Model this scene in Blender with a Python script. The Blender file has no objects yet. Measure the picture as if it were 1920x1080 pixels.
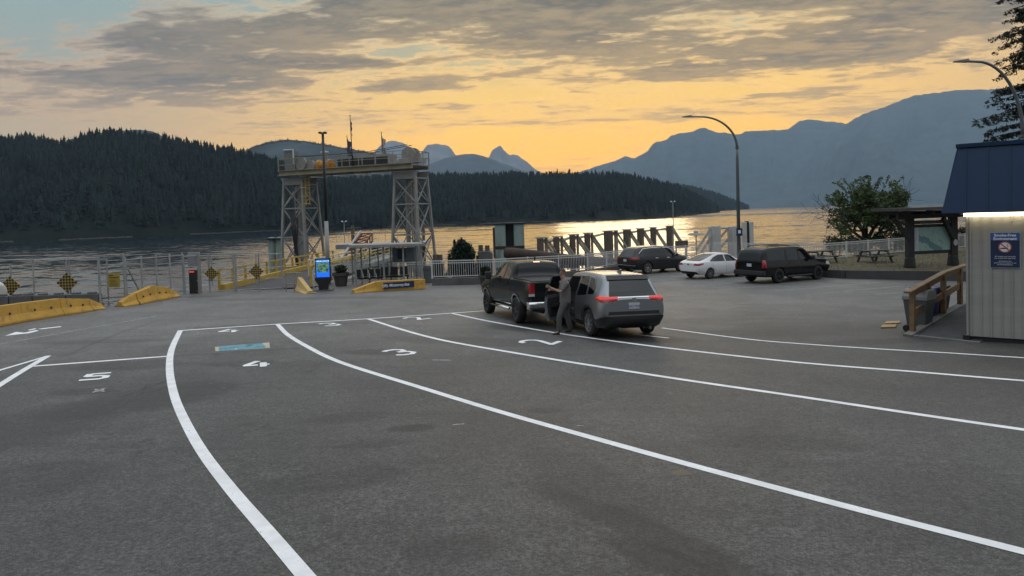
import bpy, bmesh, math, random
import numpy as np
from mathutils import Vector, Matrix, noise as mnoise
from mathutils.bvhtree import BVHTree

R = math.radians
scene = bpy.context.scene
COL = scene.collection
random.seed(7)
rng = np.random.default_rng(7)

# ------------------------------------------------------------------ camera
FPX, PCX, PCY, CAMZ = 1331.0, 960.0, 450.0, 2.72      # focal length in photo pixels, principal point, eye height
PITCH, ROLL = R(2.07), R(-1.75)
cam_data = bpy.data.cameras.new("camera")
cam_data.sensor_width = 36.0
cam_data.lens = FPX / 1920 * 36
cam_data.shift_y = -(540 - PCY) / 1920
cam_data.clip_start = 0.1
cam_data.clip_end = 40000
cam = bpy.data.objects.new("camera", cam_data)
COL.objects.link(cam)
cam.matrix_world = Matrix.Translation((0, 0, CAMZ)) @ Matrix.Rotation(R(90) - PITCH, 4, 'X') @ Matrix.Rotation(ROLL, 4, 'Z')
scene.camera = cam
_RM = (Matrix.Rotation(R(90) - PITCH, 3, 'X') @ Matrix.Rotation(ROLL, 3, 'Z'))

def ray(px, py):
    d = _RM @ Vector((px - PCX, -(py - PCY), -FPX))
    return d / d.y

# ------------------------------------------------------------------ sky, sun, exposure
scene.view_settings.view_transform = 'Standard'
scene.view_settings.look = 'None'
scene.view_settings.exposure = 0.0
scene.view_settings.gamma = 1.0
scene.cycles.use_denoising = True
scene.cycles.max_bounces = 6
scene.cycles.diffuse_bounces = 3
scene.cycles.glossy_bounces = 3
scene.cycles.transmission_bounces = 4
scene.cycles.transparent_max_bounces = 12
scene.cycles.volume_bounces = 0
SUN_AZ, SUN_EL = R(9), R(11)

def lin(r, g, b):
    def c(u):
        u = u / 255
        return u / 12.92 if u <= 0.04045 else ((u + 0.055) / 1.055) ** 2.4
    return (c(r), c(g), c(b), 1.0)

class NT:
    """small node helper"""
    def __init__(self, tree):
        self.t = tree
        self.n = tree.nodes
        self.l = tree.links
    def new(self, kind, **kw):
        n = self.n.new(kind)
        for k, v in kw.items():
            setattr(n, k, v)
        return n
    def link(self, a, b):
        self.l.new(a, b)
    def setin(self, sock, v):
        if isinstance(v, bpy.types.NodeSocket):
            self.l.new(v, sock)
        else:
            sock.default_value = v
    def m(self, op, a, b=None, c=None, clamp=False):
        n = self.n.new('ShaderNodeMath')
        n.operation = op
        n.use_clamp = clamp
        self.setin(n.inputs[0], a)
        if b is not None: self.setin(n.inputs[1], b)
        if c is not None: self.setin(n.inputs[2], c)
        return n.outputs[0]
    def mix(self, f, a, b, blend='MIX'):
        n = self.n.new('ShaderNodeMix')
        n.data_type = 'RGBA'
        n.blend_type = blend
        self.setin(n.inputs[0], f)
        self.setin(n.inputs[6], a)
        self.setin(n.inputs[7], b)
        return n.outputs[2]
    def smooth(self, x, a, b, lo=0.0, hi=1.0):
        n = self.n.new('ShaderNodeMapRange')
        n.interpolation_type = 'SMOOTHSTEP'
        self.setin(n.inputs[0], x)
        self.setin(n.inputs[1], a); self.setin(n.inputs[2], b)
        self.setin(n.inputs[3], lo); self.setin(n.inputs[4], hi)
        return n.outputs[0]
    def ramp(self, f, stops):
        n = self.n.new('ShaderNodeValToRGB')
        e = n.color_ramp.elements
        while len(e) > 1: e.remove(e[0])
        e[0].position, e[0].color = stops[0][0], stops[0][1]
        for p, c in stops[1:]:
            k = e.new(p); k.color = c
        self.setin(n.inputs[0], f)
        return n.outputs[0]
    def noise(self, vec, scale, detail=4, rough=0.55, dist=0.0, dims='3D'):
        n = self.n.new('ShaderNodeTexNoise')
        n.noise_dimensions = dims
        if vec is not None: self.setin(n.inputs['Vector'], vec)
        n.inputs['Scale'].default_value = scale
        n.inputs['Detail'].default_value = detail
        n.inputs['Roughness'].default_value = rough
        n.inputs['Distortion'].default_value = dist
        return n.outputs['Fac']
    def comb(self, x, y, z=0.0):
        n = self.n.new('ShaderNodeCombineXYZ')
        self.setin(n.inputs[0], x); self.setin(n.inputs[1], y); self.setin(n.inputs[2], z)
        return n.outputs[0]
    def sep(self, v):
        n = self.n.new('ShaderNodeSeparateXYZ')
        self.setin(n.inputs[0], v)
        return n.outputs

def build_world():
    w = bpy.data.worlds.new("World")
    scene.world = w
    w.use_nodes = True
    w.node_tree.nodes.clear()
    T = NT(w.node_tree)
    out = T.new('ShaderNodeOutputWorld')
    bg = T.new('ShaderNodeBackground')
    T.link(bg.outputs[0], out.inputs[0])
    gen = T.new('ShaderNodeTexCoord').outputs['Generated']
    x, y, z = T.sep(gen)
    az = T.m('MULTIPLY', T.m('ARCTAN2', x, y), 57.29578)
    el = T.m('MULTIPLY', T.m('ARCSINE', z), 57.29578)
    # clear-air colour by elevation, on the sunset side and away from it
    f_el = T.m('DIVIDE', T.m('MAXIMUM', el, 0.0), 40.0, clamp=True)
    warm = T.ramp(f_el, [(0.0, (2.1, 0.92, 0.0, 1)), (0.09, (2.2, 1.0, 0.0, 1)), (0.17, (2.1, 1.08, 0.02, 1)),
                         (0.24, (1.6, 0.95, 0.12, 1)), (0.31, (0.75, 0.62, 0.30, 1)), (0.42, (0.38, 0.47, 0.43, 1)), (0.6, (0.4, 0.5, 0.56, 1)), (1.0, (0.6, 0.72, 0.86, 1))])
    cool = T.ramp(f_el, [(0.0, (1.15, 0.62, 0.16, 1)), (0.12, (1.05, 0.63, 0.20, 1)), (0.22, (0.72, 0.54, 0.30, 1)),
                         (0.30, (0.42, 0.47, 0.40, 1)), (0.42, (0.33, 0.47, 0.47, 1)), (0.6, (0.38, 0.5, 0.58, 1)), (1.0, (0.6, 0.72, 0.86, 1))])
    daz = T.m('ABSOLUTE', T.m('SUBTRACT', az, 9.0))
    side = T.smooth(daz, 10.0, 44.0)
    clear = T.mix(side, warm, cool)
    # flat cloud sheet seen in perspective: project the direction on a plane overhead
    zz = T.m('ADD', T.m('MAXIMUM', z, 0.0), 0.07)
    pu = T.m('DIVIDE', x, zz)
    pv = T.m('DIVIDE', y, zz)
    pvt = T.m('ADD', pv, T.m('MULTIPLY', pu, 0.06))
    big = T.noise(T.comb(T.m('MULTIPLY', pu, 0.42), T.m('MULTIPLY', pvt, 1.05), 3.1), 0.85, 6, 0.58, 0.5)
    fine = T.noise(T.comb(T.m('MULTIPLY', pu, 0.9), T.m('MULTIPLY', pvt, 1.5), 8.3), 2.6, 7, 0.62, 0.3)
    # where the sheet is thick: soft banks given by bearing, height, half widths
    def bank(a0, e0, ra, re, tilt=0.0):
        da = T.m('DIVIDE', T.m('SUBTRACT', az, a0), ra)
        de = T.m('DIVIDE', T.m('SUBTRACT', T.m('SUBTRACT', el, e0), T.m('MULTIPLY', T.m('SUBTRACT', az, a0), tilt)), re)
        q = T.m('ADD', T.m('MULTIPLY', da, da), T.m('MULTIPLY', de, de))
        return T.smooth(q, 0.0, 1.7, 1.0, 0.0)
    cover = None
    for args, wgt in BANKS:
        b = T.m('MULTIPLY', bank(*args), wgt * 0.72)
        cover = b if cover is None else T.m('ADD', cover, b)
    base = T.smooth(el, 2.5, 12.5, -0.11, 0.07)
    dens = T.m('ADD', T.m('ADD', T.m('MULTIPLY', T.m('SUBTRACT', big, 0.5), 2.0), T.m('MULTIPLY', T.m('SUBTRACT', fine, 0.5), 1.9)),
               T.m('ADD', cover, base))
    # lit fringe: gold low in the west, pale away from it
    lit_w = T.ramp(f_el, [(0.0, (1.9, 0.9, 0.1, 1)), (0.15, (2.0, 1.06, 0.10, 1)), (0.27, (1.7, 1.0, 0.24, 1)), (0.42, (1.05, 0.76, 0.36, 1)), (1.0, (0.8, 0.8, 0.8, 1))])
    lit_c = T.ramp(f_el, [(0.0, (1.05, 0.6, 0.2, 1)), (0.18, (1.0, 0.60, 0.25, 1)), (0.29, (0.74, 0.50, 0.30, 1)), (0.42, (0.44, 0.43, 0.39, 1)), (1.0, (0.8, 0.85, 0.9, 1))])
    lit = T.mix(side, lit_w, lit_c)
    dk_w = T.ramp(f_el, [(0.0, (1.6, 0.75, 0.0, 1)), (0.16, (0.86, 0.50, 0.10, 1)), (0.26, (0.20, 0.14, 0.065, 1)), (0.45, (0.115, 0.102, 0.078, 1)), (1.0, (0.5, 0.52, 0.55, 1))])
    dk_c = T.ramp(f_el, [(0.0, (0.8, 0.45, 0.18, 1)), (0.16, (0.46, 0.32, 0.18, 1)), (0.26, (0.13, 0.115, 0.095, 1)), (0.45, (0.105, 0.105, 0.10, 1)), (1.0, (0.5, 0.53, 0.56, 1))])
    dark = T.mix(side, dk_w, dk_c)
    micro = T.noise(T.comb(T.m('MULTIPLY', pu, 1.0), T.m('MULTIPLY', pvt, 1.7), 1.3), 7.5, 6, 0.65, 0.25)
    dens = T.m('ADD', dens, T.m('MULTIPLY', T.m('SUBTRACT', micro, 0.5), 1.15))
    veil = T.smooth(dens, -0.18, 0.12)
    thick = T.smooth(dens, 0.02, 0.50)
    puff = T.smooth(T.m('ADD', T.m('MULTIPLY', fine, .55), T.m('MULTIPLY', micro, .45)), 0.40, 0.62)
    dark = T.mix(T.m('MULTIPLY', puff, 0.30), dark, lit)
    col = T.mix(T.m('MULTIPLY', veil, 0.75), clear, lit)
    col = T.mix(T.m('MULTIPLY', thick, 0.94), col, dark)
    # high sky, out of the picture, brightened to light the lot; low east dimmed
    sky = T.new('ShaderNodeTexSky')
    sky.sky_type = 'NISHITA'
    sky.sun_disc = False
    sky.sun_elevation = SUN_EL
    sky.sun_rotation = SUN_AZ
    sky.dust_density = 2.0
    hi = T.mix(1.0, sky.outputs[0], (SKYK, SKYK, SKYK, 1), 'MULTIPLY')
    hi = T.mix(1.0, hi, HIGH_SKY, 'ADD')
    behind = T.smooth(T.m('ABSOLUTE', az), 70.0, 125.0, 0.60, 0.13)
    lowk = T.m('MULTIPLY', T.smooth(el, 10.0, 55.0, behind, 1.5), T.smooth(big, 0.36, 0.62, 0.62, 1.35))
    hi = T.mix(1.0, hi, T.comb(lowk, lowk, lowk), 'MULTIPLY')
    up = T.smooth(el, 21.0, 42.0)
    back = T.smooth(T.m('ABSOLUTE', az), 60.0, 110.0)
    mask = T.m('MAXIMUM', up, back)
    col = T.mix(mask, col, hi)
    below = T.smooth(el, -2.0, -0.3)
    col = T.mix(below, (0.1, 0.1, 0.1, 1), col)
    T.setin(bg.inputs[0], col)
    bg.inputs[1].default_value = 1.0

# thick cloud banks: (bearing deg, elevation deg, half width deg, half height deg, tilt), weight
BANKS = [((-25, 13.6, 12, 1.9, 0.02), 0.50), ((-27, 10.6, 9.5, 1.0, 0.0), 0.46), ((-4, 15.6, 16, 2.6, 0.0), 0.76), ((20, 14.4, 20, 3.4, 0.0), 0.70), ((-13.5, 12.1, 9, 0.55, 0.015), 0.46),
         ((19, 10.6, 11, 1.0, 0.01), 0.44), ((30, 11.2, 9, 2.6, 0.0), 0.50), ((24.5, 8.2, 3.2, 0.38, 0.01), 0.55), ((-8.5, 10.2, 4.2, 0.55, 0.01), 0.34), ((19.5, 8.3, 1.7, 0.22, 0.0), 0.5), ((11, 9.6, 8, 0.7, 0.01), 0.24),
         ((-34, 14.6, 6, 2.4, 0.0), -0.95), ((-20, 17.2, 6, 1.2, 0.0), -0.8), ((-5.5, 12.7, 5.5, 0.75, 0.0), -0.4), ((24, 13.7, 2.6, 0.7, 0.0), -0.3), ((12, 12.4, 3.0, 0.6, 0.0), -0.25), ((8, 5.5, 16, 3.0, 0.0), -0.14)]
SKYK = 0.10
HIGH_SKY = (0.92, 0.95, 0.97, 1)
build_world()

sun_data = bpy.data.lights.new("sun", 'SUN')
sun_data.energy = 0.14
sun_data.angle = R(11)
sun_data.color = (1.0, 0.78, 0.48)
sun = bpy.data.objects.new("sun", sun_data)
COL.objects.link(sun)
_sd = Vector((math.sin(SUN_AZ) * math.cos(SUN_EL), math.cos(SUN_AZ) * math.cos(SUN_EL), math.sin(SUN_EL)))
sun.rotation_euler = _sd.to_track_quat('Z', 'Y').to_euler()

# ------------------------------------------------------------------ ground shape and pixel helpers
WATER = CAMZ - 12.0
_ky = np.arange(-60, 121)
_s = np.interp(_ky, [-60, 0, 10, 19, 22, 26, 30, 34, 38, 44, 60, 120], [-1.7, 0, .29, .57, .68, .86, .99, 1.07, 1.12, 1.14, 1.15, 1.15])
_s = np.convolve(np.pad(_s, 1, mode='edge'), [.25, .5, .25], mode='valid')
_s -= _s[60]

def gz(x, y):
    return -(float(np.interp(y, _ky, _s)) + 0.0163 * min(max(x, -26), 26))

def P(px, py, dz=0.0):
    """ground point (raised by dz) seen at a photo pixel"""
    d = ray(px, py)
    lo, hi = 1.0, 120.0
    for _ in range(50):
        m = (lo + hi) / 2
        if CAMZ + d.z * m > gz(d.x * m, m) + dz: lo = m
        else: hi = m
    return Vector((d.x * lo, lo, CAMZ + d.z * lo))

def at(px, py, Y):
    d = ray(px, py)
    return Vector((d.x * Y, Y, CAMZ + d.z * Y))

# ------------------------------------------------------------------ materials
_mats = {}
def mat(name, col=(0.5, 0.5, 0.5), rough=0.6, metal=0.0, var=0.12, vscale=3.0, bump=0.0, bscale=30.0, spec=0.5, coat=0.0, dirt=None, emit=None, stretch=None):
    if name in _mats: return _mats[name]
    m = bpy.data.materials.new(name)
    m.use_nodes = True
    T = NT(m.node_tree)
    b = m.node_tree.nodes['Principled BSDF']
    c = tuple(col[:3]) + (1.0,)
    tc = T.new('ShaderNodeTexCoord').outputs['Object']
    if stretch:
        mp = T.new('ShaderNodeMapping')
        mp.inputs['Scale'].default_value = stretch
        T.link(tc, mp.inputs[0])
        tc = mp.outputs[0]
    if var > 0:
        n = T.noise(tc, vscale, 5, 0.6)
        k = T.smooth(n, 0.25, 0.75, 1 - var, 1 + var)
        cc = T.mix(1.0, c, T.comb(k, k, k), 'MULTIPLY')
    else:
        cc = c
    if dirt:
        n2 = T.noise(tc, dirt[1], 6, 0.65, 0.4)
        cc = T.mix(T.m('MULTIPLY', T.smooth(n2, 0.5, 0.72), dirt[2]), cc, tuple(dirt[0][:3]) + (1.0,))
    T.setin(b.inputs['Base Color'], cc)
    b.inputs['Roughness'].default_value = rough
    b.inputs['Metallic'].default_value = metal
    b.inputs['Specular IOR Level'].default_value = spec
    b.inputs['Coat Weight'].default_value = coat
    b.inputs['Coat Roughness'].default_value = 0.04
    if bump > 0:
        bn = T.new('ShaderNodeBump')
        bn.inputs['Strength'].default_value = bump
        bn.inputs['Distance'].default_value = 0.02
        T.link(T.noise(tc, bscale, 4, 0.6), bn.inputs['Height'])
        T.link(bn.outputs[0], b.inputs['Normal'])
    if emit:
        b.inputs['Emission Color'].default_value = tuple(emit[0][:3]) + (1.0,)
        b.inputs['Emission Strength'].default_value = emit[1]
    _mats[name] = m
    return m

# ------------------------------------------------------------------ mesh builder
class MB:
    def __init__(self):
        self.v = []; self.f = []
    def add(self, vs, fs):
        o = len(self.v)
        self.v += [tuple(v) for v in vs]
        self.f += [tuple(i + o for i in f) for f in fs]
        return self
    def quad(self, a, b, c, d):
        return self.add([a, b, c, d], [(0, 1, 2, 3)])
    def box(self, c, s, rz=0.0, M=None):
        hx, hy, hz = s[0] / 2, s[1] / 2, s[2] / 2
        vs = [Vector((x, y, z)) for z in (-hz, hz) for y in (-hy, hy) for x in (-hx, hx)]
        if rz:
            rm = Matrix.Rotation(rz, 3, 'Z'); vs = [rm @ v for v in vs]
        if M is not None: vs = [M @ v for v in vs]
        c = Vector(c)
        return self.add([v + c for v in vs], [(0, 2, 3, 1), (4, 5, 7, 6), (0, 1, 5, 4), (2, 6, 7, 3), (0, 4, 6, 2), (1, 3, 7, 5)])
    def beam(self, p, q, w, h=None, up=(0, 0, 1)):
        p, q = Vector(p), Vector(q)
        h = w if h is None else h
        d = (q - p)
        if d.length < 1e-6: return self
        d.normalize()
        u = Vector(up)
        if abs(d.dot(u)) > 0.97: u = Vector((1, 0, 0)) if abs(d.x) < .9 else Vector((0, 1, 0))
        s = d.cross(u).normalized(); t = s.cross(d).normalized()
        vs = []
        for c in (p, q):
            for a, b in ((-1, -1), (1, -1), (1, 1), (-1, 1)):
                vs.append(c + s * (a * w / 2) + t * (b * h / 2))
        return self.add(vs, [(0, 1, 2, 3), (7, 6, 5, 4), (0, 4, 5, 1), (1, 5, 6, 2), (2, 6, 7, 3), (3, 7, 4, 0)])
    def tube(self, pts, r, n=8, caps=True):
        pts = [Vector(p) for p in pts]
        rs = r if isinstance(r, (list, tuple)) else [r] * len(pts)
        rings = []
        ref = None
        for i, p in enumerate(pts):
            d = (pts[min(i + 1, len(pts) - 1)] - pts[max(i - 1, 0)]).normalized()
            if ref is None:
                ref = Vector((0, 0, 1)) if abs(d.z) < .9 else Vector((1, 0, 0))
            s = d.cross(ref)
            if s.length < 1e-4: s = d.orthogonal()
            s.normalize(); t = s.cross(d).normalized()
            ref = t
            rings.append([p + (s * math.cos(a) + t * math.sin(a)) * rs[i] for a in [2 * math.pi * k / n for k in range(n)]])
        vs = [v for g in rings for v in g]
        fs = []
        for i in range(len(pts) - 1):
            for k in range(n):
                a, b = i * n + k, i * n + (k + 1) % n
                fs.append((a, b, b + n, a + n))
        if caps:
            fs.append(tuple(reversed(range(n)))); fs.append(tuple(range((len(pts) - 1) * n, len(pts) * n)))
        return self.add(vs, fs)
    def lathe(self, prof, o=(0, 0, 0), axis='z', n=20):
        o = Vector(o); vs = []
        for r, h in prof:
            for k in range(n):
                a = 2 * math.pi * k / n
                c, s = r * math.cos(a), r * math.sin(a)
                vs.append(o + (Vector((c, s, h)) if axis == 'z' else Vector((c, h, s)) if axis == 'y' else Vector((h, c, s))))
        fs = []
        for i in range(len(prof) - 1):
            for k in range(n):
                a, b = i * n + k, i * n + (k + 1) % n
                fs.append((a, b, b + n, a + n))
        shut = prof[0] == prof[-1]
        if prof[0][0] > 1e-5 and not shut: fs.append(tuple(reversed(range(n))))
        if prof[-1][0] > 1e-5 and not shut: fs.append(tuple(range((len(prof) - 1) * n, len(prof) * n)))
        return self.add(vs, fs)
    def prism(self, poly, d0, d1, plane='xy', M=None):
        """2-D outline extruded: plane 'xy' along z, 'xz' along y"""
        n = len(poly); vs = []
        for d in (d0, d1):
            for a, b in poly:
                v = Vector((a, b, d)) if plane == 'xy' else Vector((a, d, b)) if plane == 'xz' else Vector((d, a, b))
                vs.append(M @ v if M is not None else v)
        fs = [tuple(reversed(range(n))), tuple(range(n, 2 * n))]
        for k in range(n):
            fs.append((k, (k + 1) % n, n + (k + 1) % n, n + k))
        return self.add(vs, fs)
    def bm(self):
        b = bmesh.new()
        vs = [b.verts.new(v) for v in self.v]
        for f in self.f:
            try: b.faces.new([vs[i] for i in f])
            except ValueError: pass
        return b
    def build(self, name, m, parent=None, smooth=False, loc=None, bevel=0.0, weld=True, world=False):
        """world=True: vertices are given in world space, moved to the parent's (unrotated) frame or to loc"""
        off = Vector((0, 0, 0))
        if world:
            off = Vector(parent.location) if parent is not None else Vector(loc if loc is not None else (0, 0, 0))
            if parent is not None and parent.parent is not None: off = off + Vector(parent.parent.location)
        me = bpy.data.meshes.new(name)
        me.from_pydata([tuple(Vector(v) - off) for v in self.v], [], self.f)
        b = bmesh.new(); b.from_mesh(me)
        bmesh.ops.recalc_face_normals(b, faces=b.faces)
        b.to_mesh(me); b.free()
        if isinstance(m, (list, tuple)):
            for k in m: me.materials.append(k)
        else:
            me.materials.append(m)
        if smooth: me.polygons.foreach_set('use_smooth', [True] * len(me.polygons))
        o = bpy.data.objects.new(name, me)
        COL.objects.link(o)
        if parent is not None: o.parent = parent
        elif world: o.location = off
        elif loc is not None: o.location = loc
        if bevel:
            md = o.modifiers.new('bevel', 'BEVEL'); md.width = bevel; md.segments = 2; md.limit_method = 'ANGLE'
        return o

def tag(o, label=None, cat=None, group=None, kind=None):
    if label: o['label'] = label
    if cat: o['category'] = cat
    if group: o['group'] = group
    if kind: o['kind'] = kind
    return o

def thing(name, label, cat, loc=(0, 0, 0), group=None):
    o = bpy.data.objects.new(name, None)
    o.empty_display_size = 0.2
    COL.objects.link(o)
    o.location = loc
    return tag(o, label, cat, group)

def copy_tree(o, parent=None):
    c = o.copy(); COL.objects.link(c)
    if parent is not None: c.parent = parent
    for ch in list(o.children): copy_tree(ch, c)
    return c

def text_mb(s, size, align='CENTER', bold=0.0, spacing=1.0):
    """flat lettering as (verts, faces) in the xy plane"""
    cu = bpy.data.curves.new('lettering', 'FONT')
    cu.body = s; cu.size = size; cu.align_x = align; cu.offset = bold; cu.space_line = spacing; cu.resolution_u = 3
    o = bpy.data.objects.new('lettering', cu); COL.objects.link(o)
    dg = bpy.context.evaluated_depsgraph_get()
    me = bpy.data.meshes.new_from_object(o.evaluated_get(dg))
    vs = [v.co.copy() for v in me.vertices]; fs = [tuple(p.vertices) for p in me.polygons]
    bpy.data.objects.remove(o); bpy.data.curves.remove(cu); bpy.data.meshes.remove(me)
    return vs, fs

def big_mesh(name, V, F, m, attr=None):
    """triangle soup from numpy arrays"""
    me = bpy.data.meshes.new(name)
    me.vertices.add(len(V)); me.vertices.foreach_set('co', V.astype(np.float32).ravel())
    me.loops.add(len(F) * 3); me.loops.foreach_set('vertex_index', F.astype(np.int32).ravel())
    me.polygons.add(len(F)); me.polygons.foreach_set('loop_start', np.arange(0, len(F) * 3, 3, dtype=np.int32))
    me.update(calc_edges=True)
    if attr is not None:
        a = me.attributes.new('tint', 'FLOAT', 'POINT'); a.data.foreach_set('value', attr.astype(np.float32))
    me.materials.append(m)
    o = bpy.data.objects.new(name, me); COL.objects.link(o)
    return o

def foliage_mat(name, c1, c2, rough=0.7):
    if name in _mats: return _mats[name]
    m = bpy.data.materials.new(name); m.use_nodes = True
    T = NT(m.node_tree); b = m.node_tree.nodes['Principled BSDF']
    a = T.new('ShaderNodeAttribute'); a.attribute_name = 'tint'
    T.setin(b.inputs['Base Color'], T.mix(a.outputs['Fac'], tuple(c1) + (1,), tuple(c2) + (1,)))
    b.inputs['Roughness'].default_value = rough
    b.inputs['Specular IOR Level'].default_value = 0.25
    _mats[name] = m
    return m
# ================================================================== ground, water, hills
def asphalt_material():
    m = bpy.data.materials.new('asphalt'); m.use_nodes = True
    T = NT(m.node_tree); b = m.node_tree.nodes['Principled BSDF']
    geo = T.new('ShaderNodeTexCoord').outputs['Object']
    x, y, z = T.sep(geo)
    speck = T.noise(geo, 95.0, 3, 0.75)
    grit = T.noise(geo, 24.0, 4, 0.75)
    blot = T.noise(geo, 0.55, 6, 0.62, 0.4)
    wide = T.noise(geo, 0.11, 4, 0.55, 0.2)
    streak = T.noise(T.comb(T.m('MULTIPLY', x, 0.25), T.m('MULTIPLY', y, 1.6), 0.0), 0.9, 6, 0.65, 0.6)
    mott = T.noise(geo, 7.0, 5, 0.75)
    v = T.smooth(speck, 0.36, 0.66, 0.50, 1.60)
    v = T.m('MULTIPLY', v, T.smooth(grit, 0.34, 0.66, 0.48, 1.58))
    v = T.m('MULTIPLY', v, T.smooth(mott, 0.3, 0.7, 0.76, 1.26))
    v = T.m('MULTIPLY', v, T.smooth(blot, 0.3, 0.7, 0.78, 1.18))
    v = T.m('MULTIPLY', v, T.smooth(wide, 0.3, 0.7, 0.88, 1.12))
    v = T.m('MULTIPLY', v, T.smooth(streak, 0.52, 0.72, 1.0, 0.76))
    # pale chips of stone
    chip = T.noise(geo, 34.0, 2, 0.6)
    v = T.m('ADD', v, T.smooth(chip, 0.60, 0.70, 0.0, 0.95))
    pit = T.noise(T.comb(x, y, 3.7), 27.0, 2, 0.6)
    v = T.m('MULTIPLY', v, T.smooth(pit, 0.58, 0.68, 1.0, 0.45))
    # stains and other dark marks with outlines of their own
    wob = T.noise(geo, 1.6, 4, 0.6)
    for (px, py, rx, ry, rot, k) in DARK_MARKS:
        c = P(px, py)
        ca, sa = math.cos(R(rot)), math.sin(R(rot))
        dx = T.m('SUBTRACT', x, c.x); dy = T.m('SUBTRACT', y, c.y)
        u = T.m('DIVIDE', T.m('ADD', T.m('MULTIPLY', dx, ca), T.m('MULTIPLY', dy, sa)), rx)
        w = T.m('DIVIDE', T.m('SUBTRACT', T.m('MULTIPLY', dy, ca), T.m('MULTIPLY', dx, sa)), ry)
        q = T.m('ADD', T.m('MULTIPLY', u, u), T.m('MULTIPLY', w, w))
        q = T.m('ADD', q, T.m('MULTIPLY', T.m('SUBTRACT', wob, 0.5), 1.5))
        v = T.m('MULTIPLY', v, T.smooth(q, 0.40, 1.15, k ** 2.0, 1.0))
    far_tone = T.m('ADD', T.m('ADD', y, T.m('MULTIPLY', x, -0.35)), T.m('MULTIPLY', T.m('SUBTRACT', blot, 0.5), 5.0))  # asphalt base colour gets lighter towards the far side and the left
    v = T.m('MULTIPLY', v, T.smooth(far_tone, 13.0, 27.0, 0.53, 1.06))
    col = T.mix(1.0, (0.106, 0.104, 0.098, 1), T.comb(v, v, v), 'MULTIPLY')
    T.setin(b.inputs['Base Color'], col)
    b.inputs['Roughness'].default_value = 0.58
    b.inputs['Specular IOR Level'].default_value = 0.55
    bn = T.new('ShaderNodeBump'); bn.inputs['Strength'].default_value = 0.55; bn.inputs['Distance'].default_value = 0.012
    T.link(T.m('ADD', speck, T.m('MULTIPLY', grit, 0.6)), bn.inputs['Height'])
    T.link(bn.outputs[0], b.inputs['Normal'])
    return m

# dark marks: photo pixel of the centre, radii in metres, rotation, darkness
DARK_MARKS = [(768, 803, .42, .20, 8, .62), (1020, 770, .30, .2, 0, .78), (240, 685, 1.5, .7, 5, .72), (280, 745, 1.1, 1.9, -30, .74), (700, 660, .9, .5, 0, .74),
          (440, 682, .8, .35, 0, .8), (880, 640, 3.0, .8, -20, .84), (90, 790, 1.2, 1.6, 0, .82), (1500, 620, 3.0, 1.2, 10, .84), (1190, 635, 1.6, .8, -16, .5),  # last entry and the one after darken the asphalt at a vehicle's rear
          (1000, 612, 1.5, 1.3, -16, .6), (660, 782, .7, .4, 20, .82), (1100, 900, .5, 1.6, 25, .86), (520, 610, 3.2, .5, 6, .82), (250, 560, 5.0, .7, 8, .80), (560, 560, 6, .8, 0, .84),
          (700, 833, .6, .18, 10, .8), (1190, 985, .28, 1.5, 38, .72), (1265, 1060, .22, 1.0, 40, .74), (840, 1030, .5, .3, 0, .84), (190, 640, 2.2, .5, 6, .8), (620, 900, .9, .4, 15, .84), (1650, 640, 2.0, .5, 10, .8), (1450, 830, 1.2, .4, -10, .85), (1330, 600, 2.4, .7, 12, .86), (60, 900, .9, .8, 0, .84), (150, 735, .6, .35, 0, .78)]

LOT_EDGE = [(-70, 33.0), (-24, 31.2), (-18.0, 30.6), (-17.6, 37.4), (-12.5, 39.4), (-10.4, 41.6), (-5.0, 43.4), (-4.2, 38.6), (-1.0, 39.2), (4.6, 43.2), (9.0, 50.0), (15.0, 54.0),
            (20.0, 50.5), (30.0, 53.0), (70, 60), (70, -30), (-70, -30)]

def inside(poly, x, y):
    c = False; n = len(poly); j = n - 1
    for i in range(n):
        xi, yi = poly[i]; xj, yj = poly[j]
        if (yi > y) != (yj > y) and x < (xj - xi) * (y - yi) / (yj - yi) + xi: c = not c
        j = i
    return c

def snap(poly, x, y):
    best = None; n = len(poly)
    for i in range(n):
        a = Vector(poly[i]); b = Vector(poly[(i + 1) % n]); p = Vector((x, y))
        t = max(0, min(1, (p - a).dot(b - a) / (b - a).length_squared))
        q = a + (b - a) * t
        d = (q - p).length
        if best is None or d < best[0]: best = (d, q)
    return best

def build_lot():
    b = bmesh.new(); vid = {}
    def V(i, j):
        if (i, j) not in vid: vid[(i, j)] = b.verts.new((i, j, gz(i, j)))
        return vid[(i, j)]
    for i in range(-70, 70):
        for j in range(-30, 60):
            if inside(LOT_EDGE, i + .5, j + .5):
                b.faces.new((V(i, j), V(i + 1, j), V(i + 1, j + 1), V(i, j + 1)))
    for v in b.verts:
        if v.is_boundary and v.co.y > 20:
            d, q = snap(LOT_EDGE, v.co.x, v.co.y)
            if d < 1.2:
                v.co = (q.x, q.y, gz(q.x, q.y))
    me = bpy.data.meshes.new('parking_lot'); b.to_mesh(me); b.free()
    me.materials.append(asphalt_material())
    o = bpy.data.objects.new('parking_lot', me); COL.objects.link(o)
    return tag(o, kind='structure')
lot = build_lot()

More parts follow.
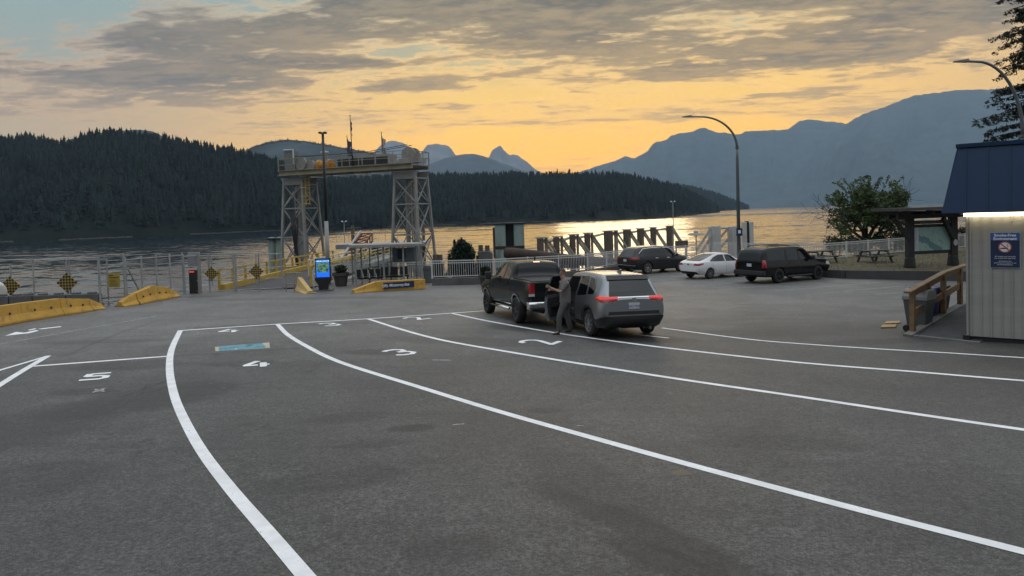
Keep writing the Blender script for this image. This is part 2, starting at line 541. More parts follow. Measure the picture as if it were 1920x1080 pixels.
# ---------------- painted markings, thin sheets 4 mm above the asphalt
def paint_material(name, c, wear):
    m = bpy.data.materials.new(name); m.use_nodes = True
    T = NT(m.node_tree); b = m.node_tree.nodes['Principled BSDF']
    geo = T.new('ShaderNodeTexCoord').outputs['Object']
    n = T.noise(geo, 26.0, 6, 0.75); n2 = T.noise(geo, 3.0, 4, 0.6)
    f = T.smooth(T.m('ADD', n, T.m('MULTIPLY', T.m('SUBTRACT', n2, .5), .5)), wear - 0.06, wear + 0.1)
    k = T.smooth(n2, .3, .7, .86, 1.06)
    cc = T.mix(1.0, tuple(c) + (1,), T.comb(k, k, k), 'MULTIPLY')
    T.setin(b.inputs['Base Color'], T.mix(f, cc, (0.15, 0.147, 0.14, 1)))
    b.inputs['Roughness'].default_value = 0.65
    b.inputs['Specular IOR Level'].default_value = 0.3
    bn = T.new('ShaderNodeBump'); bn.inputs['Strength'].default_value = 0.4; bn.inputs['Distance'].default_value = 0.01
    T.link(T.noise(geo, 95.0, 3, 0.75), bn.inputs['Height']); T.link(bn.outputs[0], b.inputs['Normal'])
    return m
PAINT = paint_material('road_paint', (0.82, 0.82, 0.81), 0.66)
PAINT_OLD = paint_material('worn_road_paint', (0.42, 0.42, 0.41), 0.50)

def smooth_path(pts, step=0.4):
    """Catmull-Rom through ground points, resampled"""
    pts = [Vector((p[0], p[1])) for p in pts]
    if len(pts) == 2:
        n = max(2, int((pts[1] - pts[0]).length / step))
        return [pts[0].lerp(pts[1], k / n) for k in range(n + 1)]
    ext = [pts[0] * 2 - pts[1]] + pts + [pts[-1] * 2 - pts[-2]]
    out = []
    for i in range(1, len(ext) - 2):
        p0, p1, p2, p3 = ext[i - 1:i + 3]
        n = max(2, int((p2 - p1).length / step))
        for k in range(n):
            t = k / n
            out.append(0.5 * ((2 * p1) + (p2 - p0) * t + (2 * p0 - 5 * p1 + 4 * p2 - p3) * t * t + (3 * p1 - p0 - 3 * p2 + p3) * t ** 3))
    out.append(pts[-1])
    return out

def ribbon(path, w, mb, lift=0.004):
    path = [Vector((p[0], p[1])) for p in path]
    L = []; n = len(path)
    for i, p in enumerate(path):
        d = (path[min(i + 1, n - 1)] - path[max(i - 1, 0)]).normalized()
        s = Vector((-d.y, d.x)) * (w / 2)
        L.append((p + s, p - s))
    for i in range(n - 1):
        vs = [L[i][0], L[i][1], L[i + 1][1], L[i + 1][0]]
        mb.quad(*[(v.x, v.y, gz(v.x, v.y) + lift) for v in vs])
    return mb

def lane(name, pixels, w, m=None, lift=0.004, label=None):
    pts = [P(*p) for p in pixels]
    o = ribbon(smooth_path(pts), w, MB(), lift).build(name, m or PAINT, lot)
    if label: o['label'] = label
    return o

LW = 0.145
lane('lane_line', [(338, 620), (322, 655), (318, 690), (325, 735), (342, 780), (378, 845), (435, 920), (500, 995), (568, 1075), (640, 1160)], LW)
lane('lane_line', [(520, 608), (540, 628), (580, 652), (640, 680), (783, 725), (940, 773), (1107, 820), (1280, 868), (1500, 927), (1700, 979), (1925, 1036), (2300, 1130)], LW)
lane('lane_line', [(690, 598), (750, 617), (830, 638), (960, 661), (1100, 684), (1280, 712), (1500, 744), (1700, 774), (1920, 806), (2200, 845)], LW)
lane('lane_line', [(845, 587), (920, 603), (1040, 624), (1160, 641), (1280, 656), (1500, 680), (1700, 696), (1920, 714), (2150, 730)], LW)
lane('lane_line', [(1241, 615), (1330, 627), (1420, 638), (1520, 646), (1640, 654), (1780, 662), (1920, 671), (2100, 680)], 0.11)
lane('lane_line', [(1187, 627), (1254, 634)], 0.10)
lane('stop_line', [(333, 620.5), (520, 608), (690, 598), (907, 583)], 0.17, lift=0.0055)
lane('stop_line', [(62, 687), (319, 668)], 0.16, lift=0.0055)
lane('lane_line', [(-40, 706), (92, 667)], 0.10)
lane('lane_line', [(90, 667.5), (40, 697), (0, 722), (-60, 760)], 0.14, lift=0.0055)
lane('lane_line', [(-30, 651), (140, 620), (295, 592)], 0.09, PAINT_OLD)
for a, bb in (((1225, 532), (1395, 521)), ((1245, 520), (1290, 517)), ((1300, 537), (1372, 531)), ((1372, 540.5), (1445, 536)), ((1452, 545), (1530, 540)),
              ((1547, 549), (1602, 545)), ((1530, 539), (1645, 530)), ((1605, 544), (1695, 536)), ((1640, 552), (1690, 549))):
    lane('stall_line', [a, bb], 0.10, PAINT_OLD)
DARKSEAL = mat('crack_sealant', (0.028, 0.028, 0.03), 0.5, var=.2)
for pts in ([(699, 554), (760, 563), (860, 578)], [(322, 668), (420, 662), (520, 655), (640, 648)], [(300, 600), (210, 630), (120, 668)],
            [(1630, 541), (1660, 543), (1690, 548)], [(1640, 612), (1720, 616), (1800, 640)], [(-20, 624), (120, 598), (260, 575), (420, 552)]):
    lane('crack_seal', pts, 0.028, DARKSEAL, 0.003)

SCUFF = mat('tyre_scuff', (.052, .051, .05), .75, 0, .3, 9, bump=.4, bscale=60)
for pts in ([(225, 745), (255, 735), (290, 722), (318, 712)], [(240, 752), (268, 735), (275, 722), (312, 718)], [(262, 738), (300, 730), (320, 722)],
            [(200, 775), (250, 750), (285, 747)]):
    lane('tyre_scuff', pts, 0.05, SCUFF, 0.0018)

def digit_strokes(ch):
    """polylines of a block numeral in a 1 wide by 2 tall box"""
    if ch == '2':
        return [[(0, 1.62), (.12, 1.86), (.5, 2.0), (.86, 1.86), (1, 1.5), (.86, 1.12), (.1, .16), (0, 0)], [(-.08, .08), (1.1, .08)]]
    if ch == '3':
        return [[(0, 1.75), (.25, 1.96), (.65, 1.96), (.95, 1.7), (.9, 1.25), (.45, 1.05)], [(.45, 1.05), (.95, .85), (1, .4), (.7, .04), (.25, .04), (-.05, .28)]]
    if ch == '4':
        return [[(.62, 2.0), (.02, .74)], [(-.06, .66), (.62, .66)], [(.86, 1.34), (.86, 0)], [(.8, .66), (1.15, .66)]]
    return [[(.16, 1.9), (1.05, 1.9)], [(.12, 1.96), (.08, 1.06)], [(.06, 1.1), (.7, 1.1), (.98, .9), (1, .35), (.75, .08), (-.1, .08)]]

def digit(ch, px, py, up, size, wid=0.13, m=None):
    c = P(px, py); u = Vector(up).normalized(); r = Vector((u.y, -u.x))
    mb = MB()
    for k, st in enumerate(digit_strokes(ch)):
        path = [Vector((c.x, c.y)) + r * ((a - .5) * size * .55) + u * ((bv - 1) * size * .5) for a, bv in st]
        ribbon(path, wid, mb, 0.0045 + 0.0012 * k)
    o = mb.build('lane_number', m or PAINT, lot)
    o['label'] = 'white painted number ' + ch
    return o
digit('5', 180, 706, (-.36, .93), 0.72, .14)
digit('4', 479, 683, (-.34, .94), 0.80, .14)
digit('4', 427, 620.5, (-.35, .93), 0.84, .13)
digit('3', 749, 660.5, (-.62, .78), 0.86, .145)
digit('3', 618, 608.5, (-.55, .83), 0.86, .14)
digit('2', 1011, 641.5, (-.90, .44), 0.96, .15)
digit('2', 780, 597, (-.75, .66), 0.90, .14)
# drips and flecks scattered along the lanes
oil = MB(); r_ = random.Random(4)
for k in range(170):
    lane_px = r_.choice([((620, 700), (430, 640)), ((900, 730), (600, 620)), ((1250, 720), (760, 605)), ((250, 900), (190, 690)), ((700, 980), (450, 720)), ((1300, 900), (850, 700)), ((1600, 640), (1250, 560)), ((1500, 860), (1150, 700))])
    t = r_.random(); px = lane_px[0][0] + (lane_px[1][0] - lane_px[0][0]) * t + r_.gauss(0, 55); py = lane_px[0][1] + (lane_px[1][1] - lane_px[0][1]) * t + r_.gauss(0, 12)
    c = P(px, py); rad = r_.uniform(.012, .05) * (2.2 if r_.random() < .12 else 1); n = 9
    ring = [(c.x + rad * r_.uniform(.6, 1.3) * math.cos(6.283 * i / n), c.y + rad * 1.2 * r_.uniform(.6, 1.3) * math.sin(6.283 * i / n)) for i in range(n)]
    oil.add([(x, y, gz(x, y) + .002) for x, y in ring], [tuple(range(n))])
oo = oil.build('oil_drips', mat('oil_stain', (.030, .029, .028), .45, 0, .2, 9), lot); oo['kind'] = 'stuff'
# dark rectangle the numeral is painted over
BLACKOUT = mat('blackout_paint', (0.062, 0.062, 0.06), 0.7, var=.25, bump=.4, bscale=60)
def flat_poly(name, pixels, m, lift, label=None):
    pts = [P(*p) for p in pixels]
    o = MB().add([(p.x, p.y, gz(p.x, p.y) + lift) for p in pts], [tuple(range(len(pts)))]).build(name, m, lot)
    if label: o['label'] = label
    return o
flat_poly('blackout_patch', [(434, 688), (436, 679), (512, 673.5), (517, 682)], BLACKOUT, 0.0025)
# arrow and dashes at the left
flat_poly('arrow_marking', [(9, 630), (30, 622.5), (46, 624), (68, 619), (73, 620.5), (55, 625)], PAINT, 0.005, 'white painted arrow pointing out of the lot')
flat_poly('dash_marking', [(52, 619), (66, 615.5), (68, 617), (56, 620)], PAINT, 0.005)
flat_poly('dash_marking', [(70, 617), (114, 611.8), (115, 613.2), (78, 617.6)], PAINT, 0.005)
flat_poly('paint_patch', [(170, 737.5), (178, 733), (176, 729.5), (186, 730), (199, 727.5), (195, 731), (197, 735), (186, 734.5)], PAINT_OLD, 0.005, 'faded white star shaped paint splash')
for q in ([(810, 674.5), (845, 675), (846, 676.2), (812, 676)], [(1080, 798), (1094, 798), (1094, 799), (1081, 799)], [(848, 796), (870, 794.5), (871, 796), (850, 797.5)]):
    flat_poly('paint_scrap', q, PAINT_OLD, 0.005)
# blue-green picture panel let into lane 4
def mural_material():
    m = bpy.data.materials.new('ground_picture'); m.use_nodes = True
    T = NT(m.node_tree); b = m.node_tree.nodes['Principled BSDF']
    geo = T.new('ShaderNodeTexCoord').outputs['Object']
    n = T.noise(geo, 2.2, 5, 0.65, 1.4)
    T.setin(b.inputs['Base Color'], T.ramp(n, [(0.32, (.03, .12, .16, 1)), (0.45, (.06, .24, .27, 1)), (0.52, (.12, .33, .40, 1)), (0.6, (.05, .19, .33, 1)), (0.72, (.5, .56, .56, 1))]))
    b.inputs['Roughness'].default_value = 0.6
    return m
flat_poly('ground_picture', [(411, 658.5), (410, 650.5), (492, 643.5), (499, 652)], mural_material(), 0.006, 'blue and green picture panel on the lane')
TAN = mat('tan_paint', (0.42, 0.38, 0.29), .6)
flat_poly('ground_picture_border', [(404, 659), (403, 650.5), (505, 642.2), (506, 652.5)], TAN, 0.0035)

# ---------------- water
def water_material():
    m = bpy.data.materials.new('sea_water'); m.use_nodes = True
    T = NT(m.node_tree); b = m.node_tree.nodes['Principled BSDF']
    geo = T.new('ShaderNodeTexCoord').outputs['Object']
    x, y, z = T.sep(geo)
    b.inputs['Base Color'].default_value = (0.012, 0.022, 0.030, 1)
    b.inputs['Roughness'].default_value = 0.07
    b.inputs['IOR'].default_value = 2.0
    # wind chop running towards the shore: slopes lean mostly one way, ripples of every length
    chop = T.noise(T.comb(T.m('MULTIPLY', x, 0.7), y, 0.0), 0.045, 7, 0.82, 0.2)
    cross = T.noise(T.comb(x, T.m('MULTIPLY', y, 0.8), 7.0), 0.16, 5, 0.75, 0.0)
    lanes = T.noise(T.comb(T.m('MULTIPLY', x, 0.0016), T.m('MULTIPLY', y, 0.0065), 2.0), 1.0, 3, 0.5, 0.3)
    amp = T.smooth(lanes, 0.36, 0.50, 0.62, 1.06)
    ny = T.m('MULTIPLY', T.m('ADD', LEAN, T.m('MULTIPLY', T.m('SUBTRACT', chop, 0.5), CHOP)), -1.0)
    steep = T.noise(T.comb(T.m('MULTIPLY', x, 0.6), y, 11.0), 0.22, 5, 0.72, 0.2)
    shoal = T.smooth(y, 90.0, 330.0, 0.30, 0.05)
    ny = T.m('SUBTRACT', ny, T.m('MULTIPLY', T.smooth(steep, 0.50, 0.66), shoal))
    nx = T.m('MULTIPLY', T.m('SUBTRACT', cross, 0.5), 0.45)
    nv = T.new('ShaderNodeVectorMath'); nv.operation = 'NORMALIZE'
    T.link(T.comb(nx, T.m('MULTIPLY', ny, amp), 1.0), nv.inputs[0])
    T.link(nv.outputs[0], b.inputs['Normal'])
    return m
LEAN, CHOP = 0.055, 0.17
wat = MB()
ys = [20, 40, 60, 90, 130, 200, 300, 500, 900, 1600, 3000, 6000, 10000, 17000]
for i in range(len(ys) - 1):
    for xa, xb in ((-11000, -2000), (-2000, -500), (-500, 0), (0, 500), (500, 2000), (2000, 15000)):
        wat.quad((xa, ys[i], WATER), (xb, ys[i], WATER), (xb, ys[i + 1], WATER), (xa, ys[i + 1], WATER))
water = tag(wat.build('water', water_material()), kind='structure')
b_ = bmesh.new(); b_.from_mesh(water.data); bmesh.ops.remove_doubles(b_, verts=b_.verts, dist=.01); b_.to_mesh(water.data); b_.free()

# ---------------- rocky bank under the edge of the lot
bank = MB(); prev = None
edge = [e for e in LOT_EDGE if e[1] > 0]
fine = []
for a, c in zip(edge, edge[1:]):
    n = max(1, int(math.hypot(c[0] - a[0], c[1] - a[1]) / 1.0))
    fine += [(a[0] + (c[0] - a[0]) * k / n, a[1] + (c[1] - a[1]) * k / n) for k in range(n)]
rows = []
for (x, y) in fine:
    col = []
    for k in range(9):
        t = k / 8
        j = 0 if k == 0 else 1
        nx = mnoise.noise(Vector((x * .5, k * 1.7, 3)))
        col.append((x + nx * .7 * j, y + t * 11.5 + mnoise.noise(Vector((x * .7, k * 2.1, 9))) * .7 * j, gz(x, y) - .002 + (WATER - .6 - gz(x, y)) * t ** .85 + nx * .45 * j))
    rows.append(col)
for a, c in zip(rows, rows[1:]):
    for k in range(8):
        bank.quad(a[k], c[k], c[k + 1], a[k + 1])
tag(bank.build('shore', mat('bank_rock', (.10, .095, .085), .9, var=.45, vscale=1.3, bump=.8, bscale=4), smooth=False), kind='structure')

# ---------------- hills and mountains: heightfields between a waterline and a ridge seen in the photograph
def ridge_points(prof, n):
    px = np.linspace(prof[0][0], prof[-1][0], n)
    py = np.interp(px, [p[0] for p in prof], [p[1] for p in prof])
    yr = np.interp(px, [p[0] for p in prof], [p[2] for p in prof])
    yf = np.interp(px, [p[0] for p in prof], [p[3] for p in prof])
    return px, py, yr, yf

def terrain(name, prof, m, n=160, rows=22, rough=0.05, shape=0.9, jag=0.0, seed=0.0, back=0.5):
    px, py, yr, yf = ridge_points(prof, n)
    if name == 'mountain': yr, yf = yr * 1.8, yf * 1.8
    V = np.zeros((n, rows + 4, 3))
    for i in range(n):
        jy = jag * mnoise.fractal(Vector((px[i] * .09, seed, 1.0)), .8, 2.2, 6)
        top = at(px[i], py[i] + jy, yr[i])
        d = ray(px[i], 405)
        foot = Vector((d.x * yf[i], yf[i], WATER - 1.0))
        hgt = top.z - foot.z
        for k in range(rows + 1):
            t = k / rows
            p = foot.lerp(top, t)
            zz = foot.z + hgt * (t ** shape)
            sc = 0.35 * hgt
            nz = mnoise.fractal(Vector((p.x / sc, p.y / sc, seed + 2.0)), 1.0, 2.0, 5) if 0 < k < rows else 0
            V[i, k] = (p.x, p.y, max(WATER - 1.0, zz + nz * hgt * rough * math.sin(math.pi * t)))
        run = (yr[i] - yf[i]) * back + 30
        for k, (f, g) in enumerate(((.25, .93), (.6, .7), (1.0, .3)), 1):
            V[i, rows + k] = (top.x + d.x * run * f, top.y + run * f, foot.z + hgt * g)
    mb = MB(); nr = rows + 4
    me = bpy.data.meshes.new(name)
    fs = [(i * nr + k, (i + 1) * nr + k, (i + 1) * nr + k + 1, i * nr + k + 1) for i in range(n - 1) for k in range(nr - 1)]
    me.from_pydata(V.reshape(-1, 3).tolist(), [], fs)
    me.materials.append(m)
    me.polygons.foreach_set('use_smooth', [True] * len(fs))
    o = bpy.data.objects.new(name, me); COL.objects.link(o)
    tag(o, kind='structure')
    return V[:, :rows + 1]

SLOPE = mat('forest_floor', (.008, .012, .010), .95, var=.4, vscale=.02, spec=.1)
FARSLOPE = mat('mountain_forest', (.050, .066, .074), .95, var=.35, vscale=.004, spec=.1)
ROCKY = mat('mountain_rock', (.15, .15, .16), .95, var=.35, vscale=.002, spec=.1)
# (pixel x, pixel y of the ridge, distance of ridge, distance of waterline)
left_prof = [(-320, 285, 1050, 620), (-60, 275, 1050, 660), (0, 272, 1050, 677), (60, 268, 1050, 690), (125, 282, 1040, 700), (160, 266, 1050, 715), (230, 258, 1060, 740), (300, 268, 1060, 770),
             (400, 286, 1060, 830), (470, 300, 1060, 880), (530, 318, 1060, 900), (600, 345, 1060, 915), (660, 372, 1050, 925), (720, 400, 1010, 935)]
mid_prof = [(520, 352, 1420, 940), (600, 345, 1420, 945), (680, 341, 1420, 950), (800, 338, 1420, 955), (900, 337, 1420, 958), (950, 334, 1420, 960), (1050, 336, 1450, 980), (1150, 335, 1500, 1010),
            (1200, 341, 1550, 1060), (1260, 354, 1650, 1200), (1300, 370, 1750, 1450), (1330, 384, 1900, 1750), (1348, 396.5, 2050, 2000)]
head_prof = [(1180, 352, 3400, 2400), (1270, 350, 3400, 2500), (1310, 357, 3400, 2700), (1350, 370, 3500, 3000), (1380, 381, 3700, 3400), (1404, 390.5, 4000, 3900)]
hillA = terrain('hill', left_prof, SLOPE, 120, 20, 0.10, 0.85, seed=1)
hillB = terrain('hill', mid_prof, SLOPE, 120, 16, 0.10, 0.8, seed=4)
hillC = terrain('hill', head_prof, SLOPE, 60, 10, 0.05, 0.8, seed=6)
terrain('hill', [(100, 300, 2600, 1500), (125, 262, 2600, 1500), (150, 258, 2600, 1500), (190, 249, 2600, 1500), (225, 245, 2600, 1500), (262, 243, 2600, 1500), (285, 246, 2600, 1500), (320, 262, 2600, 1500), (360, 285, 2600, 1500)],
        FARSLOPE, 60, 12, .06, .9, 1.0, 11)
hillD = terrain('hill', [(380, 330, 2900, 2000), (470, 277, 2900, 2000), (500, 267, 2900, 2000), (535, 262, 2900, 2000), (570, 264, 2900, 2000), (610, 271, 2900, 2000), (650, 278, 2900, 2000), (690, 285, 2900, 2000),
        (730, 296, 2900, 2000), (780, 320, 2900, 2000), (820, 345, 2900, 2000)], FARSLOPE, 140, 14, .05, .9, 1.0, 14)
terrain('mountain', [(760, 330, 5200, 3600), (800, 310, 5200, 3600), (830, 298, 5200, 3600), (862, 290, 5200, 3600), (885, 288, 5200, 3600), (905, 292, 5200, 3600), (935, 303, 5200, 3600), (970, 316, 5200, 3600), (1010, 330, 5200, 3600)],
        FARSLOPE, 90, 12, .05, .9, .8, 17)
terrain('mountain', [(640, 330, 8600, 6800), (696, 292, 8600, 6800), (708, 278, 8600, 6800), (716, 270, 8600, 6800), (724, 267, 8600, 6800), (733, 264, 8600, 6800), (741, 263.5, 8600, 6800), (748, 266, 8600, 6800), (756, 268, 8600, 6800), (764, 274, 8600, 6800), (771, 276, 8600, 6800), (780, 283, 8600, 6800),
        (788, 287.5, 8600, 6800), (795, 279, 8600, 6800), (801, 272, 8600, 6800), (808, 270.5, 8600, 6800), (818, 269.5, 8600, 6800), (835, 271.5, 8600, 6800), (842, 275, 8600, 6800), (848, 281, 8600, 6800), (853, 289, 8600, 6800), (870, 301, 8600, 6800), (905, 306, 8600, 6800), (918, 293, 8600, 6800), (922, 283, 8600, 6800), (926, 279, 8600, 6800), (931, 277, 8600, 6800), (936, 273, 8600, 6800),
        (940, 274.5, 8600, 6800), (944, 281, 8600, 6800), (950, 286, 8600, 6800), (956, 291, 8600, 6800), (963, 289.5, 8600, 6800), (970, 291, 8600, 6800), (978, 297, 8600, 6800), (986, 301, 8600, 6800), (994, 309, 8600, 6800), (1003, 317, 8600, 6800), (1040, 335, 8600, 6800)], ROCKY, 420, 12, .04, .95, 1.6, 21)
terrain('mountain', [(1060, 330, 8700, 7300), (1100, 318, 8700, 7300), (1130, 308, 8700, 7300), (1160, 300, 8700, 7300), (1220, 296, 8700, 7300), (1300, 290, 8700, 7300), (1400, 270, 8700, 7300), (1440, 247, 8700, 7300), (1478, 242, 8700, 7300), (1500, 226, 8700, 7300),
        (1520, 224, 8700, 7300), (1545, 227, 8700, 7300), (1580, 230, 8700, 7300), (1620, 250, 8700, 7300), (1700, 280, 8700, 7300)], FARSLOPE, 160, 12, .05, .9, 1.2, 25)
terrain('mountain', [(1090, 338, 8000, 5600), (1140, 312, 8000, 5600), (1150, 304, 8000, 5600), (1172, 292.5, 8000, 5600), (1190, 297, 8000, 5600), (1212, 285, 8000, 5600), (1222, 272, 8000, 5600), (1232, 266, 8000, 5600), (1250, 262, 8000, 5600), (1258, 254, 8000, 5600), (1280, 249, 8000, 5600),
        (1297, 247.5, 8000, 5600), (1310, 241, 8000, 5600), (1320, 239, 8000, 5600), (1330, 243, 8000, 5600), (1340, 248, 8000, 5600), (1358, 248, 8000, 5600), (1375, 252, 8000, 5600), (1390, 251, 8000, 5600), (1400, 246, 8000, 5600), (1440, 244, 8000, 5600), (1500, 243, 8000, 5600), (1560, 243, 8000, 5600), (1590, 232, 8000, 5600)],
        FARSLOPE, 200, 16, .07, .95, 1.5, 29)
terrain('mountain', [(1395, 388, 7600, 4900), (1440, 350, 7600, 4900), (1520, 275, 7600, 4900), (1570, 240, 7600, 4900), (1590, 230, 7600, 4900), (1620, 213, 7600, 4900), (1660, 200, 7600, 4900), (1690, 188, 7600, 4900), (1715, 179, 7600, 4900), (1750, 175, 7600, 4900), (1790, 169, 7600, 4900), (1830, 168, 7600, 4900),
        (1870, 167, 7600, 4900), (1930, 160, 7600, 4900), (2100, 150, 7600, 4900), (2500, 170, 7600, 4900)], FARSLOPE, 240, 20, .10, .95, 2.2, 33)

# ---------------- far-off conifer forest, one mass
def conifer_template(seed, tiers=7, sides=6):
    r = np.random.default_rng(seed)
    V, F = [], []
    for t in range(tiers):
        z0 = 0.06 + 0.86 * t / tiers; z1 = min(1.0, z0 + 0.86 / tiers * 1.9)
        rad = (1 - z0) ** (0.6 + .35 * (seed % 3) / 2) * 0.22 * r.uniform(.7, 1.3)
        o = len(V); a0 = r.uniform(0, 6)
        V.append((r.uniform(-.008, .008), r.uniform(-.008, .008), z1))
        for k in range(sides * 2):
            rr = rad * (r.uniform(.85, 1.25) if k % 2 == 0 else r.uniform(.35, .6))
            a = a0 + math.pi * k / sides
            V.append((rr * math.cos(a), rr * math.sin(a), z0 - (0.035 if k % 2 == 0 else -0.02) * r.uniform(.5, 1.5)))
        for k in range(sides * 2):
            F.append((o, o + 1 + k, o + 1 + (k + 1) % (sides * 2)))
    return np.array(V), np.array(F)
TEMPL = [conifer_template(s, tiers=6 + s % 4, sides=4 + s % 3) for s in range(8)]

def scatter_forest(name, grids, label):
    VV, FF, AA = [], [], []; off = 0
    for G, count, h0, h1, tmin in grids:
        n, r, _ = G.shape
        for q in range(count):
            i = rng.uniform(0, n - 1.001); k = (tmin + (1 - tmin) * rng.uniform(0, 1) ** 0.75) * (r - 1.001)
            ia, ka = int(i), int(k); fi, fk = i - ia, k - ka
            p = (G[ia, ka] * (1 - fi) + G[ia + 1, ka] * fi) * (1 - fk) + (G[ia, ka + 1] * (1 - fi) + G[ia + 1, ka + 1] * fi) * fk
            h = rng.uniform(h0, h1) * (1.25 if rng.uniform() < .07 else 1)
            big = 0.5 + 0.5 * mnoise.noise(Vector((p[0] / 60, p[1] / 60, p[2] / 40)))
            Vt, Ft = TEMPL[rng.integers(0, len(TEMPL))]
            a = rng.uniform(0, 6.28); c, s = math.cos(a), math.sin(a)
            w = h * rng.uniform(.8, 1.35)
            V = np.stack([(Vt[:, 0] * c - Vt[:, 1] * s) * w + p[0], (Vt[:, 0] * s + Vt[:, 1] * c) * w + p[1], Vt[:, 2] * h + p[2] - .04 * h], 1)
            VV.append(V); FF.append(Ft + off); off += len(V)
            AA.append(np.full(len(V), np.clip(0.55 * big + rng.uniform(-.1, .45), 0, 1)))
    o = big_mesh(name, np.concatenate(VV), np.concatenate(FF), foliage_mat('conifer_needles', (.002, .009, .011), (.022, .036, .032), .9), np.concatenate(AA))
    return tag(o, label, None, None, 'stuff')
scatter_forest('forest', [(hillA, 6200, 12, 19, .04), (hillA[:, -2:], 500, 12, 19, 0), (hillB, 5200, 12, 20, .03), (hillB[:, -2:], 420, 13, 20, 0), (hillC, 1500, 16, 26, .03), (hillC[:, -2:], 260, 16, 26, .0)],
               'dark conifer forest covering the hills across the water')
scatter_forest('forest', [(hillD[:, -2:], 700, 5, 9, .3)], 'thin fringe of conifers along the crest of the rounded hill behind the gantry')
# pale rock ledges along the far waterline
led = MB()
for G, cnt in ((hillA, 420), (hillB, 380)):
    for q in range(cnt):
        i = rng.uniform(0, len(G) - 1.001); ia = int(i); f = i - ia
        p = G[ia, 0] * (1 - f) + G[ia + 1, 0] * f
        if mnoise.noise(Vector((p[0] / 40, 4, 2))) < -.05: continue
        s = rng.uniform(.4, 1.5)
        M_ = Matrix.Rotation(rng.uniform(0, 3), 3, 'Z') @ Matrix.Rotation(rng.uniform(-.3, .3), 3, 'X')
        led.lathe([(s * 2.2, -s * .5), (s * 1.9, s * .25), (s * 1.1, s * .55), (0, s * .62)], (0, 0, 0), 'z', 6)
        for kk in range(24):
            v = M_ @ Vector(led.v[-24 + kk]) * 1.0
            led.v[-24 + kk] = (v.x * 1.5 + p[0], v.y + p[1] - 2, v.z * rng.uniform(.7, 1.3) + WATER + .35)
tag(led.build('shore', mat('shore_rock', (.034, .032, .028), .9, var=.3, vscale=.3)), kind='structure')

# ---------------- haze between here and the mountains
hz = MB().box((2000, 8500, 1209.25), (44000, 18000, 2441.5))
hm = bpy.data.materials.new('haze_air'); hm.use_nodes = True
hm.node_tree.nodes.clear()
ho = hm.node_tree.nodes.new('ShaderNodeOutputMaterial'); hv = hm.node_tree.nodes.new('ShaderNodeVolumePrincipled')
HAZE = 0.45e-4
hv.inputs['Density'].default_value = HAZE
hv.inputs['Color'].default_value = (0.56, 0.78, 1.0, 1)
hv.inputs['Anisotropy'].default_value = 0.0
hm.node_tree.links.new(hv.outputs[0], ho.inputs['Volume'])
tag(hz.build('haze', hm), kind='stuff')
# ================================================================== vehicles
def car_paint(name, c, metal=0.0, rough=0.32, coat=.25, var=0.03):
    return mat(name, c, rough, metal, var, 0.7, coat=coat if max(c) > .02 else .12, spec=.5 if max(c) > .02 else .25, dirt=((.10, .09, .08), 1.3, .16 if max(c) > .1 else .03))
GLASS = mat('tinted_glass', (.006, .007, .008), .03, 0, 0, spec=.5)
TRIM = mat('black_trim', (.018, .018, .019), .55, 0, .15, 8)
RUBBER = mat('tyre_rubber', (.016, .016, .016), .8, 0, .2, 12)
CHROME = mat('chrome', (.75, .75, .74), .12, 1.0, .04)
ALLOY = mat('alloy_wheel', (.52, .53, .54), .3, .9, .06)
DARKALLOY = mat('dark_wheel', (.045, .045, .048), .35, .6, .1)
REDLAMP = mat('red_lamp', (.30, .010, .012), .15, 0, .1, spec=.8)
REDLIT = mat('lit_red_lamp', (.55, .02, .015), .2, 0, 0, emit=((1.0, .06, .035), .4))
HEADL = mat('clear_lamp', (.55, .56, .58), .08, .3, .05)
PLATEW = mat('plate_white', (.45, .47, .50), .5, 0, .05)
PLATEI = mat('plate_ink', (.03, .05, .14), .6, 0, 0)
CABIN = mat('cabin_black', (.012, .012, .013), .8, 0, .1)
SEATG = mat('seat_cloth', (.05, .05, .052), .85, 0, .2, 20)

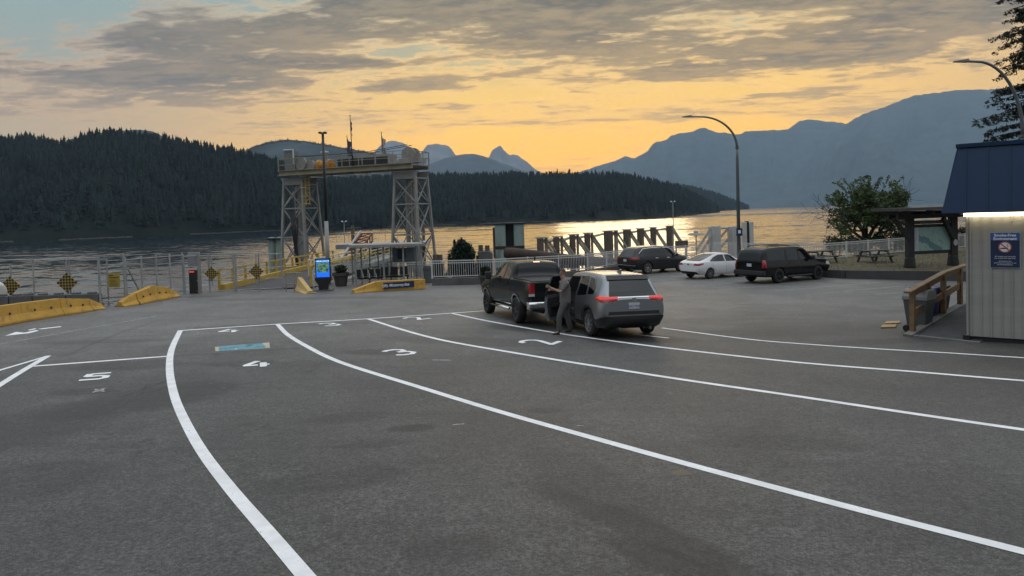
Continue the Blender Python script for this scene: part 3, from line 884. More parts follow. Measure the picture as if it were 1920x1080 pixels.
def loft_body(st, lv=2):
    """st: stations (x, zb, zbelt, ztop, w_sill, w_max, w_belt, w_top)  ->  evaluated mesh, closed"""
    b = bmesh.new(); rings = []
    for (x, zb, zl, zt, ws, wm, wl, wt) in st:
        h = zl - zb; g = zt - zl
        half = [(0, zb), (ws * .55, zb), (ws * .94, zb + .012), (ws, zb + .07), (wm, zb + .34 * h), (wm, zb + .70 * h), (wl + (wm - wl) * .25, zb + .93 * h), (wl, zl + .01),
                (wl + (wt - wl) * .5, zl + g * .48), (wt + (wl - wt) * .10, zl + g * .84), (wt * .93, zl + g * .965), (wt * .55, zt + .008), (0, zt + .016)]
        ring = [b.verts.new((x, y, z)) for y, z in half]
        ring += [b.verts.new((x, -y, z)) for y, z in reversed(half[1:-1])]
        rings.append(ring)
    n = len(rings[0])
    for a, c in zip(rings, rings[1:]):
        for k in range(n):
            b.faces.new((a[k], a[(k + 1) % n], c[(k + 1) % n], c[k]))
    # end caps as strips, so that they subdivide cleanly
    for ring, fl in ((rings[0], False), (rings[-1], True)):
        H = n // 2
        for k in range(H):
            a, c = ring[k], ring[k + 1]
            d, e = ring[(n - k - 1) % n], ring[(n - k) % n]
            q = [a, c, d, e]; u = []
            for v in q:
                if v not in u: u.append(v)
            if len(u) >= 3:
                try: b.faces.new(u if fl else list(reversed(u)))
                except ValueError: pass
    bmesh.ops.recalc_face_normals(b, faces=b.faces)
    cl = b.edges.layers.float.new('crease_edge')
    for ring, cr in ((rings[0], .55), (rings[-1], .55)):
        for k in range(n):
            e = b.edges.get((ring[k], ring[(k + 1) % n]))
            if e: e[cl] = cr
    for a, c in zip(rings, rings[1:]):
        for k in (7, n - 7):
            e = b.edges.get((a[k], c[k]))
            if e: e[cl] = .45
        for k, w in ((2, .6), (n - 2, .6), (10, .5), (n - 10, .5), (9, .3), (n - 9, .3)):
            e = b.edges.get((a[k], c[k]))
            if e: e[cl] = w
    me = bpy.data.meshes.new('body_cage'); b.to_mesh(me); b.free()
    o = bpy.data.objects.new('body_cage', me); COL.objects.link(o)
    s = o.modifiers.new('s', 'SUBSURF'); s.levels = lv; s.render_levels = lv
    return o

def cut(o, cutters):
    """subtract closed cutter meshes, return a plain mesh and remove the helpers"""
    cs = []
    for mb in cutters:
        me = bpy.data.meshes.new('cutter'); me.from_pydata([tuple(v) for v in mb.v], [], mb.f)
        bb = bmesh.new(); bb.from_mesh(me); bmesh.ops.recalc_face_normals(bb, faces=bb.faces); bb.to_mesh(me); bb.free()
        c = bpy.data.objects.new('cutter', me); COL.objects.link(c); cs.append(c)
        md = o.modifiers.new('cut', 'BOOLEAN'); md.operation = 'DIFFERENCE'; md.object = c; md.solver = 'EXACT'
    dg = bpy.context.evaluated_depsgraph_get(); dg.update()
    me = bpy.data.meshes.new_from_object(o.evaluated_get(dg))
    for c in cs + [o]:
        d = c.data; bpy.data.objects.remove(c); bpy.data.meshes.remove(d)
    return me

class Shell:
    """projects flat outlines on to a body surface"""
    def __init__(self, mesh):
        b = bmesh.new(); b.from_mesh(mesh)
        self.t = BVHTree.FromBMesh(b); b.free()
    def patch(self, polys, way, off=0.006, res=0.05, mb=None):
        """way: 'L','R' polygons in (x,z); 'B','F' polygons in (y,z); 'T' polygons in (x,y)"""
        mb = mb or MB()
        for poly in polys:
            b = bmesh.new()
            vs = [b.verts.new((p[0], p[1], 0)) for p in poly]
            b.faces.new(vs)
            xs = [p[0] for p in poly]; ys = [p[1] for p in poly]
            k = 0
            for ax, lo, hi in ((0, min(xs), max(xs)), (1, min(ys), max(ys))):
                c = lo + res
                while c < hi - res * .3:
                    no = Vector((1, 0, 0)) if ax == 0 else Vector((0, 1, 0))
                    bmesh.ops.bisect_plane(b, geom=b.verts[:] + b.edges[:] + b.faces[:], plane_co=no * c, plane_no=no, dist=1e-5)
                    c += res
            bmesh.ops.triangulate(b, faces=b.faces)
            out = {}; last = None
            order = list(b.verts)
            for v in order:
                p, q = v.co.x, v.co.y
                if way in 'LR':
                    s = 1 if way == 'L' else -1
                    o, d = Vector((p, s * 3, q)), Vector((0, -s, 0))
                elif way in 'BF':
                    s = -1 if way == 'B' else 1
                    o, d = Vector((s * 6, p, q)), Vector((-s, 0, 0))
                else:
                    o, d = Vector((p, q, 4)), Vector((0, 0, -1))
                h = self.t.ray_cast(o, d)
                if h[0] is None: out[v] = None
                else:
                    n = h[1]
                    if n.dot(d) > 0: n = -n
                    out[v] = h[0] + n * off - d * .002
            idx = {}; V = []
            for v in order:
                if out[v] is not None:
                    idx[v] = len(V); V.append(out[v])
            F = [tuple(idx[v] for v in f.verts) for f in b.faces if all(v in idx for v in f.verts)]
            lim = 0.6
            F = [f for f in F if max((V[f[i]] - V[f[(i + 1) % 3]]).length for i in range(3)) < lim]
            if way in 'RFT' or True: mb.add(V, F)
            b.free()
        return mb

def ring_poly(cx, cz, r0, r1, a0=0, a1=180, n=14, sq=0.0):
    o = []
    for k in range(n + 1):
        a = R(a0 + (a1 - a0) * k / n); o.append((cx + r1 * math.cos(a), cz + r1 * math.sin(a)))
    for k in range(n, -1, -1):
        a = R(a0 + (a1 - a0) * k / n); o.append((cx + r0 * math.cos(a), cz + r0 * math.sin(a)))
    return o

def wheel(parent, x, y, r, w, rimmat, spokes=7, steer=0.0, rr=0.68):
    s = 1 if y > 0 else -1
    e = bpy.data.objects.new('wheel', None); COL.objects.link(e); e.parent = parent; e.location = (x, y, r); e.rotation_euler = (0, 0, steer)
    e.empty_display_size = .1
    t = MB().lathe([(r * rr, -w * .46), (r * .86, -w * .5), (r * .965, -w * .42), (r, -w * .25), (r, w * .25), (r * .965, w * .42), (r * .86, w * .5), (r * rr, w * .46), (r * rr, -w * .46)], (0, 0, 0), 'y', 36)
    t.build('tyre', RUBBER, e, smooth=True)
    q = MB()
    R0 = r * rr
    q.lathe([(R0 * 1.01, s * w * .46), (R0 * .93, s * w * .44), (R0 * .9, s * w * .2), (R0 * .9, -s * w * .3), (R0 * 1.01, -s * w * .3), (R0 * 1.01, s * w * .46)], (0, 0, 0), 'y', 28)
    q.lathe([(0.0, s * w * .40), (R0 * .2, s * w * .40), (R0 * .25, s * w * .33), (R0 * .2, s * w * .2), (0, s * w * .2)], (0, 0, 0), 'y', 14)
    for k in range(spokes):
        a = 2 * math.pi * k / spokes + .2
        p0 = Vector((math.cos(a) * R0 * .15, s * w * .36, math.sin(a) * R0 * .15)); p1 = Vector((math.cos(a) * R0 * .94, s * w * .39, math.sin(a) * R0 * .94))
        q.beam(p0, p1, R0 * .17, w * .12, up=(0, 1, 0))
    q.build('rim', rimmat, e)
    d = MB().lathe([(0, -s * w * .12), (R0 * .88, -s * w * .12), (R0 * .88, -s * w * .16), (0, -s * w * .16)], (0, 0, 0), 'y', 20)
    d.build('brake_disc', mat('brake_dark', (.03, .03, .03), .6, .5, .1), e)
    return e

def place(root, x, y, head, wb, front=None):
    """put a vehicle's centre at x, y with its nose turned head radians from +X, sitting on the sloping lot"""
    f = Vector((math.cos(head), math.sin(head)))
    s = Vector((-f.y, f.x))
    za = gz(x + f.x * wb / 2, y + f.y * wb / 2); zb = gz(x - f.x * wb / 2, y - f.y * wb / 2)
    zl = gz(x + s.x * .8, y + s.y * .8); zr = gz(x - s.x * .8, y - s.y * .8)
    X = Vector((f.x * wb, f.y * wb, za - zb)).normalized(); Y = Vector((s.x * 1.6, s.y * 1.6, zl - zr)).normalized()
    Z = X.cross(Y).normalized(); Y = Z.cross(X)
    M = Matrix((X, Y, Z)).transposed().to_4x4(); M.translation = (x, y, (za + zb) / 2)
    root.matrix_world = M

def make_body(root, st, wheels, wr, paint, extra_cuts=(), arch=1.13, W=1.0, lv=2):
    cage = loft_body(st, lv)
    cs = []
    for x in wheels:
        for s in (1, -1):
            cs.append(MB().lathe([(wr * arch, s * (W - .38)), (wr * arch, s * (W + .3))], (x, 0, wr * 1.02), 'y', 28))
    me = cut(cage, cs + list(extra_cuts))
    me.name = 'body'; me.materials.clear(); me.materials.append(paint)
    me.polygons.foreach_set('use_smooth', [True] * len(me.polygons))
    try: me.set_sharp_from_angle(angle=R(38))
    except Exception: pass
    o = bpy.data.objects.new('body', me); COL.objects.link(o); o.parent = root
    return o, Shell(me)

def plate(root, sh, y, z, s, txt=None):
    m = sh.patch([[(y - .155, z - .08), (y + .155, z - .08), (y + .155, z + .08), (y - .155, z + .08)]], 'B', .012, .3)
    o = m.build('licence_plate', PLATEW, root)
    if txt:
        vs, fs = text_mb(txt, .085)
        xs = sum(Vector(v).x for v in m.v) / len(m.v)
        zsl = 0
        q = MB().add([(xs - .006 - 0.0, y - v.x, z - .045 + v.y) for v in vs], fs)
        # follow the slope of the plate
        lo = min(m.v, key=lambda v: v[2]); hi = max(m.v, key=lambda v: v[2])
        k = (hi[0] - lo[0]) / (hi[2] - lo[2])
        q.v = [(lo[0] + k * (v[2] - lo[2]) - .006, v[1], v[2]) for v in q.v]
        q.build('plate_number', PLATEI, o)
    return o

def seams(root, sh, way, lines, w=.012, off=.003, name='door_seam', m=None):
    for ln in lines: strips(sh, way, [ln], w, off).build(name, m or TRIM, root)

def strips(sh, way, lines, w, off):
    """narrow seams along polylines on the body"""
    polys = []
    for ln in lines:
        for a, b in zip(ln, ln[1:]):
            d = Vector((b[0] - a[0], b[1] - a[1])); n = Vector((-d.y, d.x)).normalized() * (w / 2)
            polys.append([(a[0] + n.x, a[1] + n.y), (b[0] + n.x, b[1] + n.y), (b[0] - n.x, b[1] - n.y), (a[0] - n.x, a[1] - n.y)])
    return sh.patch(polys, way, off, .12)

# ---------------------------------------------------------------- silver crossover with its door open
def make_crossover():
    root = thing('crossover', 'silver grey crossover with lit red tail lamps and its driver door open', 'car')
    paint = car_paint('silver_paint', (.27, .28, .295), .7, .3)
    st = [(-2.30, .50, .98, 1.02, .62, .80, .74, .60), (-2.27, .42, .99, 1.06, .72, .87, .83, .70), (-2.14, .30, 1.05, 1.20, .82, .925, .88, .68), (-1.98, .26, 1.07, 1.50, .85, .93, .885, .66), (-1.86, .25, 1.07, 1.625, .86, .93, .885, .655),
          (-1.35, .24, 1.05, 1.675, .87, .93, .88, .655), (-.55, .22, 1.03, 1.69, .86, .915, .87, .66), (.25, .22, 1.01, 1.675, .86, .915, .87, .655), (.62, .22, 1.00, 1.60, .86, .915, .865, .63),
          (1.02, .22, .99, 1.32, .86, .92, .86, .63), (1.38, .22, .98, 1.06, .86, .925, .84, .68), (1.75, .23, .95, 1.00, .84, .925, .80, .66), (2.10, .26, .88, .92, .78, .90, .72, .60), (2.26, .34, .78, .82, .66, .80, .62, .50), (2.30, .40, .70, .74, .5, .64, .5, .4)]
    door_cut = MB().prism([(-.30, .30), (.86, .30), (.90, .98), (.52, 1.52), (-.30, 1.55)], .35, 1.4, 'xz')
    body, sh = make_body(root, st, (-1.345, 1.345), .36, paint, [door_cut], 1.14, .93)
    # cabin seen through the opening
    iv = MB(); iv.prism([(-.33, .27), (.9, .27), (.93, 1.0), (.55, 1.55), (-.33, 1.58)], .30, .345, 'xz')
    iv.build('cabin_lining', CABIN, root)
    se = MB(); se.box((.12, .60, .52), (.5, .44, .2)); se.beam((-.1, .60, .55), (-.24, .60, 1.12), .44, .14, up=(1, 0, 0)); se.box((-.27, .60, 1.25), (.09, .24, .17))
    se.build('front_seat', SEATG, root, bevel=.03)
    st_ = MB().lathe([(.17, -.015), (.185, 0), (.17, .015), (.155, 0), (.17, -.015)], (0, 0, 0), 'x', 20)
    st_.v = [(v[0] + .55 + v[2] * .35, v[1] + .58, v[2] + .88) for v in st_.v]
    st_.build('steering_wheel', TRIM, root)
    # side glass (left rear door and quarter, whole right side)
    fr = [(-.42, 1.03), (-.42, 1.56), (-.95, 1.57), (-1.12, 1.09)]
    q = [(-1.22, 1.11), (-1.06, 1.555), (-1.36, 1.53), (-1.62, 1.30), (-1.62, 1.14)]
    fd = [(-.32, 1.03), (-.32, 1.57), (.24, 1.565), (.46, 1.49), (.94, 1.10), (.92, 1.02)]
    for way, ps in (('L', (fr, q)), ('R', (fr, q, fd))):
        for p in ps: sh.patch([p], way, .005, .06).build('side_window', GLASS, root, smooth=True)
    for way in 'LR':
        sh.patch([[(-.45, 1.57), (.1, 1.585), (.1, 1.60), (-.45, 1.60), (-1.0, 1.59), (-1.4, 1.56), (-1.66, 1.34), (-1.64, 1.33), (-1.38, 1.545), (-1.0, 1.575)]], way, .008, .08).build('window_trim', CHROME if way == 'R' else mat('bright_trim', (.5, .5, .5), .25, .9), root)
        # black cladding: arches and sill
        cl = [ring_poly(x, .367, .41, .475, -12, 192, 18) for x in (-1.345, 1.345)]
        cl += [[(-.88, .24), (.88, .24), (.86, .37), (-.86, .37)]] if way == 'R' else [[(-.88, .24), (-.33, .24), (-.33, .37), (-.86, .37)]]
        for c_ in cl: sh.patch([c_], way, .016, .07).build('cladding', TRIM, root, smooth=True)
        if way == 'L':
            seams(root, sh, way, [[(-.30, .30), (-.36, 1.0)], [(-.30, .30), (.86, .30)], [(-.36, .98), (-.36, 1.6)], [(-1.0, .8), (-1.12, 1.05)], [(-.98, .42), (-.95, .72), (-1.02, .86)], [(-.85, .36), (-.40, .36)]], .012)
        else:
            seams(root, sh, way, [[(-.30, .30), (-.36, 1.0)], [(.88, .30), (.95, 1.0)], [(-.98, .42), (-.95, .72), (-1.12, 1.05)]], .012)
        sh.patch([[(-.62, .93), (-.84, .935), (-.84, .965), (-.62, .96)]], way, .03, .1).build('door_handle', paint, root, smooth=True)
    # tail
    sh.patch([[(-.66, 1.11), (.66, 1.11), (.60, 1.30), (.545, 1.50), (-.545, 1.50), (-.60, 1.30)]], 'B', .007, .06).build('rear_window', GLASS, root, smooth=True)
    sh.patch([[(-.60, 1.505), (.60, 1.505), (.57, 1.60), (-.57, 1.60)]], 'B', .035, .08).build('spoiler', TRIM, root, smooth=True)
    wp = MB().beam((-2.06, .06, 1.20), (-2.10, -.30, 1.16), .03, .04); wp.v = [(v[0] - .04, v[1], v[2]) for v in wp.v]
    wp.build('rear_wiper', TRIM, root)
    for s in (1, -1):
        a = sh.patch([[(s * .44, 1.045), (s * .95, 1.03), (s * .95, 1.10), (s * .44, 1.085)]], 'B', .012, .05)
        sh.patch([[(-2.32, 1.015), (-1.88, 1.055), (-1.92, 1.09), (-2.32, 1.10)]], 'L' if s > 0 else 'R', .012, .05, a)
        a.build('tail_lamp', REDLIT, root, smooth=True)
        a = sh.patch([[(s * .50, .985), (s * .95, .95), (s * .95, 1.028), (s * .44, 1.042)]], 'B', .009, .05)
        sh.patch([[(-2.32, .95), (-2.0, 1.0), (-1.92, 1.05), (-2.32, 1.014)]], 'L' if s > 0 else 'R', .009, .05, a)
        a.build('lamp_housing', REDLAMP, root, smooth=True)
    strips(sh, 'B', [[(-.95, .945), (-.56, .965), (-.42, 1.075), (.42, 1.075), (.56, .965), (.95, .945)]], .016, .014).build('tail_trim', CHROME, root)
    sh.patch([[(-.93, .20), (.93, .20), (.93, .56), (.78, .60), (-.78, .60), (-.93, .56)]], 'B', .022, .07).build('rear_bumper', TRIM, root, smooth=True)
    sh.patch([[(-2.36, .24), (-1.84, .24), (-1.86, .50), (-2.36, .58)]], 'L', .017, .07).build('bumper_corner', TRIM, root, smooth=True)
    sh.patch([[(-2.36, .24), (-1.84, .24), (-1.86, .50), (-2.36, .58)]], 'R', .017, .07).build('bumper_corner', TRIM, root, smooth=True)
    sh.patch([[(-.72, .635), (.72, .635), (.70, .72), (-.70, .72)]], 'B', .004, .08).build('bumper_recess', TRIM, root, smooth=True)
    plate(root, sh, 0, .865, 1, 'HE5 M42')
    em = MB().lathe([(.055, 0), (.055, .012), (.035, .012), (.035, 0)], (0, 0, 0), 'x', 16); em.v = [(v[0] - 2.315, v[1] * 1.3, v[2] + 1.02) for v in em.v]
    em.build('badge', CHROME, root)
    fin = MB(); fin.prism([(-1.50, 1.66), (-1.18, 1.675), (-1.46, 1.775), (-1.52, 1.76)], -.02, .02, 'xz'); fin.build('antenna_fin', paint, root, bevel=.012)
    for y in (.40, -.45):
        MB().tube([(-2.30, y, .27), (-2.0, y, .28)], .04, 12).build('exhaust_pipe', mat('pipe_steel', (.25, .25, .25), .35, .9), root)
    # front lamps and mirror
    for s, way in ((1, 'L'), (-1, 'R')):
        sh.patch([[(1.72, .80), (2.2, .72), (2.2, .80), (1.85, .90)]], way, .008, .06).build('headlight', HEADL, root, smooth=True)
    sh.patch([[(-.6, 1.12), (.6, 1.12), (.54, 1.50), (-.54, 1.50)]], 'F', .006, .07).build('windscreen', GLASS, root, smooth=True)
    mi = MB().box((.80, -1.02, 1.08), (.10, .2, .15)); mi.build('wing_mirror', paint, root, bevel=.03)
    # open driver door, hinged at its front edge
    hinge = bpy.data.objects.new('driver_door', None); COL.objects.link(hinge); hinge.parent = root; hinge.location = (.88, .90, 0); hinge.rotation_euler = (0, 0, -R(42))
    sk = MB()
    prof = [(.0, .885), (.30, .30 + .02), (.30, .40)]
    def dx(x): return x - .88
    outer = [(dx(.86), .36), (dx(-.28), .36), (dx(-.34), 1.0), (dx(.88), 1.0)]
    for zz0, zz1, y0, y1 in ((.30, .55, -.055, .0), (.55, .85, .0, .012), (.85, 1.01, .012, -.03)):
        sk.add([(dx(.86), y0, zz0), (dx(-.29), y0, zz0), (dx(-.34), y1, zz1), (dx(.87), y1, zz1), (dx(.86), y0 - .09, zz0), (dx(-.29), y0 - .09, zz0), (dx(-.34), y1 - .09, zz1), (dx(.87), y1 - .09, zz1)],
               [(0, 1, 2, 3), (7, 6, 5, 4), (0, 4, 5, 1), (1, 5, 6, 2), (2, 6, 7, 3), (3, 7, 4, 0)])
    sk.build('door_skin', paint, hinge, bevel=.008)
    fm = MB().tube([(dx(.92), -.05, 1.0), (dx(.52), -.20, 1.48), (dx(.15), -.245, 1.56), (dx(-.32), -.25, 1.56), (dx(-.36), -.05, 1.0)], .028, 8)
    fm.build('door_frame', TRIM, hinge, smooth=True)
    gl = MB().add([(dx(.88), -.055, 1.0), (dx(.50), -.20, 1.46), (dx(.15), -.24, 1.54), (dx(-.31), -.245, 1.54), (dx(-.35), -.055, 1.0)], [(0, 1, 2, 3, 4)])
    gl.build('side_window', GLASS, hinge)
    inn = MB().add([(dx(.82), -.1, .36), (dx(-.24), -.1, .36), (dx(-.30), -.085, .98), (dx(.82), -.085, .98), (dx(.82), -.14, .40), (dx(-.2), -.14, .40), (dx(-.26), -.13, .94), (dx(.80), -.13, .94)],
                   [(0, 1, 2, 3), (4, 5, 6, 7), (0, 4, 5, 1), (1, 5, 6, 2), (2, 6, 7, 3), (3, 7, 4, 0)])
    inn.box((dx(.15), -.17, .72), (.6, .08, .08))
    inn.build('door_lining', CABIN, hinge)
    mi = MB().box((dx(.78), .15, 1.08), (.10, .2, .15)); mi.build('wing_mirror', paint, hinge, bevel=.03)
    for x in (-1.345, 1.345):
        for s in (1, -1):
            wheel(root, x, s * .80, .36, .225, ALLOY, 10, R(4) if x > 0 else 0)
    return root

# ---------------------------------------------------------------- black pickup
def make_pickup():
    root = thing('pickup_truck', 'black crew cab pickup truck with chrome rear bumper and chrome arch trims', 'truck')
    paint = car_paint('black_paint', (.006, .010, .009), .0, .25)
    st = [(-2.90, .62, 1.28, 1.30, .74, .90, .86, .82), (-2.88, .58, 1.30, 1.34, .80, .95, .90, .86), (-2.6, .50, 1.33, 1.37, .88, .985, .93, .88), (-2.0, .48, 1.34, 1.375, .90, 1.0, .94, .88), (-1.15, .46, 1.34, 1.375, .90, 1.0, .94, .88), (-1.02, .44, 1.34, 1.39, .90, 1.0, .94, .87),
          (-.98, .44, 1.34, 1.84, .90, 1.0, .93, .72), (-.82, .42, 1.33, 1.905, .90, .99, .93, .70), (-.2, .42, 1.32, 1.94, .90, .99, .93, .70), (.55, .42, 1.31, 1.92, .90, .99, .93, .69), (.82, .42, 1.30, 1.84, .90, .99, .93, .67), (1.22, .42, 1.28, 1.56, .90, .99, .92, .68),
          (1.55, .43, 1.27, 1.33, .90, 1.0, .90, .74), (2.1, .45, 1.24, 1.30, .88, 1.0, .86, .72), (2.6, .48, 1.20, 1.25, .84, .98, .82, .70), (2.85, .52, 1.12, 1.16, .76, .92, .76, .66), (2.90, .56, 1.05, 1.08, .66, .8, .66, .56)]
    body, sh = make_body(root, st, (-1.70, 1.87), .41, paint, (), 1.12, 1.0)
    rear = [(-.86, 1.36), (-.86, 1.79), (-.25, 1.81), (-.25, 1.35)]
    front = [(-.14, 1.35), (-.14, 1.81), (.50, 1.80), (.74, 1.74), (1.14, 1.42), (1.12, 1.34)]
    for way in 'LR':
        sh.patch([rear], way, .005, .07).build('side_window', GLASS, root, smooth=True)
        sh.patch([front], way, .005, .07).build('side_window', GLASS, root, smooth=True)
        seams(root, sh, way, [[(-1.0, .5), (-1.0, 1.34)], [(-.20, .5), (-.20, 1.34)], [(1.10, .5), (1.18, 1.32)], [(-1.0, .5), (1.10, .5)]], .014)
        for x in (-1.70, 1.87):
            sh.patch([ring_poly(x, .42, .465, .515, 2, 178, 18)], way, .022, .07).build('arch_trim', mat('bright_trim', (.5, .5, .5), .25, .9), root, smooth=True)
        sh.patch([[(-.80, 1.19), (-.55, 1.19), (-.55, 1.225), (-.80, 1.225)]], way, .03, .1).build('door_handle', paint, root)
        sh.patch([[(.10, 1.19), (.35, 1.19), (.35, 1.225), (.10, 1.225)]], way, .03, .1).build('door_handle', paint, root)
        s = 1 if way == 'L' else -1
        MB().tube([(-.95, s * .98, .40), (1.15, s * .98, .40)], .045, 10).build('side_step', CHROME, root, smooth=True)
        strips(sh, way, [[(-.98, .56), (1.2, .56)]], .03, .008).build('body_moulding', CHROME, root)
        sh.patch([[(-.9, 1.345), (1.12, 1.33), (1.12, 1.345), (-.9, 1.36)]], way, .007, .1).build('window_trim', TRIM, root)
        m = MB().box((1.02, s * 1.14, 1.40), (.11, .22, .26)); m.build('wing_mirror', TRIM, root, bevel=.03)
        sh.patch([[(1.45, .98), (1.72, .98), (1.72, 1.02), (1.45, 1.02)]], way, .01, .1).build('badge', CHROME, root)
        a = sh.patch([[(s * .76, .98), (s * .925, .98), (s * .915, 1.28), (s * .76, 1.28)]], 'B', .02, .03)
        a.build('tail_lamp', REDLAMP, root, smooth=True)
        sh.patch([[(s * .76, .90), (s * .925, .90), (s * .925, .975), (s * .76, .975)]], 'B', .02, .03).build('reverse_lamp', HEADL, root)
        sh.patch([[(2.55, .92), (2.86, .92), (2.84, 1.10), (2.6, 1.10)]], way, .01, .06).build('headlight', HEADL, root)
    sh.patch([[(-.70, 1.40), (.70, 1.40), (.62, 1.80), (-.62, 1.80)]], 'B', .006, .08).build('rear_window', GLASS, root, smooth=True)
    sh.patch([[(-.68, 1.42), (.68, 1.42), (.60, 1.78), (-.60, 1.78)]], 'F', .006, .08).build('windscreen', GLASS, root, smooth=True)
    sh.patch([[(-2.84, -.84), (-1.05, -.84), (-1.05, .84), (-2.84, .84)]], 'T', .012, .15).build('bed_cover', mat('vinyl_cover', (.014, .014, .015), .65, 0, .2, 6), root, smooth=True)
    sh.patch([[(-.11, 1.86), (.11, 1.86), (.11, 1.885), (-.11, 1.885)]], 'B', .02, .1).build('high_brake_lamp', mat('lit_cargo_lamp', (.8, .5, .4), .3, 0, 0, emit=((1.0, .55, .4), 1.6)), root)
    strips(sh, 'B', [[(-.76, .74), (-.76, 1.28), (.76, 1.28), (.76, .74)]], .014, .003).build('tailgate_seam', TRIM, root)
    strips(sh, 'B', [[(-.36, 1.02), (.36, 1.02)]], .05, .008).build('tailgate_lettering', CHROME, root)
    bp = MB().prism([(-3.02, .52), (-2.80, .50), (-2.80, .74), (-3.02, .74), (-3.05, .68), (-3.05, .58)], -.98, .98, 'xz')
    bp.build('rear_bumper', CHROME, root, bevel=.03)
    pl = MB().box((-3.055, 0, .63), (.02, .32, .16)); pl.build('licence_plate', PLATEW, root)
    MB().box((-2.2, 0, .42), (1.0, .9, .12)).build('chassis', TRIM, root)
    MB().box((.5, 0, .40), (4.0, 1.1, .1)).build('underbody', TRIM, root)
    MB().tube([(-.78, .02, 1.93), (-.80, .02, 2.06)], .025, 8).build('antenna_fin', TRIM, root)
    for x in (-1.70, 1.87):
        for s in (1, -1): wheel(root, x, s * .87, .41, .28, DARKALLOY, 8, 0, .62)
    return root

# ---------------------------------------------------------------- parked cars
def make_dark_suv():
    root = thing('suv', 'dark grey rounded SUV parked beside the white sedan', 'car', group=None)
    paint = car_paint('graphite_paint', (.030, .028, .031), .5, .28)
    st = [(-2.42, .48, 1.00, 1.03, .66, .82, .76, .62), (-2.39, .40, 1.02, 1.08, .78, .90, .84, .70), (-2.25, .30, 1.06, 1.25, .86, .97, .90, .68), (-2.05, .26, 1.08, 1.55, .90, .985, .90, .66), (-1.85, .25, 1.08, 1.66, .91, .985, .90, .66), (-1.2, .24, 1.07, 1.715, .91, .98, .90, .67),
          (-.4, .23, 1.05, 1.73, .91, .97, .90, .67), (.35, .23, 1.03, 1.70, .91, .97, .90, .66), (.75, .23, 1.02, 1.60, .91, .97, .89, .64), (1.15, .23, 1.01, 1.32, .91, .975, .89, .66), (1.5, .23, 1.0, 1.10, .91, .98, .87, .72), (1.95, .25, .96, 1.02, .88, .97, .82, .70), (2.28, .28, .88, .93, .80, .92, .74, .62), (2.42, .36, .76, .8, .62, .78, .6, .5)]
    body, sh = make_body(root, st, (-1.375, 1.375), .375, paint, (), 1.12, .985)
    for way in 'LR':
        s = 1 if way == 'L' else -1
        for p in ([(.05, 1.07), (.05, 1.60), (.40, 1.58), (.68, 1.50), (1.10, 1.12), (1.08, 1.06)], [(-.05, 1.08), (-.05, 1.61), (-.92, 1.61), (-.98, 1.10)], [(-1.08, 1.10), (-1.02, 1.60), (-1.55, 1.56), (-1.92, 1.32), (-1.9, 1.16)]):
            sh.patch([p], way, .005, .07).build('side_window', GLASS, root, smooth=True)
        sh.patch([[(-1.97, 1.30), (-1.6, 1.58), (-1.0, 1.63), (.4, 1.62), (.7, 1.53), (1.16, 1.12), (1.13, 1.11), (.68, 1.515), (.4, 1.60), (-1.0, 1.61), (-1.58, 1.565), (-1.95, 1.285)]], way, .009, .09).build('window_trim', CHROME, root)
        seams(root, sh, way, [[(0, .34), (0, 1.07)], [(1.0, .34), (1.10, 1.05)], [(-.92, .55), (-.98, 1.08)]], .014)
        for x in (-.75, .2): sh.patch([[(x, .96), (x + .22, .96), (x + .22, .99), (x, .99)]], way, .03, .1).build('door_handle', CHROME, root)
        a = sh.patch([[(s * .52, .93), (s * .96, .90), (s * .96, 1.06), (s * .56, 1.06)]], 'B', .01, .06); sh.patch([[(-2.42, .90), (-2.0, .98), (-2.02, 1.06), (-2.42, 1.06)]], way, .01, .06, a); a.build('tail_lamp', REDLAMP, root, smooth=True)
        sh.patch([[(1.85, .82), (2.3, .74), (2.28, .86), (1.95, .93)]], way, .01, .06).build('headlight', HEADL, root)
        MB().box((.92, s * 1.06, 1.12), (.10, .2, .15)).build('wing_mirror', paint, root, bevel=.03)
    sh.patch([[(-.66, 1.12), (.66, 1.12), (.56, 1.58), (-.56, 1.58)]], 'B', .006, .07).build('rear_window', GLASS, root, smooth=True)
    sh.patch([[(-.64, 1.12), (.64, 1.12), (.56, 1.56), (-.56, 1.56)]], 'F', .006, .07).build('windscreen', GLASS, root, smooth=True)
    sh.patch([[(-.85, .22), (.85, .22), (.82, .42), (-.82, .42)]], 'B', .02, .08).build('bumper_valance', TRIM, root)
    strips(sh, 'B', [[(-.9, .56), (.9, .56)]], .04, .03).build('bumper_step', mat('bright_trim', (.5, .5, .5), .25, .9), root)
    plate(root, sh, 0, .86, 1)
    for y in (.55, -.55): MB().tube([(-2.44, y, .30), (-2.2, y, .30)], .04, 10).build('exhaust_pipe', CHROME, root)
    for x in (-1.375, 1.375):
        for s in (1, -1): wheel(root, x, s * .85, .375, .25, ALLOY, 7)
    return root

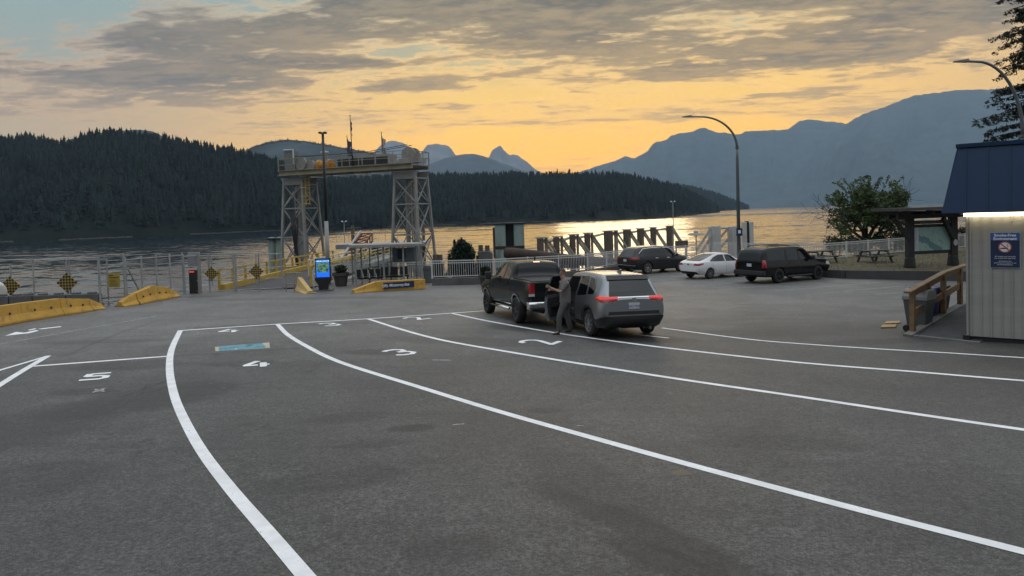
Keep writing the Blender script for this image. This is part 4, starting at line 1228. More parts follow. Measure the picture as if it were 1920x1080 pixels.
def make_sedan():
    root = thing('sedan', 'white four door sedan parked between two dark SUVs', 'car')
    paint = car_paint('white_paint', (.72, .72, .72), 0, .3)
    st = [(-2.18, .45, .86, .88, .56, .72, .66, .58), (-2.15, .36, .90, .94, .66, .79, .73, .64), (-1.98, .26, .96, 1.03, .76, .85, .78, .66), (-1.65, .23, .97, 1.07, .79, .86, .79, .64), (-1.30, .22, .96, 1.20, .80, .86, .79, .58), (-.9, .21, .95, 1.36, .80, .86, .79, .56), (-.4, .20, .94, 1.445, .80, .86, .79, .56),
          (.15, .20, .93, 1.455, .80, .86, .785, .565), (.55, .20, .92, 1.38, .80, .86, .78, .56), (.95, .20, .91, 1.16, .80, .86, .78, .58), (1.3, .20, .90, .985, .80, .86, .77, .64), (1.7, .21, .85, .90, .78, .85, .72, .60), (2.05, .24, .76, .80, .70, .80, .64, .54), (2.18, .30, .66, .69, .55, .66, .5, .42)]
    body, sh = make_body(root, st, (-1.285, 1.285), .315, paint, (), 1.11, .86)
    for way in 'LR':
        s = 1 if way == 'L' else -1
        for p in ([(.02, .97), (.02, 1.35), (.35, 1.34), (.58, 1.27), (.96, .99), (.95, .96)], [(-.07, .98), (-.07, 1.355), (-.45, 1.35), (-.85, 1.23), (-1.22, 1.04), (-1.16, .99)]):
            sh.patch([p], way, .005, .06).build('side_window', GLASS, root, smooth=True)
        seams(root, sh, way, [[(-.02, .30), (-.02, .97)], [(.88, .30), (1.0, .95)], [(-.85, .45), (-1.05, .75), (-1.2, 1.0)]], .012)
        for x in (-.72, .15): sh.patch([[(x, .83), (x + .2, .835), (x + .2, .862), (x, .857)]], way, .025, .1).build('door_handle', paint, root)
        a = sh.patch([[(s * .42, .80), (s * .80, .78), (s * .80, .90), (s * .50, .90)]], 'B', .01, .05); sh.patch([[(-2.2, .78), (-1.78, .86), (-1.8, .92), (-2.2, .90)]], way, .01, .05, a); a.build('tail_lamp', REDLAMP, root, smooth=True)
        MB().box((.82, s * .96, 1.0), (.09, .18, .12)).build('wing_mirror', paint, root, bevel=.03)
        sh.patch([[(1.6, .68), (2.08, .60), (2.05, .70), (1.75, .78)]], way, .01, .06).build('headlight', HEADL, root)
    sh.patch([[(-.60, 1.03), (.60, 1.03), (.50, 1.40), (-.50, 1.40)]], 'B', .006, .06).build('rear_window', GLASS, root, smooth=True)
    sh.patch([[(-.62, 1.0), (.62, 1.0), (.52, 1.40), (-.52, 1.40)]], 'F', .006, .06).build('windscreen', GLASS, root, smooth=True)
    sh.patch([[(-.70, .28), (.70, .28), (.62, .44), (-.62, .44)]], 'B', .015, .06).build('bumper_valance', TRIM, root)
    plate(root, sh, 0, .36, 1)
    em = MB().lathe([(.05, 0), (.05, .01), (0, .012)], (0, 0, 0), 'x', 14); em.v = [(-2.19 - v[0], v[1] * 1.5, v[2] + .85) for v in em.v]; em.build('badge', CHROME, root)
    for x in (-1.285, 1.285):
        for s in (1, -1): wheel(root, x, s * .745, .315, .2, ALLOY, 9)
    return root

def make_long_suv(paint, label, rims=DARKALLOY):
    root = thing('suv', label, 'car')
    st = [(-2.82, .55, 1.12, 1.16, .74, .92, .86, .72), (-2.80, .48, 1.14, 1.22, .84, .97, .90, .76), (-2.70, .38, 1.17, 1.60, .90, 1.0, .93, .74), (-2.60, .34, 1.18, 1.82, .92, 1.005, .93, .73), (-2.2, .33, 1.17, 1.885, .92, 1.005, .93, .73), (-1.2, .32, 1.16, 1.905, .92, 1.0, .93, .73), (-.2, .32, 1.15, 1.905, .92, 1.0, .93, .73),
          (.55, .32, 1.14, 1.88, .92, 1.0, .93, .72), (.88, .32, 1.13, 1.78, .92, 1.0, .92, .70), (1.22, .32, 1.12, 1.46, .92, 1.0, .92, .72), (1.50, .33, 1.14, 1.26, .92, 1.005, .92, .80), (2.0, .35, 1.13, 1.22, .91, 1.005, .90, .80), (2.55, .38, 1.09, 1.17, .89, .99, .87, .77), (2.78, .42, 1.02, 1.09, .82, .94, .80, .70), (2.83, .46, .96, 1.02, .74, .86, .72, .62)]
    body, sh = make_body(root, st, (-1.62, 1.68), .40, paint, (), 1.12, 1.0)
    for way in 'LR':
        s = 1 if way == 'L' else -1
        for p in ([(.12, 1.19), (.12, 1.74), (.52, 1.73), (.78, 1.66), (1.16, 1.24), (1.14, 1.18)], [(.02, 1.19), (.02, 1.75), (-.88, 1.75), (-.96, 1.20)], [(-1.06, 1.20), (-1.0, 1.75), (-2.4, 1.73), (-2.52, 1.22)]):
            sh.patch([p], way, .005, .08).build('side_window', GLASS, root, smooth=True)
        seams(root, sh, way, [[(.07, .42), (.07, 1.18)], [(1.08, .42), (1.2, 1.18)], [(-1.0, .42), (-1.0, 1.18)]], .014)
        for x in (-.80, .22): sh.patch([[(x, 1.04), (x + .24, 1.04), (x + .24, 1.075), (x, 1.075)]], way, .03, .1).build('door_handle', paint, root)
        a = sh.patch([[(s * .82, .86), (s * 1.0, .86), (s * 1.0, 1.26), (s * .84, 1.26)]], 'B', .012, .06); sh.patch([[(-2.84, .86), (-2.66, .86), (-2.66, 1.26), (-2.84, 1.26)]], way, .012, .06, a); a.build('tail_lamp', REDLAMP, root, smooth=True)
        MB().box((1.02, s * 1.12, 1.26), (.11, .2, .2)).build('wing_mirror', TRIM, root, bevel=.03)
        sh.patch([[(2.3, .84), (2.74, .80), (2.72, .98), (2.4, 1.0)]], way, .01, .06).build('headlight', HEADL, root)
        MB().tube([(-2.2, s * .64, 1.905), (-2.1, s * .64, 1.965), (.3, s * .64, 1.965), (.45, s * .64, 1.90)], .022, 6).build('roof_rail', TRIM, root)
        MB().tube([(-1.0, s * 1.0, .34), (1.1, s * 1.0, .34)], .05, 8).build('side_step', TRIM, root)
    sh.patch([[(-.74, 1.22), (.74, 1.22), (.66, 1.72), (-.66, 1.72)]], 'B', .006, .08).build('rear_window', GLASS, root, smooth=True)
    sh.patch([[(-.72, 1.24), (.72, 1.24), (.64, 1.72), (-.64, 1.72)]], 'F', .006, .08).build('windscreen', GLASS, root, smooth=True)
    bp = MB().prism([(-2.90, .46), (-2.72, .44), (-2.72, .70), (-2.90, .70)], -.98, .98, 'xz'); bp.build('rear_bumper', TRIM, root, bevel=.03)
    plate(root, sh, 0, .98, 1)
    for x in (-.9, .1): MB().tube([(x, -.66, 1.955), (x, .66, 1.955)], .02, 6).build('roof_bar', TRIM, root)
    for x in (-1.62, 1.68):
        for s in (1, -1): wheel(root, x, s * .86, .40, .27, rims, 6, 0, .62)
    return root

def by_wheels(root, rear, front, wb, half_track, x_rear, side):
    """place from two ground points under the wheels of one side (side +1: left wheels)"""
    a, c = Vector((rear[0], rear[1])), Vector((front[0], front[1]))
    f = (c - a).normalized(); s = Vector((-f.y, f.x))
    centre = a - s * (side * half_track) - f * x_rear
    place(root, centre.x, centre.y, math.atan2(f.y, f.x), wb)

def heading_from(root, wheel_px, deg_left, wb, half_track, x_rear, side):
    """one wheel seen at a pixel and a compass heading (degrees left of straight ahead)"""
    p = P(*wheel_px); h = R(90 + deg_left); f = Vector((math.cos(h), math.sin(h)))
    by_wheels(root, p, (p.x + f.x, p.y + f.y), wb, half_track, x_rear, side)

crossover = make_crossover()
heading_from(crossover, (1110, 629.5), 15, 2.69, .80, -1.345, 1)
pickup = make_pickup()
heading_from(pickup, (972, 605.5), 17, 3.57, .90, -1.70, 1)
dark_suv = make_dark_suv()
heading_from(dark_suv, (1213, 513.5), -61, 2.75, .85, -1.375, -1)
sedan = make_sedan()
heading_from(sedan, (1330, 523), -60, 2.57, .745, -1.285, -1)
long_suv = make_long_suv(car_paint('gloss_black_paint', (.004, .004, .005), 0, .2, .6), 'long black SUV with roof bars parked nearest the lamp post')
heading_from(long_suv, (1459, 531), -58, 3.30, .88, -1.62, -1)
pale_suv = make_long_suv(car_paint('cream_paint', (.55, .54, .50), 0, .35), 'pale off-white truck half cut off behind the yellow barriers', ALLOY)
_h = R(6)
_n = P(21, 583); _d = Vector((.86, -.51)); place(pale_suv, _n.x - _d.x * 2.8 - 1.3, _n.y - _d.y * 2.8 + .2, math.atan2(_d.y, _d.x), 3.3)
# ================================================================== gantry, ramp, dolphins, fences
GALV = mat('galvanised_steel', (.33, .34, .34), .5, .35, .18, 1.2, dirt=((.16, .11, .07), 2.0, .35))
GPAINT = mat('grey_steel_paint', (.27, .265, .25), .55, .1, .16, .9, dirt=((.17, .12, .08), 1.6, .4))
YEL = mat('yellow_rail_paint', (.50, .33, .05), .5, 0, .18, 1.5, dirt=((.18, .12, .05), 2.5, .4))
YDULL = mat('dull_yellow_paint', (.28, .25, .17), .6, 0, .2, 1.0, dirt=((.15, .12, .07), 2.0, .4))
WHITEP = mat('white_fence_paint', (.56, .56, .55), .45, 0, .08, 2)
CONC = mat('grey_concrete', (.10, .10, .098), .85, 0, .22, 1.4, bump=.35, bscale=25, dirt=((.05, .05, .045), 1.2, .5))
YCONC = mat('yellow_concrete', (.52, .29, .045), .75, 0, .12, 1.6, bump=.3, bscale=22, dirt=((.15, .095, .05), 3.2, .62))
DARKST = mat('dark_steel', (.025, .027, .03), .5, .2, .2, 2)
REDST = mat('red_steel', (.22, .055, .04), .55, .1, .2, 1.5, dirt=((.12, .06, .04), 2, .4))
RUST = mat('rusty_steel', (.045, .028, .022), .8, .1, .35, .8, bump=.4, bscale=9, dirt=((.03, .022, .02), 1.4, .5))
GREENST = mat('weathered_green_steel', (.26, .33, .30), .6, .05, .18, .7, dirt=((.05, .06, .05), .9, .6), stretch=(1.5, 1.5, .35))
TIMBER = mat('creosote_timber', (.11, .09, .07), .85, 0, .35, 2, bump=.5, bscale=8, stretch=(4, 4, .5))
TIMBERL = mat('weathered_timber', (.34, .30, .25), .85, 0, .3, 2, bump=.4, bscale=8, stretch=(4, 4, .5))
PALEC = mat('pale_concrete', (.48, .47, .44), .8, 0, .18, .8, bump=.2, bscale=12, dirt=((.17, .15, .12), .7, .5), stretch=(1, 1, .4))
GLASSC = mat('shelter_glass', (.25, .28, .29), .05, 0, 0)
BLUESIGN = mat('navy_sign', (.008, .024, .075), .5, 0, .05)
WHITEINK = mat('white_lettering', (.75, .76, .77), .5, 0, 0)

# ---------------- gantry over the ramp
def gantry():
    Y1, Y2 = 67.5, 63.0
    a0 = at(565, 400, Y1); a1 = at(773, 400, Y2)
    c = Vector((a1.x - a0.x, a1.y - a0.y)); span = c.length; c.normalize(); r = Vector((-c.y, c.x))
    root = thing('loading_gantry', 'tall steel gantry with two lattice towers over the loading ramp', 'gantry', (a0.x, a0.y, 0))
    zt = 6.75
    def W(u, v, z): return (a0.x + c.x * u + r.x * v, a0.y + c.y * u + r.y * v, z)
    for uc in (0.0, span):
        mb = MB(); inn = MB()
        zb = WATER + 1.0
        lv = [zt - .6, 3.9, 1.2, -1.7, -4.8]
        def hw(z): return 1.02 + (zt - z) * .048
        cor = ((-1, -1), (1, -1), (1, 1), (-1, 1))
        for sx, sy in cor:
            mb.beam(W(uc + sx * hw(zt), sy * hw(zt), zt), W(uc + sx * hw(zb), sy * hw(zb), zb), .19, .19, up=(c.x, c.y, 0))
        for k, z in enumerate(lv):
            h = hw(z)
            for i in range(4):
                p, q = cor[i], cor[(i + 1) % 4]
                mb.beam(W(uc + p[0] * h, p[1] * h, z), W(uc + q[0] * h, q[1] * h, z), .11)
                if k + 1 < len(lv):
                    z2 = lv[k + 1]; h2 = hw(z2)
                    s_, e_ = (p, q) if (uc > 0) == (i % 2 == 0) else (q, p)
                    mb.beam(W(uc + s_[0] * h, s_[1] * h, z), W(uc + e_[0] * h2, e_[1] * h2, z2), .095)
                    mb.beam(W(uc + e_[0] * h, e_[1] * h, z), W(uc + s_[0] * h2, s_[1] * h2, z2), .075)
        t = mb.build('lattice_tower', GPAINT, root, world=True)
        for sx, sy, w in ((-.45, .2, .16), (-.1, .45, .12), (.3, .1, .18), (.5, -.3, .1), (-.35, -.4, .1), (.05, -.15, .14)):
            inn.beam(W(uc + sx, sy, zt), W(uc + sx, sy, WATER + 1), w)
        inn.build('guide_column', GPAINT, root, world=True)
        cw = MB().box(W(uc - .05, .1, -.6 if uc > 0 else .2), (.8, .7, 2.2), math.atan2(c.y, c.x)); cw.build('counterweight', GALV, root, world=True)
        hd = MB().prism([(-1.35, zt), (1.35, zt), (1.0, zt - .62), (-1.0, zt - .62)], -1.1, -.95, 'xz')
        hd.add(*(lambda m: (m.v, m.f))(MB().prism([(-1.35, zt), (1.35, zt), (1.0, zt - .62), (-1.0, zt - .62)], .95, 1.1, 'xz')))
        hd.v = [W(uc + v[0], v[1], v[2]) for v in hd.v]
        hd.build('tower_head', GPAINT, root, world=True)
    # crosshead: two girders, deck and walkway
    e0, e1 = -1.15, span + 1.0
    g = MB()
    for v in (-1.45, 1.45): g.beam(W(e0, v, zt + .42), W(e1, v, zt + .42), .2, .38)
    g.beam(W(e0, -1.6, zt + .22), W(e1, -1.6, zt + .22), .3, .05); g.beam(W(e0, -1.6, zt + .65), W(e1, -1.6, zt + .65), .3, .05)
    g.build('crosshead_girder', YDULL, root, world=True)
    d = MB(); d.beam(W(e0 + .02, 0, zt + .55), W(e1 - .02, 0, zt + .55), 2.6, .1); d.build('deck', GALV, root, world=True)
    for v, n in ((-1.6, 8), (1.6, 8)):
        q = MB()
        for k in range(n + 1):
            u = e0 + .05 + (e1 - e0 - .1) * k / n
            q.beam(W(u, v, zt + .6), W(u, v, zt + 1.75), .06)
        for z in (zt + 1.2, zt + 1.75): q.beam(W(e0, v, z), W(e1, v, z), .055)
        q.build('handrail', YDULL, root, world=True)
    for u in (e0, e1):
        q = MB()
        for v in (-1.6, -.5, .5, 1.6): q.beam(W(u, v, zt + .6), W(u, v, zt + 1.75), .06)
        for z in (zt + 1.2, zt + 1.75): q.beam(W(u, -1.6, z), W(u, 1.6, z), .055)
        q.build('handrail', YDULL, root, world=True)
    def sheave(u, v, z, rad, m):
        q = MB(); q.lathe([(rad * .82, -.1), (rad, -.12), (rad * .92, 0), (rad, .12), (rad * .82, .1)], (0, 0, 0), 'y', 22)
        q.lathe([(0, -.14), (rad * .2, -.14), (rad * .2, .14), (0, .14)], (0, 0, 0), 'y', 10)
        for k in range(7):
            an = 2 * math.pi * k / 7; q.beam((0, 0, 0), (math.cos(an) * rad * .86, 0, math.sin(an) * rad * .86), .09, .08, up=(0, 1, 0))
        q.v = [W(u + x, v + y, z + zz) for x, y, zz in q.v]
        q.build('sheave', m, root, world=True)
    sheave(span + .0, -.3, zt + 1.5, .66, GPAINT); sheave(span + .0, .6, zt + 1.5, .66, GPAINT)
    sheave(.55, -.4, zt + 1.35, .6, GPAINT); sheave(1.5, -.2, zt + 1.1, .48, GPAINT)
    bx = MB().box(W(span + .2, 0, zt + .95), (2.0, 1.4, .42), math.atan2(c.y, c.x)); bx.build('bearing_block', GPAINT, root, world=True)
    bx = MB().box(W(.4, .3, zt + .75), (3.0, 1.4, .3), math.atan2(c.y, c.x)); bx.build('bearing_block', GPAINT, root, world=True)
    win = MB().lathe([(.0, -.7), (.5, -.7), (.5, -.5), (.36, -.45), (.36, .45), (.5, .5), (.5, .7), (0, .7)], (0, 0, 0), 'x', 18)
    win.box((.75, 0, -.15), (.6, .5, .5)); win.v = [W(3.0 + x, -.1 + y, zt + 1.1 + z) for x, y, z in win.v]
    win.build('winch', mat('orange_winch_paint', (.50, .22, .03), .5, 0, .1), root, world=True)
    cab = MB().box(W(-.55, -.4, zt + 1.6), (.95, .9, 1.9), math.atan2(c.y, c.x)); cb = cab.build('control_cabinet', mat('cabinet_grey', (.16, .17, .17), .6), root, world=True)
    tr = MB().tube([W(-1.05, -.9, zt + 2.65), W(.05, -.9, zt + 2.65), W(.08, -.9, zt + 1.3)], .07, 6); tr.build('vent_pipe', WHITEP, root, world=True)
    mh = MB().box(W(7.4, .2, zt + 1.15), (5.4, 1.5, 1.1), math.atan2(c.y, c.x)); h_ = mh.build('machine_house', GPAINT, root, world=True)
    for k in range(4):
        wq = MB().box(W(5.35 + k * 1.36, -.57, zt + 1.15), (1.2, .05, .62), math.atan2(c.y, c.x)); wq.build('louvre', DARKST, h_, world=True)
    cbl = MB()
    for v in (-.45, .35): cbl.tube([W(-.2, v, zt + 2.05), W(4, v, zt + 1.95), W(8, v, zt + 2.0), W(span, v, zt + 2.38)], .03, 5)
    cbl.build('hoist_cable', DARKST, root, world=True)
    for u in (2.5, 5.0, 7.2, 9.0):
        q = MB().beam(W(u, -1.6, zt - .06), W(u + 1.5, -1.2, zt - .16), .1, .06); q.build('underslung_strut', WHITEP, root, world=True)
    ld = MB()
    for s in (-.22, .22): ld.beam(W(1.75 + s, -1.2, zt + .5), W(1.75 + s, -1.2, zt - 2.6), .05)
    for k in range(9): ld.beam(W(1.53, -1.2, zt + .2 - k * .33), W(1.97, -1.2, zt + .2 - k * .33), .04)
    for z in (zt - 1.0, zt - 1.8, zt - 2.5): ld.tube([W(1.4, -1.2, z), W(1.4, -1.75, z), W(2.1, -1.75, z), W(2.1, -1.2, z)], .03, 5)
    ld.build('ladder', YEL, root, world=True)
    hs = MB()
    for k in range(4): hs.tube([W(-.3 + k * .14, -1.25, 3.6), W(.1 + k * .2, -1.5, 2.2), W(.15 + k * .1, -1.4, 0.6), W(.2 + k * .1, -1.3, -1.4)], .06, 6)
    hs.build('hydraulic_hose', DARKST, root, world=True)
    return root, W, zt, span
gan, GW, GZ, GSPAN = gantry()

# flags on the crosshead
def flagpole(u, v, h, label, cols, flag_h, wid, twist, off=0.0):
    p = GW(u, v, GZ + .6)
    root = thing('flagpole', label, 'flag', p)
    MB().tube([(0, 0, 0), (-h * .018, 0, h)], [.055, .03], 8).build('pole', DARKST, root, smooth=True)
    MB().lathe([(.0, .12), (.07, .06), (0.0, 0)], (-h * .018, 0, h), 'z', 8).build('finial', DARKST, root)
    m = MB(); n = 14
    rows = []
    for k in range(n + 1):
        z = h - .15 - off - flag_h * k / n
        row = []
        for j in range(7):
            t = j / 6
            w = wid * (1 - .35 * abs(k / n - .35))
            row.append((-h * .018 * z / h + t * w * math.cos(twist * k / n + 1.2 * math.sin(t * 3 + k * .5)), .12 * math.sin(t * 7 + k * .45) * (1 + k * .06), z - t * .35))
        rows.append(row)
    for k in range(n):
        for j in range(6): m.quad(rows[k][j], rows[k][j + 1], rows[k + 1][j + 1], rows[k + 1][j])
    m.build('flag', cols, root, smooth=True)
flagpole(5.2, .5, 3.0, 'flagpole with a limp dark blue and white flag above the ramp gantry', mat('blue_flag', (.06, .075, .12), .8, 0, .5, 3.0), 2.9, .45, .6, 0)
flagpole(6.4, -.6, 4.7, 'tallest flagpole with a narrow furled dark flag above the ramp gantry', mat('dark_flag', (.05, .03, .03), .8, 0, .4, 3.0), 1.2, .16, .4, .1)
flagpole(8.9, .5, 3.1, 'flagpole with a limp pale pinkish flag above the ramp gantry', mat('pale_flag', (.42, .33, .28), .8, 0, .25, 2.0), 2.9, .42, .2, .1)
sl = thing('sign_lamp', 'thin rod with a small flat lamp on the gantry walkway', 'lamp', GW(3.9, -.9, GZ + .6))
MB().tube([(0, 0, 0), (0, 0, 1.5)], .03, 6).build('pole', GALV, sl)
MB().lathe([(0, 0), (.42, .03), (.35, .14), (0, .2)], (-.25, 0, 1.5), 'z', 10).build('lamp_head', GALV, sl)

# ---------------- ramp down to the ferry berth
def ramp():
    L0, R0 = P(405, 546), P(540, 543); 
    L1 = at(622, 500, 66); R1 = at(742, 472, 60)
    z0 = L0.z; zl = -1.35
    root = thing('loading_ramp', 'sloping vehicle ramp with yellow kerb and rails leading under the gantry', 'ramp', (L0.x, L0.y, z0))
    R0 = Vector((-10.9, 38.2, z0)); L0 = Vector((-15.6, 37.6, z0)); L1 = Vector((-17.2, 68, zl)); R1 = Vector((-11.2, 68, zl))
    d = MB(); n = 10
    for k in range(n):
        a, b = k / n, (k + 1) / n
        d.quad(L0.lerp(L1, a), R0.lerp(R1, a), R0.lerp(R1, b), L0.lerp(L1, b))
    d.build('ramp_deck', mat('ramp_asphalt', (.050, .048, .055), .8, 0, .2, 1.5, bump=.3), root, world=True)
    u = MB()
    for p, q in ((L0, L1), (R0, R1)): u.beam(p + Vector((0, 0, -.5)), q + Vector((0, 0, -.6)), .3, .8)
    u.build('edge_girder', GPAINT, root, world=True)
    k_ = MB(); k_.beam(L0 + Vector((.1, 0, .16)), L1 + Vector((.1, 0, .16)), .35, .32); k_.build('kerb_beam', YEL, root, world=True)
    q = MB()
    for k in range(15):
        p = L0.lerp(L1, k / 14); q.beam(p, p + Vector((0, 0, 1.1)), .12 if k % 2 == 0 else .2, .12)
    for h in (.6, 1.1): q.beam(L0 + Vector((0, 0, h)), L1 + Vector((0, 0, h)), .08)
    q.build('side_rail', YEL, root, world=True)
    q = MB()
    for k in range(13):
        p = R0.lerp(R1, k / 12); q.beam(p, p + Vector((0, 0, 1.1)), .1)
    q.beam(R0 + Vector((.0, 0, 1.1)), R1 + Vector((0, 0, 1.1)), .12); q.build('side_rail', YEL, root, world=True)
    q = MB(); q.beam(R0 + Vector((.08, .8, .52)), R1 + Vector((.08, 0, .52)), .06, .8); q.build('side_panel', GALV, root, world=True)
    q = MB(); q.beam(R0 + Vector((.3, .8, -.1)), R1 + Vector((.3, 0, -.1)), .14, .14); q.build('white_pipe', WHITEP, root, world=True)
    return root
ramp()
# second, passenger gangway beyond the shelter: pale sloping walkway with rails
def gangway():
    a = Vector((-10.6, 44.0, -1.0)); b = Vector((-6.6, 60.0, -1.9))
    a = at(600, 518, 45.0); b = at(738, 480, 60.0)
    root = thing('gangway', 'pale grey foot gangway with white pipe rails behind the shelter', 'gangway', a)
    m = MB(); m.beam(a, b, 1.6, .25); m.build('walkway', GALV, root, world=True)
    s = Vector((b.y - a.y, -(b.x - a.x), 0)).normalized() * .75
    for k in (-1, 1):
        q = MB(); q.beam(a + s * k + Vector((0, 0, 1.0)), b + s * k + Vector((0, 0, 1.0)), .09)
        q.beam(a + s * k + Vector((0, 0, .5)), b + s * k + Vector((0, 0, .5)), .06)
        for j in range(10):
            p = a.lerp(b, j / 9) + s * k; q.beam(p, p + Vector((0, 0, 1.0)), .06)
        q.build('handrail', mat('cream_rail_paint', (.55, .50, .36), .5, 0, .1), root, world=True)
    for t in (.35, .7, 1.0):
        p = a.lerp(b, t); q = MB()
        for k in (-1, 1): q.beam(p + s * k * .8, p + s * k * .8 + Vector((0, 0, WATER - p.z)), .25)
        q.build('support_pile', TIMBERL, root, world=True)
gangway()
def red_boom():
    a = at(652, 488, 62); b = at(688, 438, 66)
    root = thing('apron_boom', 'tilted red lattice boom with a white tube beside the ramp', 'boom', a)
    q = MB(); s = Vector((.45, .1, 0))
    for k in (-1, 1): q.beam(a + s * k, b + s * k, .14)
    for k in range(9):
        p0 = a.lerp(b, k / 8); p1 = a.lerp(b, min(1, (k + 1) / 8))
        q.beam(p0 - s, p1 + s, .08); q.beam(p0 + s, p0 - s, .07)
        q.beam(p0 + s, p0 + s + Vector((0, 0, -.7)), .09)
    q.beam(a + s + Vector((0, 0, -.7)), b + s + Vector((0, 0, -.7)), .12)
    q.build('boom_frame', REDST, root, world=True)
    MB().tube([a - s + Vector((-.1, 0, .2)), b - s + Vector((-.1, 0, .25))], .1, 8).build('white_tube', WHITEP, root, world=True)
    m = MB(); m.beam(Vector((a.x, a.y, WATER)), a, .5); m.build('support_pile', TIMBERL, root, world=True)
red_boom()
def pontoon():
    c = at(720, 452, 78)
    root = thing('pontoon', 'grey floating deck with small hut behind the shelter', 'float', c)
    MB().box(c + Vector((0, 0, -.4)), (9.5, 5, .5)).build('float_deck', GALV, root, world=True, bevel=.05)
    q = MB()
    for x in (-4, 4): q.tube([Vector((c.x + x, c.y + 2.7, WATER - 1)), Vector((c.x + x, c.y + 2.7, c.z + 1.8))], .2, 8)
    q.build('guide_pile', TIMBER, root, world=True)
    q = MB()
    for k in range(8): q.beam(c + Vector((-4.6 + k * 1.3, -2.4, 0)), c + Vector((-4.6 + k * 1.3, -2.4, .9)), .05)
    q.beam(c + Vector((-4.6, -2.4, .9)), c + Vector((4.6, -2.4, .9)), .05); q.build('handrail', WHITEP, root, world=True)
    MB().tube([Vector((c.x, c.y, c.z - .6)), Vector((c.x, c.y, WATER - 1))], 1.4, 12).build('caisson', CONC, root, world=True)
pontoon()

# ---------------- dolphins, fenders and piles in the water
def green_dolphin(px0, px1, pyt, Y, label, gap):
    a, b = at(px0, pyt, Y), at(px1, pyt, Y); w = b.x - a.x; top = (a.z + b.z) / 2
    root = thing('mooring_dolphin', label, 'dolphin', ((a.x + b.x) / 2, Y, WATER))
    h = top - WATER + 1
    if gap:
        for x in (-w * .32, w * .32):
            q = MB().box((x, 0, h / 2 - .5), (w * .36, 1.9, h - 1.0)); q.build('steel_panel', GREENST, root, bevel=.06)
        MB().box((0, .35, h / 2 - .55), (w * .30, 1.2, h - .9)).build('fender_core', DARKST, root)
        MB().box((0, 0, h - .6 - .35), (w * 1.08, 2.1, .14)).build('cap_plate', DARKST, root)
        MB().box((-w * .54, .9, h / 2 - .6), (.3, .4, h - 1.4)).build('side_pile', TIMBER, root)
        for zf in (.38, .55): MB().box((0, -.97, h * zf + 2.2), (w * 1.0, .05, .28)).build('rust_band', RUST, root)
    else:
        for x in (-w * .27, w * .27):
            MB().lathe([(w * .25, 0), (w * .25, h - .8), (0, h - .75)], (x, 0, 0), 'z', 14).build('steel_pile', GREENST, root, smooth=False)
        MB().box((0, 0, h - .92), (w * 1.05, 1.2, .12)).build('cap_plate', DARKST, root)
    return root
green_dolphin(928, 982, 420, 69, 'broad weathered green steel dolphin with a dark centre slot', True)
green_dolphin(503, 531, 449, 71, 'pair of green steel piles left of the gantry', False)
# rusty pipe on the bank
pa = at(948, 474, 58); pb = at(1060, 486, 56); pc = at(1165, 494, 54.5)
pm = MB().tube([pa, pa.lerp(pb, .12), pb, pc], [.42, .48, .42, .36], 18)
pipe = pm.build('rusty_pipe', RUST, None, smooth=True, loc=pa, world=True)
tag(pipe, 'long tapering rusty pipe lying along the shore behind the white fence', 'pipe')
pm = thing('pipe_trestle', 'low dark timber trestle carrying the rusty pipe', 'trestle', (pb.x, pb.y, WATER))
for k, t in enumerate((.12, .55, .95)):
    p = pa.lerp(pc, t); q = MB()
    for s in (-.5, .5): q.beam(Vector((p.x + s, p.y, WATER - .5)), Vector((p.x + s, p.y, p.z - .45)), .3)
    q.beam(Vector((p.x - .9, p.y, p.z - .6)), Vector((p.x + .9, p.y, p.z - .6)), .3); q.build('bent', TIMBER, pm, world=True)
# wing wall frames
FR = [(1005, 1026, 447), (1036, 1055, 445), (1066, 1085, 441), (1094, 1112, 438.5), (1130, 1158, 434), (1167, 1183, 431.5), (1193, 1208, 429.5), (1218, 1231, 427.5), (1248, 1263, 424.5)]
prev = None
for k, (x0, x1, yt) in enumerate(FR):
    Y = 2.62 * 1331 / (yt - (402.5 - (x0 - 960) * .0306))
    a, b = at(x0, yt, Y), at(x1, yt, Y); w = b.x - a.x; top = a.z
    root = thing('fender_frame', 'brown timber fender frame with a slanting brace in the berth row', 'fender', ((a.x + b.x) / 2, Y, WATER), 'timber fender frames along the ferry berth')
    h = top - WATER
    MB().box((-w * .14, -.2, h * .5), (w * .6, .5, h)).build('fender_panel', TIMBER, root, bevel=.03)
    MB().tube([(w * .42, .5, -1), (w * .42, .5, h + .1)], w * .14, 8).build('pile', TIMBERL, root)
    q = MB().beam((w * .2, .2, h - .2), (w * .2 + 2.1, 1.2, h - 3.3), .24, .24); q.build('brace', TIMBERL, root)
    q = MB().beam((w * .48, .9, h - .1), (w * .48 + 2.4, 2.2, h - 3.6), .2, .2); q.build('brace', TIMBERL, root)
    MB().box((0, .1, h + .06), (w * 1.05, 1.0, .12)).build('cap', TIMBERL, root)
    if prev is not None:
        p0 = prev; p1 = Vector((a.x, Y, top - .35))
        q = MB().tube([p0 - Vector(root.location), p1 - Vector(root.location)], .16, 7); q.build('waling', TIMBERL, root)
    prev = Vector((b.x, Y, top - .35))
    root['label'] = ['first and widest', 'second', 'third', 'fourth', 'fifth', 'sixth', 'seventh', 'eighth', 'last'][k] + ' timber fender frame counting from the green dolphin'
